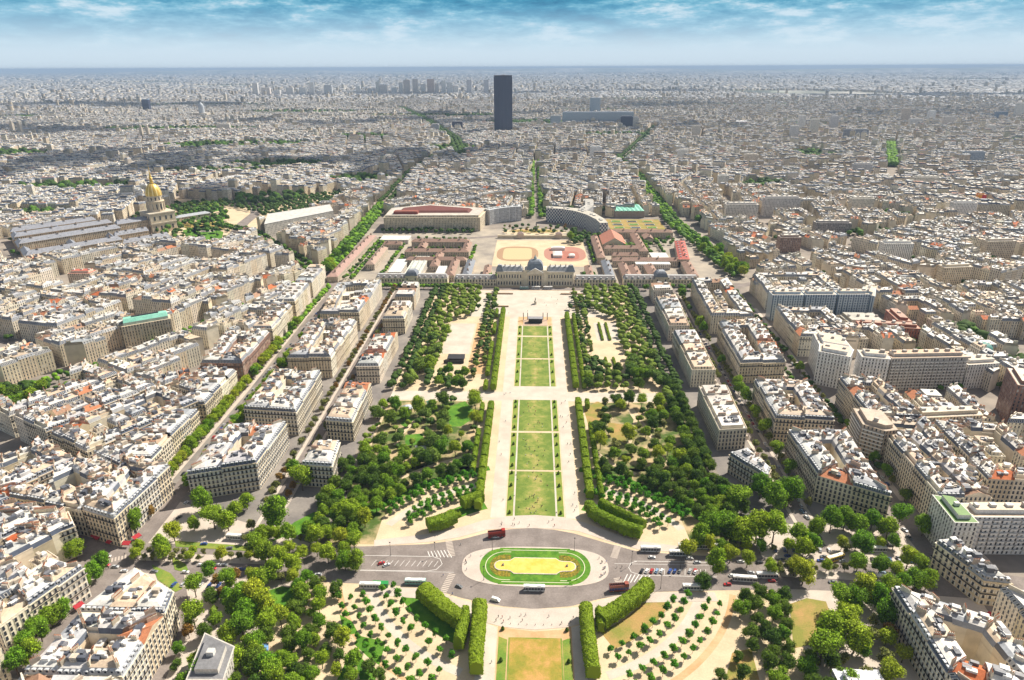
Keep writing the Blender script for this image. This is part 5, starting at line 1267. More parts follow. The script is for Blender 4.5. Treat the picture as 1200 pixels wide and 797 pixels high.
def simple_hall(name,P,H,rh,mat,tint,label,cat='building',wt=(.60,.52,.40),hip=.12,chim=0,grp=None,extra=None,dorm=0):
    P=ccw(P); c=cen(P); e=empty(name,(c[0],c[1],0),label=label,cat=cat,group=grp)
    w_=MB(); w_.prism(P,0,H,facade,top=zinc,tint=wt,win=True,bottom=False); w_.prism(offset(P,[-.5]*4),H-.5,H,stone,tint=wt,win=False); w_.build('wall',e,c)
    r_=MB(); g=MB(); gable(g,P,H,rh,mat,tint,wt,hip)
    # keep only roof faces
    for i,f in enumerate(g.f):
        if i>=5: r_.face([g.v[k] for k in f],g_mat(g,i),None,g.t[i])
    r_.build('roof',e,c)
    L0=math.hypot(P[1][0]-P[0][0],P[1][1]-P[0][1]); L1=math.hypot(P[2][0]-P[1][0],P[2][1]-P[1][1]); p=P if L0>=L1 else P[1:]+P[:1]
    an=math.atan2(p[1][1]-p[0][1],p[1][0]-p[0][0])
    for k in range(chim):
        q=lerp(lerp(p[0],p[1],(k+.5)/chim),lerp(p[3],p[2],(k+.5)/chim),.42); m_=MB(); m_.box((q[0],q[1],H+rh*.3),(1.1,2.4,rh*.9+1.2),stone,rz=an,tint=(.5,.42,.34)); m_.box((q[0],q[1],H+rh*1.2+1.2),(.7,1.8,.5),terra,rz=an); m_.build('chimney_stack',e,c)
    for k in range(dorm):
        for s,t in ((0,.18),(1,.82)):
            q=lerp(lerp(p[0],p[1],(k+.5)/dorm),lerp(p[3],p[2],(k+.5)/dorm),t); inst('dormer',dormer_mesh(0),e,(q[0]-c[0],q[1]-c[1],H+.6),an+(math.pi if s else 0))
    if extra: extra(e,c)
    return e
def g_mat(g,i): return g.mats[g.m[i]]
def lathe(mb,c,prof,mat,n=24,tint=(1,1,1),ribs=0,ribmat=None):
    for k in range(len(prof)-1):
        (r0,z0),(r1,z1)=prof[k],prof[k+1]
        for i in range(n):
            a,b=6.28318*i/n,6.28318*(i+1)/n
            p=[(c[0]+r0*math.cos(a),c[1]+r0*math.sin(a),z0),(c[0]+r0*math.cos(b),c[1]+r0*math.sin(b),z0),(c[0]+r1*math.cos(b),c[1]+r1*math.sin(b),z1),(c[0]+r1*math.cos(a),c[1]+r1*math.sin(a),z1)]
            if r1<1e-3: p=p[:3]
            mb.face(p,(ribmat if ribs and i%ribs==0 else mat),None,tint)
def rect(x0,y0,x1,y1): return [(x0,y0),(x1,y0),(x1,y1),(x0,y1)]
# ---------------- the domed military school
sc_=(2.8,888); e=empty('military_school',(2.8,896,0),label='long domed stone palace closing the far end of the lawns, with central portico',cat='palace'); c=(2.8,896,0)
wt=(.80,.70,.54); e.scale=(1,1,1.13)
def part(mb,n,e=e,c=c,**k): return mb.build(n,e,c,**k)
b_=MB(); b_.prism(rect(-49,888,-13,906),0,17.5,stone,top=zinc,tint=wt,win=False,bottom=False); b_.prism(rect(18.6,888,54.6,906),0,17.5,stone,top=zinc,tint=wt,win=False,bottom=False); b_.prism(rect(-13.0,886,18.6,908),0,20,stone,top=zinc,tint=wt,win=False,bottom=False)
b_.prism(rect(-49.6,887.4,-13,888),8.3,9,stone,tint=wt,win=False); b_.prism(rect(18.6,887.4,55.2,888),8.3,9,stone,tint=wt,win=False)
b_.prism(rect(-50,887,-13.2,907),16.6,17.7,stone,tint=(.7,.62,.5),win=False); b_.prism(rect(18.8,887,55.6,907),16.6,17.7,stone,tint=(.7,.62,.5),win=False); part(b_,'central_block')
for x in [-46.5+3.7*i for i in range(9)]+[21.5+3.7*i for i in range(9)]:
    for z in (1.8,10.2):
        o=inst('window',window_mesh('plain'),e,(x-c[0],888-c[1]-.05,z)); o.scale=(1.15,1,1.7)
for x0,x1 in ((-49,-13.4),(19,54.6)):
    r_=MB(); P=rect(x0,888,x1,906); p2=offset(P,[4.5,3,4.5,3]); r_.band(P,p2,17.75,22.5,slatep,(.30,.31,.33)); r_.face([(*q,22.5) for q in p2],zinc,None,(.5,.5,.5)); rf=part(r_,'roof')
    for k in range(5):
        m_=MB(); m_.box((x0+4+k*7,895,20),(1.4,3,5.4),stone,tint=(.5,.44,.36)); o=m_.build('chimney',rf,c)
for x in (-45,51):   # end pavilion roofs
    m_=MB(); P=rect(x-5.5,887.5,x+5.5,899); q=offset(P,[3.2]*4); m_.band(P,q,17.8,25,slatep,(.25,.27,.3)); m_.face([(*t,25) for t in q],zinc,None,(.45,.46,.48)); part(m_,'pavilion_roof')
po=MB()
for k in range(6):
    x=-6.5+k*3.72; lathe(po,(x,884.6),[(1.15,0),(1.0,1),(.9,14.5),(1.2,15.5)],stone,12,tint=(.7,.62,.5))
po.prism(rect(-8.2,883.2,13.8,886),15.5,17.6,stone,tint=(.7,.62,.5),win=False)
po.face([(-8.2,883.2,17.6),(13.8,883.2,17.6),(2.8,883.2,22.8)],stone,None,(.7,.62,.5)); po.face([(-8.2,883.2,17.6),(2.8,883.2,22.8),(2.8,890,22.8),(-8.2,890,17.6)],zinc,None,(.5,.5,.52)); po.face([(13.8,883.2,17.6),(13.8,890,17.6),(2.8,890,22.8),(2.8,883.2,22.8)],zinc,None,(.5,.5,.52)); part(po,'portico')
dk=MB()
for k in range(5): dk.box((-4.6+k*3.72,885.92,1),(1.9,.12,5.5),glass); dk.box((-4.6+k*3.72,885.92,8.6),(1.9,.12,4.5),glass)
part(dk,'doors')
dm=MB(); P=rect(-8.2,887,13.8,907); prev=P; z=20.
for ins,dz in ((.3,2.2),(1.1,2.6),(2.4,2.4),(4.2,1.9),(6.2,1.2),(7.8,.5)):
    q=offset(P,[ins]*4); dm.band(prev,q,z,z+dz,slatep,(.20,.23,.27)); prev=q; z+=dz
dm.face([(*t,z) for t in prev],slatep,None,(.3,.32,.35)); d_=part(dm,'dome')
m_=MB(); lathe(m_,(2.8,897),[(2.2,z),(2.0,z+2.5),(1.2,z+3.4),(.3,z+5),(0,z+7)],stone,12,tint=(.45,.50,.48)); m_.build('lantern',d_,c)
# low arms and outer wings of the school
def wing(x0,x1,lab,pav=True,H=10.5):
    P=rect(x0,886.5,x1,900); cc=cen(P); ee=empty('school_wing',(cc[0],cc[1],0),label=lab,cat='building',group='low wings of the military school')
    w_=MB(); w_.prism(P,0,H,stone,top=zinc,tint=wt,win=False,bottom=False); w_.prism(offset(P,[-.4]*4),H-.6,H+.1,stone,tint=(.68,.6,.48),win=False); w_.build('wall',ee,cc)
    n=int((x1-x0)/3.9)
    for k in range(n):
        x=x0+(k+.5)*(x1-x0)/n
        if pav and abs(x-(x0+x1)/2)<8.3: continue
        for z in (1.2,6.0): o=inst('window',window_mesh('plain'),ee,(x-cc[0],886.4-cc[1],z)); o.scale=(1.1,1,1.35)
    r_=MB(); q=offset(P,[4.2,2.5,4.2,2.5]); r_.band(P,q,H+.12,H+4.4,slatep,(.33,.30,.29)); r_.face([(*t,H+4.4) for t in q],zinc,None,(.5,.5,.5)); r_.build('roof',ee,cc)
    for k in range(int((x1-x0)/8)):
        inst('dormer',dormer_mesh(1),ee,(x0+4+k*8-cc[0],886.9-cc[1],H+.5))
    if pav:
        xm=(x0+x1)/2; m_=MB(); m_.prism(rect(xm-8,884.8,xm+8,901.5),0,H+3.5,stone,top=zinc,tint=(.66,.57,.45),win=False,bottom=False); m_.box((xm,884.72,0),(4.6,.12,7.5),iron)
        for sx_ in (-5.6,5.6): m_.box((xm+sx_,884.72,2),(1.5,.1,3),glass); m_.box((xm+sx_,884.72,8),(1.5,.1,3),glass)
        m_.build('gate_pavilion',ee,cc); d=MB(); P2=rect(xm-8.4,884.4,xm+8.4,901.9); prev=P2; z=H+3.6
        for ins,dz in ((.6,2.2),(1.7,2.4),(3.4,1.8),(5.4,1.)):
            q=offset(P2,[ins]*4); d.band(prev,q,z,z+dz,slatep,(.20,.22,.26)); prev=q; z+=dz
        d.face([(*t,z) for t in prev],zinc,None,(.4,.42,.45)); d.build('dome',ee,cc)
wing(-107,-49.8,'low grey-roofed arm joining the left of the domed palace',False,9.5); wing(55.6,112,'low grey-roofed arm joining the right of the domed palace',False,9.5)
wing(-214,-116,'long outer left wing of the palace with a small domed gate pavilion'); wing(122,222,'long outer right wing of the palace with a small domed gate pavilion')
# barracks and halls behind the school (ground coordinates)
BRK=[((-121,905,-109,985),9,4,BRN,'narrow barrack behind the left palace arm'),((-98,905,-86,985),9,4,SLT,'slate-roofed barrack bordering the left parade court'),((100,905,112,985),9,4,SLT,'slate-roofed barrack bordering the right parade court'),((124,905,136,975),8,4,BRN,'brown-roofed barrack behind the right outer wing'),
 ((-190,985,-100,997),9,4,BRN,'long brown barrack across the left court'),((-200,1030,-100,1043),10,4,BRN,'second long brown barrack across the left court'),((-200,1095,-105,1108),10,4,BRN,'third long barrack at the back of the left court'),((-112,1043,-100,1095),9,4,BRN,'short brown barrack closing the left garden court'),
 ((-245,960,-232,1060),9,4,(.42,.30,.24),'tan-roofed barrack in the outer left yard'),((-245,1085,-215,1097),8,4,BRN,'short barrack at the back of the outer left yard'),((-185,1060,-172,1092),8,4,BRN,'short barrack in the left garden court'),((-70,905,-60,960),8,3,BRN,'low annex left of the parade court'),((74,905,84,960),8,3,BRN,'low annex right of the parade court'),((120,1015,160,1027),9,4,BRN,'middle barrack in the right yard'),((185,1125,200,1155),9,4,BRN,'rear barrack of the right yard'),
 ((-285,900,-270,1150),8,4,(.40,.26,.22),'very long low brown barrack along the left avenue'),((-150,955,-138,1030),8,3.5,BRN,'short brown barrack by the white hall'),
 ((96,1000,108,1140),10,4,BRN,'long brown barrack right of the sports tracks'),((118,985,225,998),9,4,BRN,'brown-roofed barrack across the right court'),((112,1055,170,1068),10,4,BRN,'stone barrack with arched windows in the right court'),((165,1040,178,1160),10,4,BRN,'barrack running back beside the right garden court'),
 ((120,1165,240,1178),11,4,BRN,'wide stone barrack before the patio gardens'),((136,905,150,960),8,4,BRN,'small brown barrack behind the right gate pavilion'),((160,915,174,965),8,4,BRN,'second small brown barrack behind the right wing')]
for (x0,y0,x1,y1),H,rh,tt,lb in BRK: simple_hall('barrack',rect(x0,y0,x1,y1),H,rh,tile,tt,lb,grp='barracks behind the palace',chim=max(2,int(max(x1-x0,y1-y0)/24)),hip=.06,wt=(.58,.49,.38))
simple_hall('red_roofed_barrack',[(214,985),(230,985),(246,1100),(230,1100)],12,4,tile,(.50,.14,.11),'long bright red-roofed barrack along the right avenue',chim=5,dorm=8)
simple_hall('barrack',[(212,905),(226,905),(230,978),(216,978)],10,4,tile,BRN,'brown-roofed barrack in line with the bright red roof',chim=3)
simple_hall('riding_hall',rect(112,1085,150,1150),9,11,tile,(.52,.22,.15),'tall gabled hall with a broad terracotta roof',hip=0)
def flat_hall(name,P,H,label,wt=(.7,.66,.6),top=(.78,.76,.72),cat='building',win=True,grp=None,strips=0,mat=None,topmat=None):
    P=ccw(P); c=cen(P); e=empty(name,(c[0],c[1],0),label=label,cat=cat,group=grp)
    w_=MB(); w_.prism(P,0,H,mat or facade,top=zinc,tint=wt,win=win,bottom=False); w_.build('wall',e,c)
    r_=MB(); r_.prism(offset(P,[-.3]*4),H+.02,H+.6,topmat or zinc,tint=top,win=False)
    for k in range(strips):
        a,b=lerp(P[0],P[1],(k+.5)/strips),lerp(P[3],P[2],(k+.5)/strips); m=lerp(a,b,.5); L=math.hypot(b[0]-a[0],b[1]-a[1]); r_.box((m[0],m[1],H+.6),(L*.94,1.6,.9),zinc,rz=math.atan2(b[1]-a[1],b[0]-a[0]),tint=(.42,.46,.44))
    r_.build('roof',e,c); return e
flat_hall('exhibition_hall',rect(-180,905,-158,1010),8,'long pale flat-roofed hall with green skylight ribs in the left court',strips=3,top=(.74,.72,.62))
flat_hall('exhibition_hall',rect(-206,930,-188,1000),6,'low white flat roof beside the ribbed hall')
flat_hall('sports_hall',rect(-142,905,-112,960) if False else rect(-136,912,-124,952),9,'white square-roofed hall behind the left wing')
flat_hall('white_shed',rect(-118+ -0,0,0,0) if False else rect(-270+12,1120,-210,1150),7,'white flat-roofed shed at the back of the left court')
flat_hall('white_office',rect(150,905+65,200,982),8,'white low flat-roofed block behind the right gate')
flat_hall('white_shed',rect(176+4,1010,205,1040),7,'white flat shed beside the bright red roof')
def mar(x,y,w_,l_,h,lab):
    e=empty('marquee',(x,y,.1),label=lab,cat='tent',group='white tents on the pink ground'); m=MB(); m.box((0,0,0),(w_,l_,h),white); m.build('canopy_wall',e); m=MB(); m.box((0,0,h),(w_+.6,l_+.6,1.6),white,taper=.55); m.build('canopy',e)
mar(38,1048,14,26,4,'larger white marquee on the pink ground'); mar(60,1040,9,10,3.5,'small white marquee on the pink ground'); mar(40,1085,22,8,4,'long white marquee at the back of the pink ground')
gl=empty('parade_gallery',(11,1166,0),label='low cream screen wall with two small pavilions beyond the sports tracks',cat='wall'); m=MB(); m.box((0,0,0),(146,5,5.5),stone,tint=(.68,.58,.42)); m.build('screen_wall',gl)
for x in (-33,33): m=MB(); m.box((x,0,0),(11,9,8),stone,tint=(.6,.48,.38)); m.box((x,0,8),(12,10,3),slatep,tint=(.4,.3,.26),taper=.4); m.build('pavilion',gl)
# ---------------- ministries and the curved offices
def office(name,P,H,label,wt,rooftint,rim=True,redroof=False,dep=14,fin=False):
    P=ccw(P); c=cen(P); e=empty(name,(c[0],c[1],0),label=label,cat='office building'); w_=MB(); w_.prism(P,0,H,facade,top=zinc,tint=wt,win=True,bottom=False); w_.prism(offset(P,[-.6]*len(P)),H-.5,H+.3,stone,tint=wt,win=False); w_.build('wall',e,c)
    q=offset(P,[3]*len(P)); m_=MB(); m_.prism(q,H,H+3.6,facade,top=zinc,tint=wt,ttint=rooftint,win=True,bottom=False); m_.build('top_floor',e,c)
    if redroof:
        q2=offset(P,[24]*len(P)); m_=MB(); m_.band(q2,offset(q2,[5]*len(P)),H+3.65,H+7,tile,(.15,.05,.04)); m_.face([(*t,H+7) for t in offset(q2,[5]*len(P))],tile,None,(.17,.055,.045)); m_.build('red_roof',e,c)
    if fin:
        m_=MB()
        for i in (0,):
            a,b=P[i],P[(i+1)%len(P)]; L=math.hypot(b[0]-a[0],b[1]-a[1]); n=int(L/4)
            for k in range(n): t=lerp(a,b,(k+.5)/n); m_.box((t[0],t[1]-.3,0),(.9,.9,H-1),white)
        m_.build('facade_fins',e,c)
    return e
office('ministry',[(-270,1215),(-96,1219),(-88,1290),(-200,1330),(-272,1290)],25,'huge cream ministry block with dark red inner roofs',(.70,.60,.44),(.6,.55,.48),redroof=True)
m=MB(); mh=cen([(-270,1215),(-96,1219),(-88,1290),(-200,1330),(-272,1290)]); m.box((-232-mh[0],1236-mh[1],28.6),(44,16,4.5),tile,tint=(.26,.08,.06)); m.box((-232-mh[0],1236-mh[1],33.1),(40,13,.6),tile,tint=(.30,.10,.07)); m.build('red_penthouse',[o for o in bpy.data.objects if o.name=='ministry'][0])
A=arc((3,1205),108,142,104,6); B=arc((3,1205),128,104,142,6)
def seggallery(name,A,B,H,label,wt,check=False,top=(.6,.62,.64)):
    n=len(A)-1; cc=cen(A); e=empty(name,(cc[0],cc[1],0),label=label,cat='office building'); w_=MB(); r_=MB(); poly=A+B
    poly=ccw(poly)
    w_.prism(poly,0,H,checkm if check else facade,top=zinc,tint=wt,ttint=top,win=True,bottom=False); w_.build('wall',e,cc)
    for k in range(n*2):
        p=lerp(lerp(A[k//2],A[k//2+1],.25+.5*(k%2)),B[len(B)-1-k//2],.45); r_.box((p[0],p[1],H),(5,4,1.8),zinc,tint=(.66,.64,.6),rz=math.atan2(A[k//2+1][1]-A[k//2][1],A[k//2+1][0]-A[k//2][0]))
    r_.build('roof_plant',e,cc); return e
def checkf(t,b):
    uv=nd(t,'ShaderNodeUVMap',uv_map='UVMap'); ck=nd(t,'ShaderNodeTexChecker'); ck.inputs['Scale'].default_value=1; ck.inputs['Color1'].default_value=(.70,.68,.64,1); ck.inputs['Color2'].default_value=(.07,.09,.14,1)
    mp=nd(t,'ShaderNodeMapping'); mp.inputs['Scale'].default_value=(.36,.30,1); t.links.new(uv.outputs[0],mp.inputs[0]); t.links.new(mp.outputs[0],ck.inputs[0]); return ck.outputs[0]
checkm=pbr('facade_chequered',rough=.6,build=checkf)
seggallery('curved_office',A,B,28,'pale curved office block left of the central rear avenue',(.66,.66,.66))
A=arc((3,1200),106,76,38,7)[:]; A=[(24,1300)]+[(52,1292),(76,1272),(95,1240),(110,1196),(114,1165)]; B=[(128,1168),(124,1205),(112,1252),(92,1290),(60,1310),(24,1316)]
seggallery('curved_office',A,B,27,'curved office with a chequered concrete front right of the rear avenue',(.7,.7,.7),True,(.58,.54,.46))
A=[(84,1284),(100,1330),(104,1392)]; B=[(120,1392),(116,1326),(98,1270)]
seggallery('curved_office',A,B,27.4,'third arm of the chequered curved office reaching back',(.7,.7,.7),True,(.5,.48,.44))
e=empty('assembly_hall',(188,1358,0),label='hall with a folded pale green copper roof beside the patio gardens',cat='hall'); m=MB()
P=[(160,1340),(217,1340),(211,1378),(150,1378)]; m.prism(P,0,14,stone,tint=(.36,.30,.26),win=False,bottom=False); m.build('wall',e,(188,1358,0)); m=MB()
n=14
for k in range(n):
    a0,a1=k/n,(k+1)/n; zz_=[17.5 if (k+j)%2 else 16.2 for j in (0,1)]
    p0,p1=lerp(P[0],P[1],a0),lerp(P[0],P[1],a1); q0,q1=lerp(P[3],P[2],a0),lerp(P[3],P[2],a1)
    m.face([(p0[0],p0[1]-2,zz_[0]-3),(p1[0],p1[1]-2,zz_[1]-3),(*q1,zz_[1]+2.5),(*q0,zz_[0]+2.5)],copper)
m.prism(offset(P,[-.5]*4),13.2,14,stone,tint=(.4,.36,.3),win=False); m.build('folded_roof',e,(188,1358,0))
for i in range(3):
    for j in range(3):
        x,y=158+i*30,1250+j*27; e=empty('sunken_patio',(x,y,.05),label=f'sunken garden patio, {ordn(i+1)} along in {ordn(j+1)} row before the green roof',cat='patio',group='sunken patios before the green-roofed hall'); m=MB(); m.box((0,0,0),(18,12,.8),stone,tint=(.5,.48,.42)); m.build('rim',e); m=MB(); m.box((0,0,.8),(16,10,.05),glass if (i+j)%2 else grass); m.build('court_floor',e)
col_=empty('half_round_monument',(5,1222,0),label='small dark column monument in the half-round square',cat='monument'); m=MB(); m.box((0,0,0),(5,5,4),stone,tint=(.4,.38,.34)); m.build('base',col_); m=MB(); lathe(m,(0,0),[(1.1,4),(.8,11),(1.2,12),(.2,15),(0,15.5)],stone,8,tint=(.14,.14,.14)); m.build('statue',col_)
# ---------------- golden dome and its long courts
e=empty('domed_church',(*IV(222,114),0),math.atan2(IX[1],IX[0]),label='royal church with a tall gilded dome and spire beside long slate-roofed courts',cat='church'); e.scale=(1.05,1.05,1.14); ST=(.66,.56,.42)
m=MB(); m.prism(rect(-21,-21,21,21),0,31,stone,top=zinc,tint=ST,win=False,bottom=False); m.prism(rect(-22,-22,22,22),14.5,16,stone,tint=(.62,.55,.44),win=False); m.prism(rect(-22,-22,22,22),30,31.4,stone,tint=(.62,.55,.44),win=False); m.build('body',e)
for a in range(4):
    for x in (-14,-5,5,14):
        for z,h in ((5,6),(20,6)):
            mm=MB(); mm.box((0,0,0),(2.6,.3,h),glass); mm.box((0,-.05,h),(3.6,.5,.6),stone,tint=(.66,.58,.46)); o=mm.build('window',e); an=a*math.pi/2; o.location=(x*math.cos(an)+21.1*math.sin(an),x*math.sin(an)-21.1*math.cos(an),z); o.rotation_euler=(0,0,an)
m=MB(); lathe(m,(0,0),[(14.5,31.4),(14.5,33),(13.2,33.2),(13.2,46),(14.6,46.6),(14.6,47.6),(12.4,47.8),(12.2,55.5),(13.2,56)],stone,32,tint=ST)
for k in range(16):
    a=6.2832*k/16; m.box((13.9*math.cos(a),13.9*math.sin(a),33),(1.5,1.1,13.4),stone,rz=a,tint=(.64,.56,.44))
m.build('drum',e)
m=MB()
for k in range(12):
    a=6.2832*(k+.5)/12; m.box((13.3*math.cos(a),13.3*math.sin(a),35),(.4,2.,8),glass,rz=a); m.box((12.4*math.cos(a),12.4*math.sin(a),49.2),(.4,1.8,4.6),glass,rz=a)
m.build('drum_windows',e)
m=MB(); prof=[(13.2,56)]+[(13.2*math.cos(R(t)),56+19*math.sin(R(t))) for t in range(8,78,7)]; prof=[(r_ if r_>3.4 else 3.4,z) for r_,z in prof]; lathe(m,(0,0),prof,gold,48,ribs=4,ribmat=pbr('gilding_bright',rough=.3,metal=.4,build=plainf((.98,.78,.30),(.98,.84,.42),.5))); dd=m.build('gilded_dome',e)
m=MB(); lathe(m,(0,0),[(3.6,74.4),(3.6,75.4),(2.6,75.6),(2.4,82),(3.2,82.6),(2.0,84.5),(.9,90),(.35,100),(.0,107)],gold,12); m.build('lantern_spire',dd)
wa=math.atan2(IX[1],IX[0]); wings=[((0,0,135,13),19,'nearest long slate-roofed wing of the domed courts'),((0,80,150,94),22,'second long wing, facing the great court'),((0,150,150,163),20,'third long wing, beyond the great court'),((0,215,135,228),17,'farthest long wing of the domed courts'),
 ((135,0,210,11),12,'lower wing stepping towards the dome gardens'),((135,60,190,72),14,'short wing before the golden dome'),((150,103,201,126),24,'tall nave roof leading to the golden dome')]
for (a0,b0,a1,b1),H,lb in wings: simple_hall('court_wing',[IV(a0,b0),IV(a1,b0),IV(a1,b1),IV(a0,b1)],H,6,slatep,(.27,.28,.32),lb,wt=(.62,.49,.33),grp='wings around the domed courts',chim=4,hip=.04,dorm=9 if b0<100 else 0)
for k,(a0,b0,a1,b1) in enumerate([(-1,13.6,11,79.4),(64,13.6,75,79.4),(124,13.6,134,79.4),(-1,94.6,11,149.4),(-1,163.6,11,214.4),(64,163.6,75,214.4)]):
    simple_hall('court_wing',[IV(a0,b0),IV(a1,b0),IV(a1,b1),IV(a0,b1)],13,5,slatep,(.24,.26,.31),f'{ordn(k+1)} short cross wing between the long slate-roofed wings',wt=(.6,.48,.34),grp='wings around the domed courts',hip=.02)
simple_hall('garden_wing',[IV(262,150),IV(330,150),IV(330,162),IV(262,162)],10,4,slatep,(.38,.4,.44),'low slate-roofed wing in the gardens right of the dome')
sheet('lawn',[[IV(250,-8),IV(325,40),IV(325,140),IV(262,140),IV(262,20)]],.2,grassd); sheet('lawn',[[IV(262,-4),IV(312,30),IV(300,80),IV(270,60)]],.24,grass); sheet('path',[ell(IV(286,40),14,10,24)],.28,pathm)
sheet('path',[GP([(196,290),(262,292),(302,268),(330,262),(400,236),(396,224),(300,238),(205,232),(188,252)])],.1,sand)
sheet('lawn',[GP(p) for p in [[(214,270),(240,264),(262,272),(258,288),(222,284)],[(208,246),(250,240),(262,246),(225,254)],[(224,256),(262,251),(270,256),(238,262)]]],.2,grass)
sheet('road',ribbon(GP([(262,292),(285,262),(300,250),(300,238)]),22)+[],.16,asphalt)
white_ = flat_hall('white_stone_block',[G(312,279),G(392,262),G(388,254),G(316,266)],24,'long white stone block with pale roof beyond the dome gardens',wt=(.74,.70,.62),top=(.66,.64,.60))
# ---------------- green-roofed office hall
P=[(-430,655),(-391,682),(-400,697),(-439,670)]; P=ccw(P); c=cen(P)
e=empty('green_roofed_office',(*c,0),label='cream office building with a bright green copper roof among grey roofs',cat='office building'); m=MB(); m.prism(P,0,25,facade,top=zinc,tint=(.66,.55,.40),win=True,bottom=False); m.build('wall',e,c)
m=MB(); q=offset(P,[2.2]*4); m.prism(q,25,28,stone,top=copper,tint=(.5,.6,.5),win=False); q3=offset(P,[5.5,3,5.5,3]); m.band(q,q3,28,31.5,copper); m.face([(*t,31.5) for t in q3],copper); m.build('green_roof',e,c)
m=MB(); t=cen(P); m.box((0,0,31.5),(26,2.6,.9),iron,rz=math.atan2(27,39)); m.build('roof_opening',e)
# ---------------- modern slabs on the right
def slab(name,P,H,label,wt,floors=3.0,balc=None,top=(.66,.56,.44),win=True,blue=False,bays=0,mat=None,cat='apartment block'):
    P=ccw(P); c=cen(P); e=empty(name,(*c,0),label=label,cat=cat); m=MB(); m.prism(P,0,H,mat or facade,top=zinc,tint=wt,win=win,bottom=False); m.build('wall',e,c)
    m=MB(); q=offset(P,[.5]*len(P)); m.prism(offset(P,[-.15]*len(P)),H,H+.25,stone,tint=wt,win=False); m.face([(*t,H+.3) for t in q],zinc,None,top)
    q=offset(P,[3.2]*len(P))
    if area2(q)>30: m.prism(q,H+.3,H+3.2,stone,top=zinc,tint=wt,ttint=top,win=False,bottom=False)
    rr_=random.Random(int(c[0])); L=math.hypot(P[1][0]-P[0][0],P[1][1]-P[0][1]); an=math.atan2(P[1][1]-P[0][1],P[1][0]-P[0][0])
    for k in range(int(L/9)):
        s=lerp(lerp(P[0],P[1],(k+.5)/int(L/9)),lerp(P[-1],P[2],(k+.5)/int(L/9)) if len(P)==4 else c,.5); m.box((s[0],s[1],H+2.8),(rr_.uniform(2,4),rr_.uniform(2,3),rr_.uniform(1.5,3.)),zinc,rz=an,tint=rr_.choice([(.7,.68,.64),(.5,.45,.4)]))
    m.build('roof',e,c)
    for i in (balc or []):
        a,b=P[i],P[(i+1)%len(P)]; L=math.hypot(b[0]-a[0],b[1]-a[1]); nx,ny=(b[1]-a[1])/L,-(b[0]-a[0])/L; an=math.atan2(b[1]-a[1],b[0]-a[0]); nf=int((H-3)/floors)
        nb=max(1,bays or int(L/30))
        for f_ in range(nf):
            z=3.4+f_*floors
            for k in range(nb):
                s=lerp(a,b,(k+.5)/nb); m=MB(); W_=L/nb*(.96 if not bays else .72); m.box((s[0]+nx*.6-c[0],s[1]+ny*.6-c[1],z),(W_,1.2,.18),white if not blue else blum,rz=an); m.box((s[0]+nx*1.17-c[0],s[1]+ny*1.17-c[1],z+.18),(W_,.08,.85),(white if not blue else blum),rz=an); m.build('balcony',e)
    return e
def nd_uv(t,k):
    uv=nd(t,'ShaderNodeUVMap',uv_map='UVMap'); s=nd(t,'ShaderNodeSeparateXYZ'); t.links.new(uv.outputs[0],s.inputs[0]); return s.outputs[k]
blum=pbr('blue_panel',(.50,.58,.64),.5); blug=pbr('blue_facade',rough=.3,build=lambda t,b:mixc(t,mth(t,'GREATER_THAN',mth(t,'FRACT',mth(t,'DIVIDE',nd_uv(t,0),2.9)),.45),(.10,.16,.24),(.50,.56,.60)))
for k,(x0,x1) in enumerate([(276,312),(314,350),(352,388)]):
    slab('glass_apartment_slab',[(x0,757+k*2),(x1,758+k*2),(x1,773+k*2),(x0,772+k*2)],31,f"{['left','middle','right'][k]} section of the blue glazed apartment slab",(.5,.58,.64),balc=[0],blue=True,bays=6,mat=blug)
slab('glass_apartment_slab',[(392,757),(408,790),(396,796),(382,775)],30,'turned end of the blue glazed slab',(.5,.58,.64),mat=blug,blue=True)
slab('white_apartment_block',[(262,585),(285,572),(296,590),(270,604)],33,'blank-sided white apartment block at the head of the big slab',(.84,.83,.81),win=True)
slab('white_apartment_block',[(270,604),(296,590),(300,622),(276,636)],32,'white apartment block with small windows behind its blank-sided neighbour',(.80,.79,.78))
slab('white_apartment_block',[(297,575),(320,570),(324,586),(300,592)],32,'white block between the blank-sided one and the balcony slab',(.82,.81,.80),win=True)
slab('balcony_slab',[(322,572),(392,577),(390,592),(322,588)],32,'long apartment slab of stacked white balconies and ochre roof',(.56,.52,.47),balc=[0],bays=16,top=(.62,.44,.30))
slab('white_apartment_block',[(394,577),(425,582),(423,600),(394,596)],24,'lower white block at the right end of the balcony slab',(.78,.76,.72))
slab('brick_tower',[(388,506),(404,498),(418,530),(401,540)],38,'brown brick office tower with a white end wall',(.30,.17,.13))
slab('pale_apartment_block',[(402,478),(422,474),(428,496),(408,500)],26,'cream apartment block in front of the brown brick tower',(.72,.64,.50))
slab('brick_school',[(352,700),(412,690),(414,704),(354,714)],16,'long red brick school building with a flat roof',(.42,.16,.11),top=(.5,.3,.22))
slab('brick_school',[(400,716),(414,712),(418,750),(404,752)],16,'red brick school wing turning away from the street',(.42,.16,.11),top=(.5,.3,.22))
slab('flat_roofed_school',[(352,722),(392,720),(392,752),(352,754)],10,'low school with an L-shaped grey roof by the trees',(.6,.55,.46),top=(.5,.48,.42))
e=slab('long_office_block',[(262,345),(330,346),(330,360),(262,359)],27,'long white office block with rows of red-striped windows',(.74,.72,.70),balc=[0],bays=12,top=(.64,.50,.36),cat='office building')
slab('roof_garden_block',[(247,338),(261,338),(261,362),(249,366)],28,'tall narrow block with a small green roof garden',(.70,.68,.64),top=(.12,.25,.04))
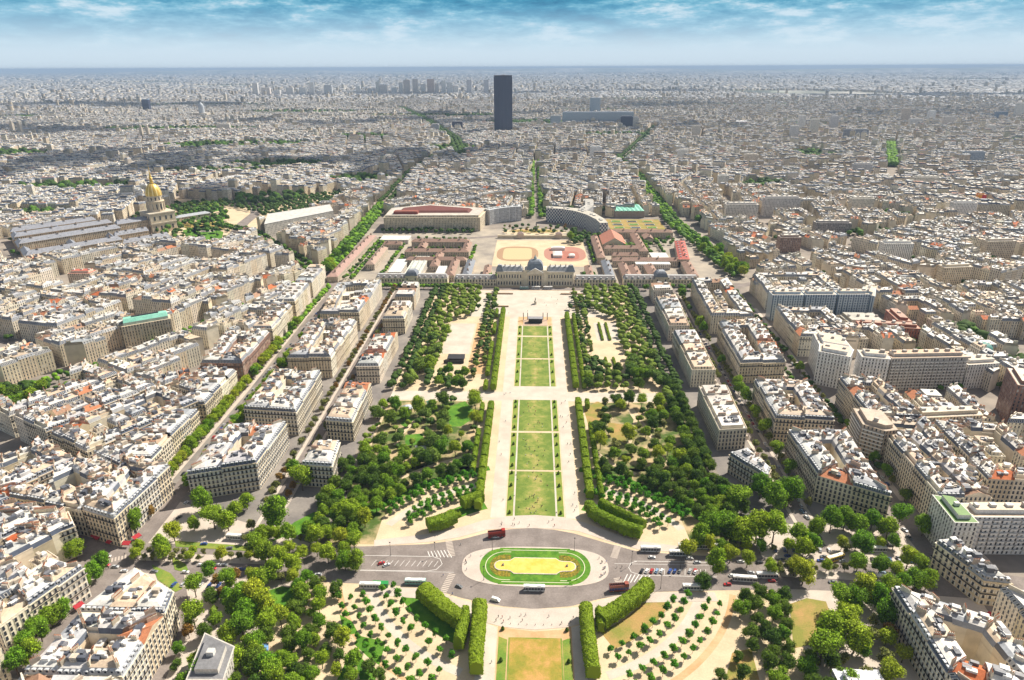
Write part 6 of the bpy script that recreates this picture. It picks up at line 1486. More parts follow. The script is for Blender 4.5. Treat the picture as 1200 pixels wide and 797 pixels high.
slab('round_fronted_block',[(246,456),(258,446),(268,448),(270,475),(250,482)],28,'tan apartment block with horizontal balconies on its street corner',(.52,.42,.32),balc=[0,4],top=(.55,.44,.34))
slab('curved_apartment_block',[(300,478),(352,484),(356,498),(302,494)],22,'low cream block curving round a dark courtyard',(.66,.56,.42),balc=[0])
for k,(px,py,w_,h,lb,tc) in enumerate(SLABS):
    x,y=G(px,py+6); tl=2+(k%5-2)*2.; h*=(1.25 if py<200 else 1.); tc=tuple(min(.92,c*1.18) for c in tc); slab('apartment_tower' if h>38 else 'apartment_slab',[(x-w_/2,y),(x+w_/2,y+tl),(x+w_/2,y+18+tl),(x-w_/2,y+16)],h,lb,tc,top=(.55,.15,.10) if 'red tiled' in lb else (.6,.56,.5))
x,y=G(1148,242); e=slab('striped_building',[(x-9,y),(x+9,y),(x+9,y+14),(x-9,y+14)],24,'building with one orange and one red painted wall',(.8,.26,.03),win=False)
m=MB(); m.box((4.6,-7.15,4),(8.6,.2,20),pbr('red_panel',(.60,.03,.04),.6)); m.box((-4.8,-7.15,4),(8.4,.2,20),pbr('orange_panel',(.85,.34,.02),.6)); m.build('painted_panels',e)
x,y=G(856,148); slab('exhibition_shed',[(x-70,y),(x+90,y),(x+90,y+60),(x-70,y+60)],20,'long low white exhibition hall in the right distance',(.80,.80,.80),top=(.8,.8,.82),cat='hall',win=False)
# church with a green dome
e=empty('green_domed_church',(440,632,0),R(12),label='stone church with a squat green copper dome',cat='church'); m=MB(); m.prism(rect(-14,-16,14,16),0,15,stone,top=zinc,tint=(.52,.42,.31),ttint=(.45,.36,.28),win=False,bottom=False); m.prism(rect(-24,-9,24,9),0,12,stone,top=zinc,tint=(.48,.38,.28),ttint=(.42,.3,.22),win=False,bottom=False); m.build('body',e); m=MB(); lathe(m,(0,0),[(9.5,15),(9.5,18.5),(9.2,18.6)]+[(9.2*math.cos(R(t)),18.6+6*math.sin(R(t))) for t in range(10,91,10)],pbr('dome_green',rough=.6,build=plainf((.06,.20,.18),(.10,.28,.24),.3)),20); m.build('dome',e)
for k in range(5): m=MB(); m.box((-20+k*10,-16.2 if abs(-20+k*10)<14 else -9.2,3),(2.,.3,6),glass); m.build('window',e)
# ---------------- tower and station quarter
tx,ty=G(590,157); tw=31
def towerf(t,b):
    u=nd_uv(t,0); v=nd_uv(t,1); a=mth(t,'LESS_THAN',mth(t,'FRACT',mth(t,'DIVIDE',u,3.)),.3); c=mth(t,'LESS_THAN',mth(t,'FRACT',mth(t,'DIVIDE',v,3.6)),.25); k=mth(t,'MAXIMUM',mth(t,'MULTIPLY',a,.6),mth(t,'MULTIPLY',c,.45)); return mixc(t,k,(.028,.032,.065),(.10,.10,.15))
tm=pbr('tower_dark_glass',rough=.35,spec=.3,build=towerf)
e=empty('skyscraper',(tx,ty,0),R(0),label='solitary dark slab skyscraper standing above the whole city',cat='skyscraper'); Htw=Zat(tx,ty,88)
hw=40*math.hypot(tx,ty)/3093
P=[(-hw*.98,8),(-hw*.98,-4),(-hw*.4,-10),(0,-11),(hw*.4,-10),(hw*.98,-4),(hw*.98,8),(hw*.85,32),(hw*.3,40),(-hw*.3,40),(-hw*.85,32)]
P=ccw(P); m=MB(); m.prism(P,0,Htw-6,tm,tint=(1,1,1),win=True,bottom=False); m.build('shaft',e); m=MB(); m.prism(offset(P,[2.5]*len(P)),Htw-6,Htw-3.6,iron,win=False); m.prism(offset(P,[.3]*len(P)),Htw-3.6,Htw-.4,tm,top=zinc,ttint=(.3,.3,.34),win=False); m.build('crown',e)
m=MB(); m.box((0,12,Htw-.4),(14,8,2.),zinc,tint=(.4,.4,.42)); m.build('roof_plant',e)
def bslab(name,x0,x1,py,ptop,lab,tint,dep=25,mat=None,cat='building',top=(.5,.5,.5)):
    a=G(x0,py);b=G(x1,py); h=Zat((a[0]+b[0])/2,a[1],ptop); slab(name,[a,b,(b[0],b[1]+dep),(a[0],a[1]+dep)],h,lab,tint,mat=mat,top=top,cat=cat)
dg=pbr('dark_office_glass',rough=.3,build=lambda t,b:mixc(t,mth(t,'LESS_THAN',mth(t,'FRACT',mth(t,'DIVIDE',nd_uv(t,1),3.6)),.3),(.03,.035,.07),(.10,.10,.15)))
gg=pbr('pale_office_glass',rough=.35,build=lambda t,b:mixc(t,mth(t,'LESS_THAN',mth(t,'FRACT',mth(t,'DIVIDE',nd_uv(t,1),3.6)),.4),(.16,.24,.33),(.50,.53,.56)))
bslab('dark_office_cube',530,542,154,143,'small dark office cube left of the skyscraper',(.1,.1,.15),mat=dg,cat='office building')
bslab('dark_office_cube',624,632,157,150,'tiny dark office cube right of the skyscraper',(.1,.1,.15),mat=dg,cat='office building')
bslab('station_office',645,657,150,136,'grey glazed block at the left end of the station slabs',(.5,.52,.5),mat=gg,cat='office building')
bslab('station_office',659,742,148,132,'very long pale glazed slab over the station',(.5,.55,.6),dep=40,mat=gg,cat='office building',top=(.3,.34,.42))
bslab('station_office',727,741,154,137,'dark glazed cube at the right end of the station slabs',(.1,.12,.2),mat=dg,cat='office building')
bslab('station_office',741,748,154,138,'white narrow end slab of the station row',(.72,.70,.66),cat='office building')
bslab('hotel_tower',691,703,136,115,'pale ribbed hotel tower rising behind the station slabs',(.62,.66,.72),mat=gg,dep=40,cat='hotel')
bslab('blue_office_tower',168,176,132,117,'small blue glass tower far away among the left roofs',(.1,.2,.35),mat=dg,cat='office tower')
bslab('distant_slab',148,166,122,116,'pale distant slab left of the blue glass tower',(.7,.68,.64))
for k,(x,t_,w_,tc) in enumerate([(477,94,7,(.62,.54,.48)),(487,93,6,(.66,.58,.52)),(505,93,8,(.58,.44,.38)),(520,95,5,(.74,.73,.72)),(527,97,6,(.76,.74,.72)),(435,104,8,(.6,.58,.56)),(450,100,8,(.66,.6,.55)),(462,103,6,(.7,.68,.66)),(413,107,10,(.70,.68,.64)),(496,99,5,(.7,.66,.62)),(550,94,6,(.5,.5,.54)),(570,94,6,(.52,.52,.56)),(385,100,9,(.45,.47,.5)),(340,103,8,(.6,.58,.56)),(312,103,10,(.68,.62,.58)),(325,106,7,(.7,.68,.66)),(355,103,8,(.74,.72,.7)),(190,116,8,(.7,.68,.64)),(420,101,5,(.7,.7,.68)),(443,96,4,(.72,.68,.62)),(470,97,4,(.7,.66,.62)),(512,98,4,(.68,.6,.55)),(534,101,7,(.7,.68,.66)),(300,98,6,(.66,.64,.62)),(366,97,5,(.7,.68,.66)),(660,104,0,None)]):
    if w_: bslab('residential_tower',x-w_/2,x+w_/2,111 if x>400 else 113,t_,f'{ordn(k+1)} pale residential tower counted through the left skyline clusters',tuple(min(.95,c*1.35) for c in tc),dep=40,cat='tower')
# twin-towered church, cathedral and far domes (small on the skyline)
def twin(px,py,h,w_,lab):
    x,y=G(px,py); e=empty('twin_towered_church',(x,y,0),label=lab,cat='church'); m=MB(); m.prism(rect(-w_,0,w_,w_*4),0,h*.45,stone,top=zinc,tint=(.5,.44,.36),ttint=(.4,.42,.46),win=False,bottom=False); m.build('nave',e)
    for s in (-1,1): m=MB(); m.box((s*w_*.75,-3,0),(w_*.6,w_*.6,h*.85),stone,tint=(.52,.46,.38)); lathe(m,(s*w_*.75,-3),[(w_*.28,h*.85),(w_*.26,h),(0,h*1.06)],stone,8,tint=(.5,.45,.38)); m.build('tower',e)
twin(172,165,62,18,'twin-towered old church far among the left roofs'); twin(22,160,66,22,'pale gothic cathedral front at the far left')
def fardome(px,py,ptop,w_,lab):
    x,y=G(px,py); h=Zat(x,y,ptop); e=empty('distant_dome',(x,y,0),label=lab,cat='monument'); m=MB(); m.prism(rect(-w_*1.6,-w_*1.3,w_*1.6,w_*1.3),0,h*.35,stone,tint=(.56,.5,.42),win=False,bottom=False); m.build('body',e); m=MB(); lathe(m,(0,0),[(w_*.62,h*.35),(w_*.62,h*.65)]+[(w_*.6*math.cos(R(t)),h*.65+h*.25*math.sin(R(t))) for t in range(0,90,15)]+[(1.5,h*.92),(0,h)],slatep,16,tint=(.45,.48,.52)); m.build('dome',e)
fardome(238,140,118,26,'great domed temple far beyond the left quarter')
# ---------------- small park structures
e=empty('peace_monument',(3,745,.1),label='dark steel and glass monument at the top of the lawns',cat='monument'); m=MB(); m.box((0,0,0),(16,7,5.5),iron); m.box((0,0,5.5),(17,8,.5),stone,tint=(.3,.3,.32)); m.build('pavilion',e)
for x in (-14,-9,9,14): m=MB(); lathe(m,(x,8),[(.5,0),(.5,9),(0,9.4)],stone,8,tint=(.4,.34,.28)); m.build('column',e)
m=MB(); m.box((0,0,0),(28,20,.25),stone,tint=(.55,.4,.3)); m.build('base',e)
e=empty('equestrian_statue',(3,812,.1),label='dark statue on a plinth alone on the wide sand square',cat='statue'); m=MB(); m.box((0,0,0),(3,5,4),stone,tint=(.6,.55,.45)); m.build('plinth',e); m=MB(); m.box((0,0,5.2),(1,3.2,1.4),iron); m.box((0,-1.7,6.2),(.7,.8,1.8),iron,taper=.6); m.box((0,.2,6.4),(.8,.8,1.9),iron,taper=.5)
for a,b in ((-.3,-1.2),(.3,-1.2),(-.3,1.2),(.3,1.2)): m.box((a,b,4),(.25,.3,1.4),iron)
m.build('horse_and_rider',e)
e=empty('sports_pavilion',(-77,628,.1),label='dark flat-roofed open pavilion on the left sand court',cat='pavilion'); m=MB(); m.box((0,4,4.2),(17,12,.6),iron); m.build('roof',e); m=MB(); m.box((-2,-3,0),(20,.4,3.6),iron); m.box((0,6,0),(15,6,4.1),stone,tint=(.12,.11,.11)); m.build('screen',e)
for x in (-8,8):
    for y in (-1.5,9.6): m=MB(); m.box((x,y,0),(.4,.4,4.2),iron); m.build('post',e)
for (px,py,lb,nm,w_,l_,tt) in [(495,525,'little white-roofed playground house in the left garden','garden_kiosk',9,7,(.75,.76,.78)),(477,478,'grey-roofed kiosk near the left cross path','garden_kiosk',8,7,(.6,.64,.7)),(500,447,'small stone lodge on the left cross avenue','garden_kiosk',6,4,(.6,.55,.48)),(307,762,'blue-roofed playground kiosk in the lower left garden','garden_kiosk',6,4,(.12,.28,.55)),(505,472,'round green-roofed bandstand in the left garden','bandstand',6,6,(.3,.6,.5))]:
    x,y=G(px,py+3); e=empty(nm,(x,y,.1),R(20),label=lb,cat='kiosk'); m=MB(); m.box((0,0,0),(w_,l_,2.8),stone,tint=(.6,.55,.45)); m.build('wall',e); m=MB(); m.box((0,0,2.8),(w_+1,l_+1,2.2),zinc,tint=tt,taper=.25); m.build('roof',e)
for k,(x0,x1,y) in enumerate([(-62,-26,851),(36,76,851),(-56,-30,800),(44,70,800)]):
    e=empty('terrace_wall',((x0+x1)/2,y,.05),label=f"low brown retaining wall, {['far left','far right','near left','near right'][k]} of the sand square",cat='wall'); m=MB(); m.box((0,0,0),(x1-x0,1.6,1.6),stone,tint=(.40,.27,.17)); m.build('wall',e)
# grey-roofed modern villa at the bottom and white house at bottom right
P=[G(218,797,14),G(262,797,14),G(275,758,14),G(240,742,14)]; P=ccw(P); slab('grey_roofed_villa',P,14,'modern villa with a flat grey roof and vents at the bottom edge',(.60,.56,.50),top=(.22,.22,.23),balc=[0])
P=[G(985,797,10),G(1037,797,10),G(1032,784,10),G(990,784,10)]; x0,y0=G(983,797,10); x1,_=G(1037,797,10); slab('small_white_house',[(x0,y0-14),(x1,y0-14),(x1,y0+7),(x0,y0+7)],9,'small white flat-roofed house at the bottom edge',(.78,.78,.80),top=(.74,.77,.82))
# ================================================================== vehicles, lamps, people
PC={}
def paint(n,c,ro=.3): 
    if n not in PC: PC[n]=pbr('paint_'+n,c,ro,0,.5)
    return PC[n]
rub=pbr('tyre_rubber',(.02,.02,.02),.9)
def wheel_mesh(r=.33,w_=.22):
    m=MB(); n=12
    for s in (-1,1): m.face([(r*math.cos(6.2832*i/n),s*w_/2,r*math.sin(6.2832*i/n)) for i in (range(n) if s<0 else range(n-1,-1,-1))],rub); m.face([(r*.5*math.cos(6.2832*i/n),s*(w_/2+.01),r*.5*math.sin(6.2832*i/n)) for i in (range(n) if s<0 else range(n-1,-1,-1))],white)
    for i in range(n):
        a,b=6.2832*i/n,6.2832*(i+1)/n; m.face([(r*math.cos(a),-w_/2,r*math.sin(a)),(r*math.cos(b),-w_/2,r*math.sin(b)),(r*math.cos(b),w_/2,r*math.sin(b)),(r*math.cos(a),w_/2,r*math.sin(a))],rub)
    return m.mesh('wheel')
WM=wheel_mesh(); WB=wheel_mesh(.5,.3)
def extr(m,prof,w0,mat,inset=None):
    """profile (x,z,halfwidth) closed loop, extruded across y"""
    L=[(x,-h,z) for x,z,h in prof]; Rr=[(x,h,z) for x,z,h in prof]; n=len(prof)
    m.face(L,mat); m.face(Rr[::-1],mat)
    for i in range(n): j=(i+1)%n; m.face([L[j],L[i],Rr[i],Rr[j]],mat)
def car_mesh(pm,van=False):
    b=MB(); g=MB()
    if van:
        extr(b,[(-2.4,.3,.95),(2.4,.3,.95),(2.45,.9,.95),(1.7,1.2,.92),(1.2,2.0,.85),(-2.3,2.05,.85),(-2.4,1.2,.95)],1,pm); extr(g,[(1.66,1.25,.925),(1.24,1.9,.865),(.3,1.9,.875),(.3,1.25,.94)],1,glass); g.box((-2.36,0,1.3),(.14,1.4,.5),glass)
    else:
        extr(b,[(-2.1,.28,.86),(2.1,.28,.86),(2.15,.62,.85),(1.9,.80,.83),(1.0,.92,.82),(-1.7,.95,.82),(-2.1,.85,.84)],1,pm); extr(b,[(-1.45,1.38,.58),(.25,1.40,.6),(.2,1.43,.58),(-1.4,1.42,.56)],1,pm)
        extr(g,[(1.0,.925,.78),(.25,1.395,.62),(-1.45,1.375,.6),(-1.85,.955,.78)],1,glass)
    return b.mesh('body'),g.mesh('windows')
cars={}
CCOL={'white':(.72,.72,.72),'black':(.02,.02,.022),'silver':(.45,.46,.48),'red':(.42,.02,.02),'blue':(.03,.08,.30),'grey':(.16,.17,.18),'pale blue':(.25,.38,.55)}
def car(x,y,ang,colr,lab,van=False,z=.09):
    key=(colr,van)
    if key not in cars: cars[key]=car_mesh(paint(colr,CCOL[colr]),van)
    bme,gme=cars[key]; e=empty('parked_van' if van else 'car',(x,y,z),ang,label=lab,cat='van' if van else 'car',group='cars on the roads'); inst('body',bme,e); inst('windows',gme,e)
    for sx_,sy_ in ((-1.3,-.75),(1.3,-.75),(-1.3,.75),(1.3,.75)): inst('wheel',WM,e,(sx_,sy_,.33))
cr_=random.Random(4)
# parking bay right of the oval
seqc=['black','white','red','pale blue','white','blue','blue','grey','silver','red']
for k,c_ in enumerate(seqc):
    x,y=G(752+k*5.8+(4 if k>4 else 0)+(6 if k>7 else 0),670); car(x,y,R(62),c_,f'{c_} car, {ordn(k+1)} along the marked bay right of the oval')
for px,py,a,c_,lb in [(447,661,30,'red','red car in the bay left of the oval'),(453,663,35,'white','white car beside the red one left of the oval'),(538,688,-25,'grey','small dark car below the left zebra crossing'),(764,654,0,'white','white taxi right of the upper crossing'),(808,655,0,'white','white car in tree shade behind the coach'),(817,660,8,'silver','silver car under the right quay trees'),(815,671,55,'white','white car at the end of the marked bay'),
    (581,630,10,'white','white car just behind the red open-topped bus'),(236,663,0,'white','first white car on the lower left roadway'),(257,663,0,'white','second white car on the lower left roadway'),(263,663,0,'grey','grey car touching the second white one'),(284,668,0,'blue','dark blue car by the garden corner'),(126,653,10,'white','white car on the left crossroads'),(125,663,-5,'red','red car on the left crossroads'),(210,607,65,'black','black car in shade on the left avenue'),(218,590,68,'white','white car in shade on the left avenue'),(228,573,68,'grey','grey car further up the left avenue'),
    (1098,664,-60,'white','white car on the right crossroads'),(1060,622,-62,'white','white car entering the right avenue'),(1065,631,-62,'grey','grey car entering the right avenue'),(1005,672,0,'silver','silver car below the yellow bus'),(1021,672,0,'white','white car beside the silver one'),(1034,672,0,'pale blue','pale car before the long coach'),(1043,640,0,'black','black car behind the white coach'),(1068,648,80,'black','black car near the right trees'),(945,607,-70,'white','white car on the inner right street'),(940,600,-70,'pale blue','pale blue car on the inner right street'),(842,668,40,'grey','grey car under the trees right of the bay'),(868,659,0,'white','white car in the right median shade'),(880,672,0,'silver','silver car on the right median'),
    (902,660,0,'white','white car behind the median tree'),(858,675,20,'white','white car below the median'),(890,660,15,'black','black car on the right quay road')]:
    x,y=G(px,py); car(x,y,R(a),c_,lb)
for k in range(46):
    s=cr_.choice([-1,1]); lane=cr_.choice([336.5,340,314.5,318]); x=s*cr_.uniform(110,250)
    if s<0: lane+=2
    if any(abs(x-o.location.x)<6 and abs(lane-o.location.y)<3 for o in bpy.data.objects if o.name.startswith(('car','parked'))): continue
    c_=cr_.choice(['white','black','silver','grey','red','blue','silver','white']); car(x,lane,cr_.choice([0,math.pi])+cr_.uniform(-.05,.05),c_,f"{c_} car, {ordn(k+1)} on the {'left' if s<0 else 'right'} quay lanes")
for k in range(20):
    x,y=[(-205+(k%7)*5.2,306+(k%2)*.3),(150+(k%7)*5.4,346),(205+(k%6)*5.2,338)][k//7]; c_=cr_.choice(['white','black','silver','grey','blue']); car(x,y,R(80+cr_.uniform(-4,4)),c_,f"{c_} car, {ordn(k%7+1)} in the {['lower left','upper right','far right'][k//7]} kerbside parking row")
x,y=G(581,704); car(x,y,R(-20),'white','white van at the kerb above the long lower hedge',van=True)
k=0
for x0,ys,an,place in ((-254.5,range(405,860,1),90,'left avenue'),(251.5,range(405,880,1),90,'right avenue'),(-168.6,range(350,860,1),90,'inner left street'),(182,range(352,870,1),90,'inner right street')):
    y=ys[0]; n=0
    while y<ys[-1]:
        if cr_.random()<.62:
            n+=1; dx={-254.5:-.018,251.5:.032,-168.6:-.012,182:.012}[x0]; car(x0+dx*(y-400)+cr_.uniform(-.2,.2),y,R(an+cr_.uniform(-3,3)),(c_:=cr_.choice(['white','black','silver','grey','grey','blue','red','silver'])),f'{c_} car, {ordn(n)} parked up the {place}',z=.1)
        y+=cr_.uniform(5.4,8)
        if n>36: break
# buses
def bus_mesh(L,H,pm,gm,stripe=None,open_top=False,h2=0):
    b=MB(); b.box((0,0,.35),(L,2.5,.85),pm); b.box((0,0,1.2),(L-.02,2.46,H-1.9),gm); b.box((0,0,H-.7),(L,2.5,.7),pm)
    for k in range(int(L/1.7)): b.box((-L/2+.9+k*1.7,0,1.2),(.16,2.52,H-1.9),pm)
    r=MB()
    if open_top:
        for s in (-1,1): r.box((0,s*1.2,H),(L,.08,.8),pm)
        r.box((L/2-1.2,0,H),(2.2,2.5,1.5),pm); r.box((-L/2+.05,0,H),(.1,2.4,.8),pm)
        for k in range(int(L/1.1)-2):
            for s in (-.7,.7): r.box((-L/2+.8+k*1.0,s,H),(.4,.8,.7),paint('seat_dark',(.08,.03,.03),.8))
    else:
        r.box((0,0,H),(L-.6,2.1,.12),white); 
        for k in (-.3,.25): r.box((L*k,0,H+.12),(2.,1.5,.28),stone)
    return b.mesh('body'),r.mesh('roof')
bm1={}
def bus(kind,x,y,a,lab):
    if kind not in bm1:
        P_={'white':(12,3.5,paint('white',CCOL['white']),glass,False),'whitelong':(13.5,3.6,paint('white',CCOL['white']),glass,False),'red':(11,3.6,paint('busred',(.36,.03,.02)),paint('maroon',(.14,.02,.02)),True),'green':(12,3.1,paint('mint',(.25,.50,.46)),glass,False),'yellow':(12,3.8,paint('yellow',(.80,.55,.02)),glass,False),'brown':(11,3.6,paint('brownbus',(.32,.09,.06)),paint('navy',(.03,.05,.2)),True)}[kind]
        bm1[kind]=(P_[0],)+bus_mesh(*P_[:4],open_top=P_[4])
    L,b,r=bm1[kind]; e=empty('bus' if kind in('red','yellow','brown','green') else 'coach',(x,y,.1),a,label=lab,cat='bus',group='buses and coaches'); inst('body',b,e); inst('roof',r,e)
    for sx_ in (-L*.3,L*.3):
        for sy_ in (-1.12,1.12): inst('wheel',WB,e,(sx_,sy_,.5))
for px,py,kd,a,lb in [(582,629,'red',12,'red open-topped double-decker bus above the oval'),(626,692,'white',0,'white coach passing below the oval'),(725,692,'brown',8,'maroon open-topped bus by the lower right tree wall'),(487,684,'green',0,'mint and white bus at the lower left of the roundabout'),
    (762,646,'white',0,'white coach, left one in the upper right coach line'),(797,651,'whitelong',0,'big white coach by the upper right kerb'),(806,643,'white',0,'coach half hidden behind the big white one'),(830,643,'whitelong',0,'long coach in shade at the right kerb'),(812,691,'white',0,'white coach on the lower right roadway'),(872,681,'whitelong',-4,'long white coach under the right median trees'),(898,677,'white',0,'white coach ahead of the long one'),
    (978,657,'yellow',22,'yellow sightseeing bus at the right crossroads'),(1026,646,'white',0,'white coach parked right of the yellow bus'),(1040,680,'whitelong',0,'long coach parked below the yellow bus'),(277,632,'white',-4,'white bus under the left quay trees'),(434,689,'white',0,'white coach parked above the lower left tree quarter')]:
    x,y=G(px,py); bus(kd,x,y,R(a),lb)
for k,(x,a) in enumerate([(-12,0),(4,0),(20,0)]): bus('green' if k==0 else 'white',x,874,0,f"bus, {ordn(k+1)} of three before the domed palace")
e=empty('green_container',(*G(446,687),.1),label='green roadside container beside the lower left trees',cat='container'); m=MB(); m.box((0,0,0),(9,2.6,2.6),paint('green',(.02,.22,.05))); m.build('body',e); m=MB(); m.box((0,0,2.6),(9.2,2.8,.15),paint('green2',(.03,.28,.07))); m.build('lid',e)
# street lamps
m=MB(); lathe(m,(0,0),[(.22,0),(.2,.8),(.11,1.2),(.08,9.5)],iron,8); lp=m.mesh('post'); m=MB(); m.box((0,0,9.5),(.9,.5,.35),iron); m.box((0,0,9.42),(.7,.36,.08),white); lh=m.mesh('lamp_head')
for k,(px,py,lb) in enumerate([(458,651,'upper left roadway, outer'),(510,651,'upper left roadway, inner'),(577,645,'top left of the oval'),(673,646,'top right of the oval'),(567,680,'bottom left of the oval'),(676,680,'bottom right of the oval'),(740,662,'left end of the marked bay'),(774,690,'lower right roadway'),(797,668,'middle of the marked bay'),(985,665,'right crossroads by the yellow bus'),(1094,665,'right crossroads by the white car')]):
    x,y=G(px,py); e=empty('street_lamp',(x,y,.1),label=f'tall dark street lamp at the {lb}',cat='street lamp',group='tall street lamps'); inst('post',lp,e); inst('lamp_head',lh,e)
m=MB(); lathe(m,(0,0),[(.13,0),(.12,.7),(.16,.8),(0,.95)],iron,8); bl=m.mesh('bollard')
for k in range(9): x=-15+k*4.4; inst('bollard',bl,None,(x,282.2-.9*math.cos((x-2.5)/14),.13),label=f'{ordn(k+1)} bollard from the left at the head of the lower lawn',cat='bollard',group='bollards at the head of the lower lawn')
# awnings and red details
for px,py,w_,a,lb in [(160,628,5,62,'red cafe awning on the left corner, near the trees'),(128,634,4,-20,'dark red awning under the corner cafe'),(148,636,5,0,'red awning on the cafe corner point'),(112,628,8,-30,'small red awning on the lane side of the cafe'),(1164,722,6,-60,'bright red awning beside the lower right houses'),(92,709,5,62,'red awning between the lower left blocks')]:
    x,y=G(px,py,3); e=empty('awning',(x,y,2.2),R(a),label=lb,cat='awning'); m=MB(); m.face([(-w_/2,-1.4,.2),(w_/2,-1.4,.2),(w_/2,1.4,1.2),(-w_/2,1.4,1.2)],paint('awning',(.38,.02,.03),.8)); m.box((0,-1.4,-.1),(w_,.06,.3),paint('awning',(.38,.02,.03),.8)); m.build('canvas',e)
    m=MB()
    for s in (-1,1): m.box((s*w_/2,-1.4,-2.2),(.08,.08,2.3),iron)
    m.build('posts',e)
# people: one continuous low body each
def person_mesh(kind,top,leg,skin):
    bm=bmesh.new(); 
    me=bpy.data.meshes.new('sk'); 
    if kind=='stand': J=[((0,0,.95),.15),((0,0,1.2),.16),((0,0,1.42),.15),((0,0,1.55),.06),((0,0,1.72),.11),((.1,0,.5),.075),((.1,-.03,.06),.05),((-.1,0,.5),.075),((-.1,.05,.06),.05),((.24,0,1.15),.045),((.26,-.08,.88),.035),((-.24,0,1.15),.045),((-.26,.04,.88),.035)]
    elif kind=='walk': J=[((0,0,.93),.15),((0,-.02,1.2),.16),((0,-.04,1.42),.15),((0,-.05,1.55),.06),((0,-.07,1.71),.11),((.1,-.18,.5),.075),((.1,-.34,.07),.05),((-.1,.1,.5),.075),((-.1,.34,.1),.05),((.24,.14,1.15),.045),((.25,.22,.92),.035),((-.24,-.16,1.15),.045),((-.24,-.32,1.0),.035)]
    else: J=[((0,.0,.16),.16),((0,.05,.42),.15),((0,.06,.64),.14),((0,.05,.76),.06),((0,.03,.9),.11),((.13,-.35,.38),.075),((.14,-.62,.07),.05),((-.13,-.38,.22),.075),((-.16,-.72,.07),.05),((.24,.12,.4),.045),((.28,.2,.12),.035),((-.22,-.05,.42),.045),((-.16,-.25,.4),.035)]
    E_=[(0,1),(1,2),(2,3),(3,4),(0,5),(5,6),(0,7),(7,8),(2,9),(9,10),(2,11),(11,12)]
    me.from_pydata([j[0] for j in J],E_,[]); o=bpy.data.objects.new('tmp',me); col.objects.link(o); md=o.modifiers.new('s','SKIN'); md.use_smooth_shade=True
    for i,v in enumerate(me.skin_vertices[0].data if me.skin_vertices else []): v.radius=(J[i][1],J[i][1]*.8)
    if not me.skin_vertices:
        bm.from_mesh(me); ly=bm.verts.layers.skin.verify()
        bm.verts.ensure_lookup_table()
        for i,v in enumerate(bm.verts): v[ly].radius=(J[i][1],J[i][1]*.8); v[ly].use_root=(i==0)
        bm.to_mesh(me)
    dg_=bpy.context.evaluated_depsgraph_get(); ev=o.evaluated_get(dg_); nm=bpy.data.meshes.new_from_object(ev); bpy.data.objects.remove(o); nm.name='person'
    nm.materials.clear()
    for q in (top,leg,skin): nm.materials.append(q)
    hip=J[0][0][2]; nk=J[3][0][2]
    for p in nm.polygons:
        z=p.center.z; y=p.center.y
        p.material_index=2 if z>nk-.02 else (0 if (z>hip-.05 and (kind!='sit' or y>-.15)) else 1)
    return nm
skin=paint('skin',(.42,.25,.17),.7); leg=paint('trousers',(.03,.035,.06),.8)
tops={'black':(.02,.02,.02),'white':(.7,.7,.68),'red':(.45,.04,.04),'blue':(.06,.12,.35),'grey':(.2,.2,.2),'dark':(.05,.04,.05)}
PM={(k,c_):person_mesh(k,paint('shirt_'+c_,v,.8),leg,skin) for k in ('stand','walk','sit') for c_,v in tops.items()}
pr=random.Random(9); pc=defaultdict(int)
def person(x,y,z,kind,place):
    c_=pr.choice(list(tops)); verb={'stand':'standing','walk':'walking','sit':'sitting'}[kind]; b=f'person in {c_} top {verb} {place}'; pc[b]+=1
    lab=b if pc[b]==1 else f'{ordn(pc[b])} {b}'
    inst('person',PM[(kind,c_)],None,(x,y,z),pr.uniform(0,6.28),1.05,label=lab,cat='person',group='people in the park')
for i,(y0,y1) in enumerate([(376,430),(432,487),(490,546),(574,637),(640,699)]):
    for _ in range([34,24,18,14,10][i]): person(pr.gauss(3,6.5),pr.uniform(y0+1,y1-1),.1,pr.choice(['sit','sit','stand','sit']),f'on the {ordn(i+1)} lawn above the roundabout')
for _ in range(22): person(pr.choice([pr.uniform(-26,-18.5),pr.uniform(23.5,31)]),pr.uniform(376,560),.07,'walk','on the promenades beside the lawns')
for _ in range(8): person(pr.choice([pr.uniform(-26,-18.5),pr.uniform(23,30)]),pr.uniform(244,280),.07,'walk','on the promenades below the roundabout')
for _ in range(12): person(pr.uniform(-22,26),pr.uniform(282.5,289),.14,pr.choice(['walk','stand']),'on the pale pavement below the roundabout')
for _ in range(10): person(pr.uniform(-22,30),pr.uniform(365.5,373),.14,pr.choice(['walk','stand']),'on the pavement above the roundabout')
for _ in range(20): t=pr.uniform(-.9,.9); s=pr.choice([1,1,-1]); person(2.5+s*(40+3.5*pr.random())*math.cos(t*.4),327+t*9,.21,'stand',f"on the {'right' if s>0 else 'left'} tip of the oval island")
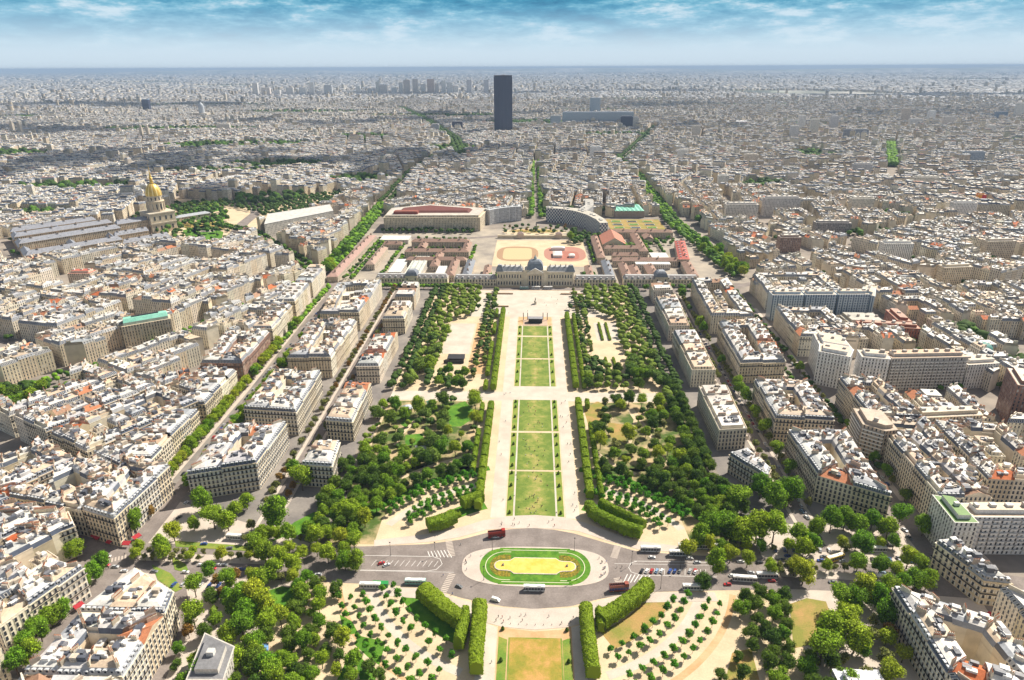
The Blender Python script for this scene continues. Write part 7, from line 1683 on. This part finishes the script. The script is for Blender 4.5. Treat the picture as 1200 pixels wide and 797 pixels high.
for _ in range(9): s=pr.choice([-1,1]); person(2.5+s*pr.uniform(46,54),pr.uniform(300,348),.1,'walk','crossing the roundabout road')
for _ in range(16): person(pr.uniform(-60,80),pr.uniform(770,860),.08,'walk','on the wide square before the palace')
for _ in range(10): person(pr.uniform(205,235),pr.uniform(292,345),.1,'walk','at the right crossroads')
for _ in range(9): person(pr.uniform(-262,-232),pr.uniform(318,345),.1,'walk','at the left crossroads')
# ================================================================== clouds drifting above the city (they shade parts of it)
cm_=pbr('cloud_white',(.85,.86,.88),1.); t=cm_.node_tree; tp=nd(t,'ShaderNodeBsdfTransparent'); mx=nd(t,'ShaderNodeMixShader'); mx.inputs[0].default_value=.55
t.links.new(tp.outputs[0],mx.inputs[1]); t.links.new(t.nodes['Principled BSDF'].outputs[0],mx.inputs[2]); t.links.new(mx.outputs[0],t.nodes['Material Output'].inputs['Surface'])
def cloud(gx,gy,a,b,seed,z=1500.):
    """a cumulus whose shadow falls round ground point gx,gy"""
    k=z/math.tan(SUN_EL); cx_,cy_=gx+math.sin(SUN_AZ)*k,gy+math.cos(SUN_AZ)*k
    rs=np.random.RandomState(seed); m=MB()
    for i in range(int(9+a/90)):
        t_=rs.uniform(0,6.28); q=math.sqrt(rs.uniform()); x,y=a*q*math.cos(t_),b*q*math.sin(t_); r_=min(a,b)*rs.uniform(.28,.5)
        bm=bmesh.new(); bmesh.ops.create_icosphere(bm,subdivisions=2,radius=1)
        for f in bm.faces: m.face([(cx_+x+v.co.x*r_,cy_+y+v.co.y*r_,z+max(v.co.z,-.25)*r_*.6) for v in f.verts],cm_)
        bm.free()
    return m
for i,(gx,gy,a,b) in enumerate([(-1150,2150,420,260),(-1650,1750,380,180),(-500,2050,360,220),(-150,2350,330,160),(-900,3700,700,260),(-2600,3200,700,300),(-250,4300,500,200),(900,5200,900,260),(-3200,5600,1200,400),(600,3300,380,150),(2300,4200,700,220),(1500,8500,1500,400),(-1500,8000,1800,500),(-780,1500,170,110),(3800,7000,1200,420)]):
    m=cloud(gx,gy,a,b,i); o=m.build('cloud',kind='stuff')
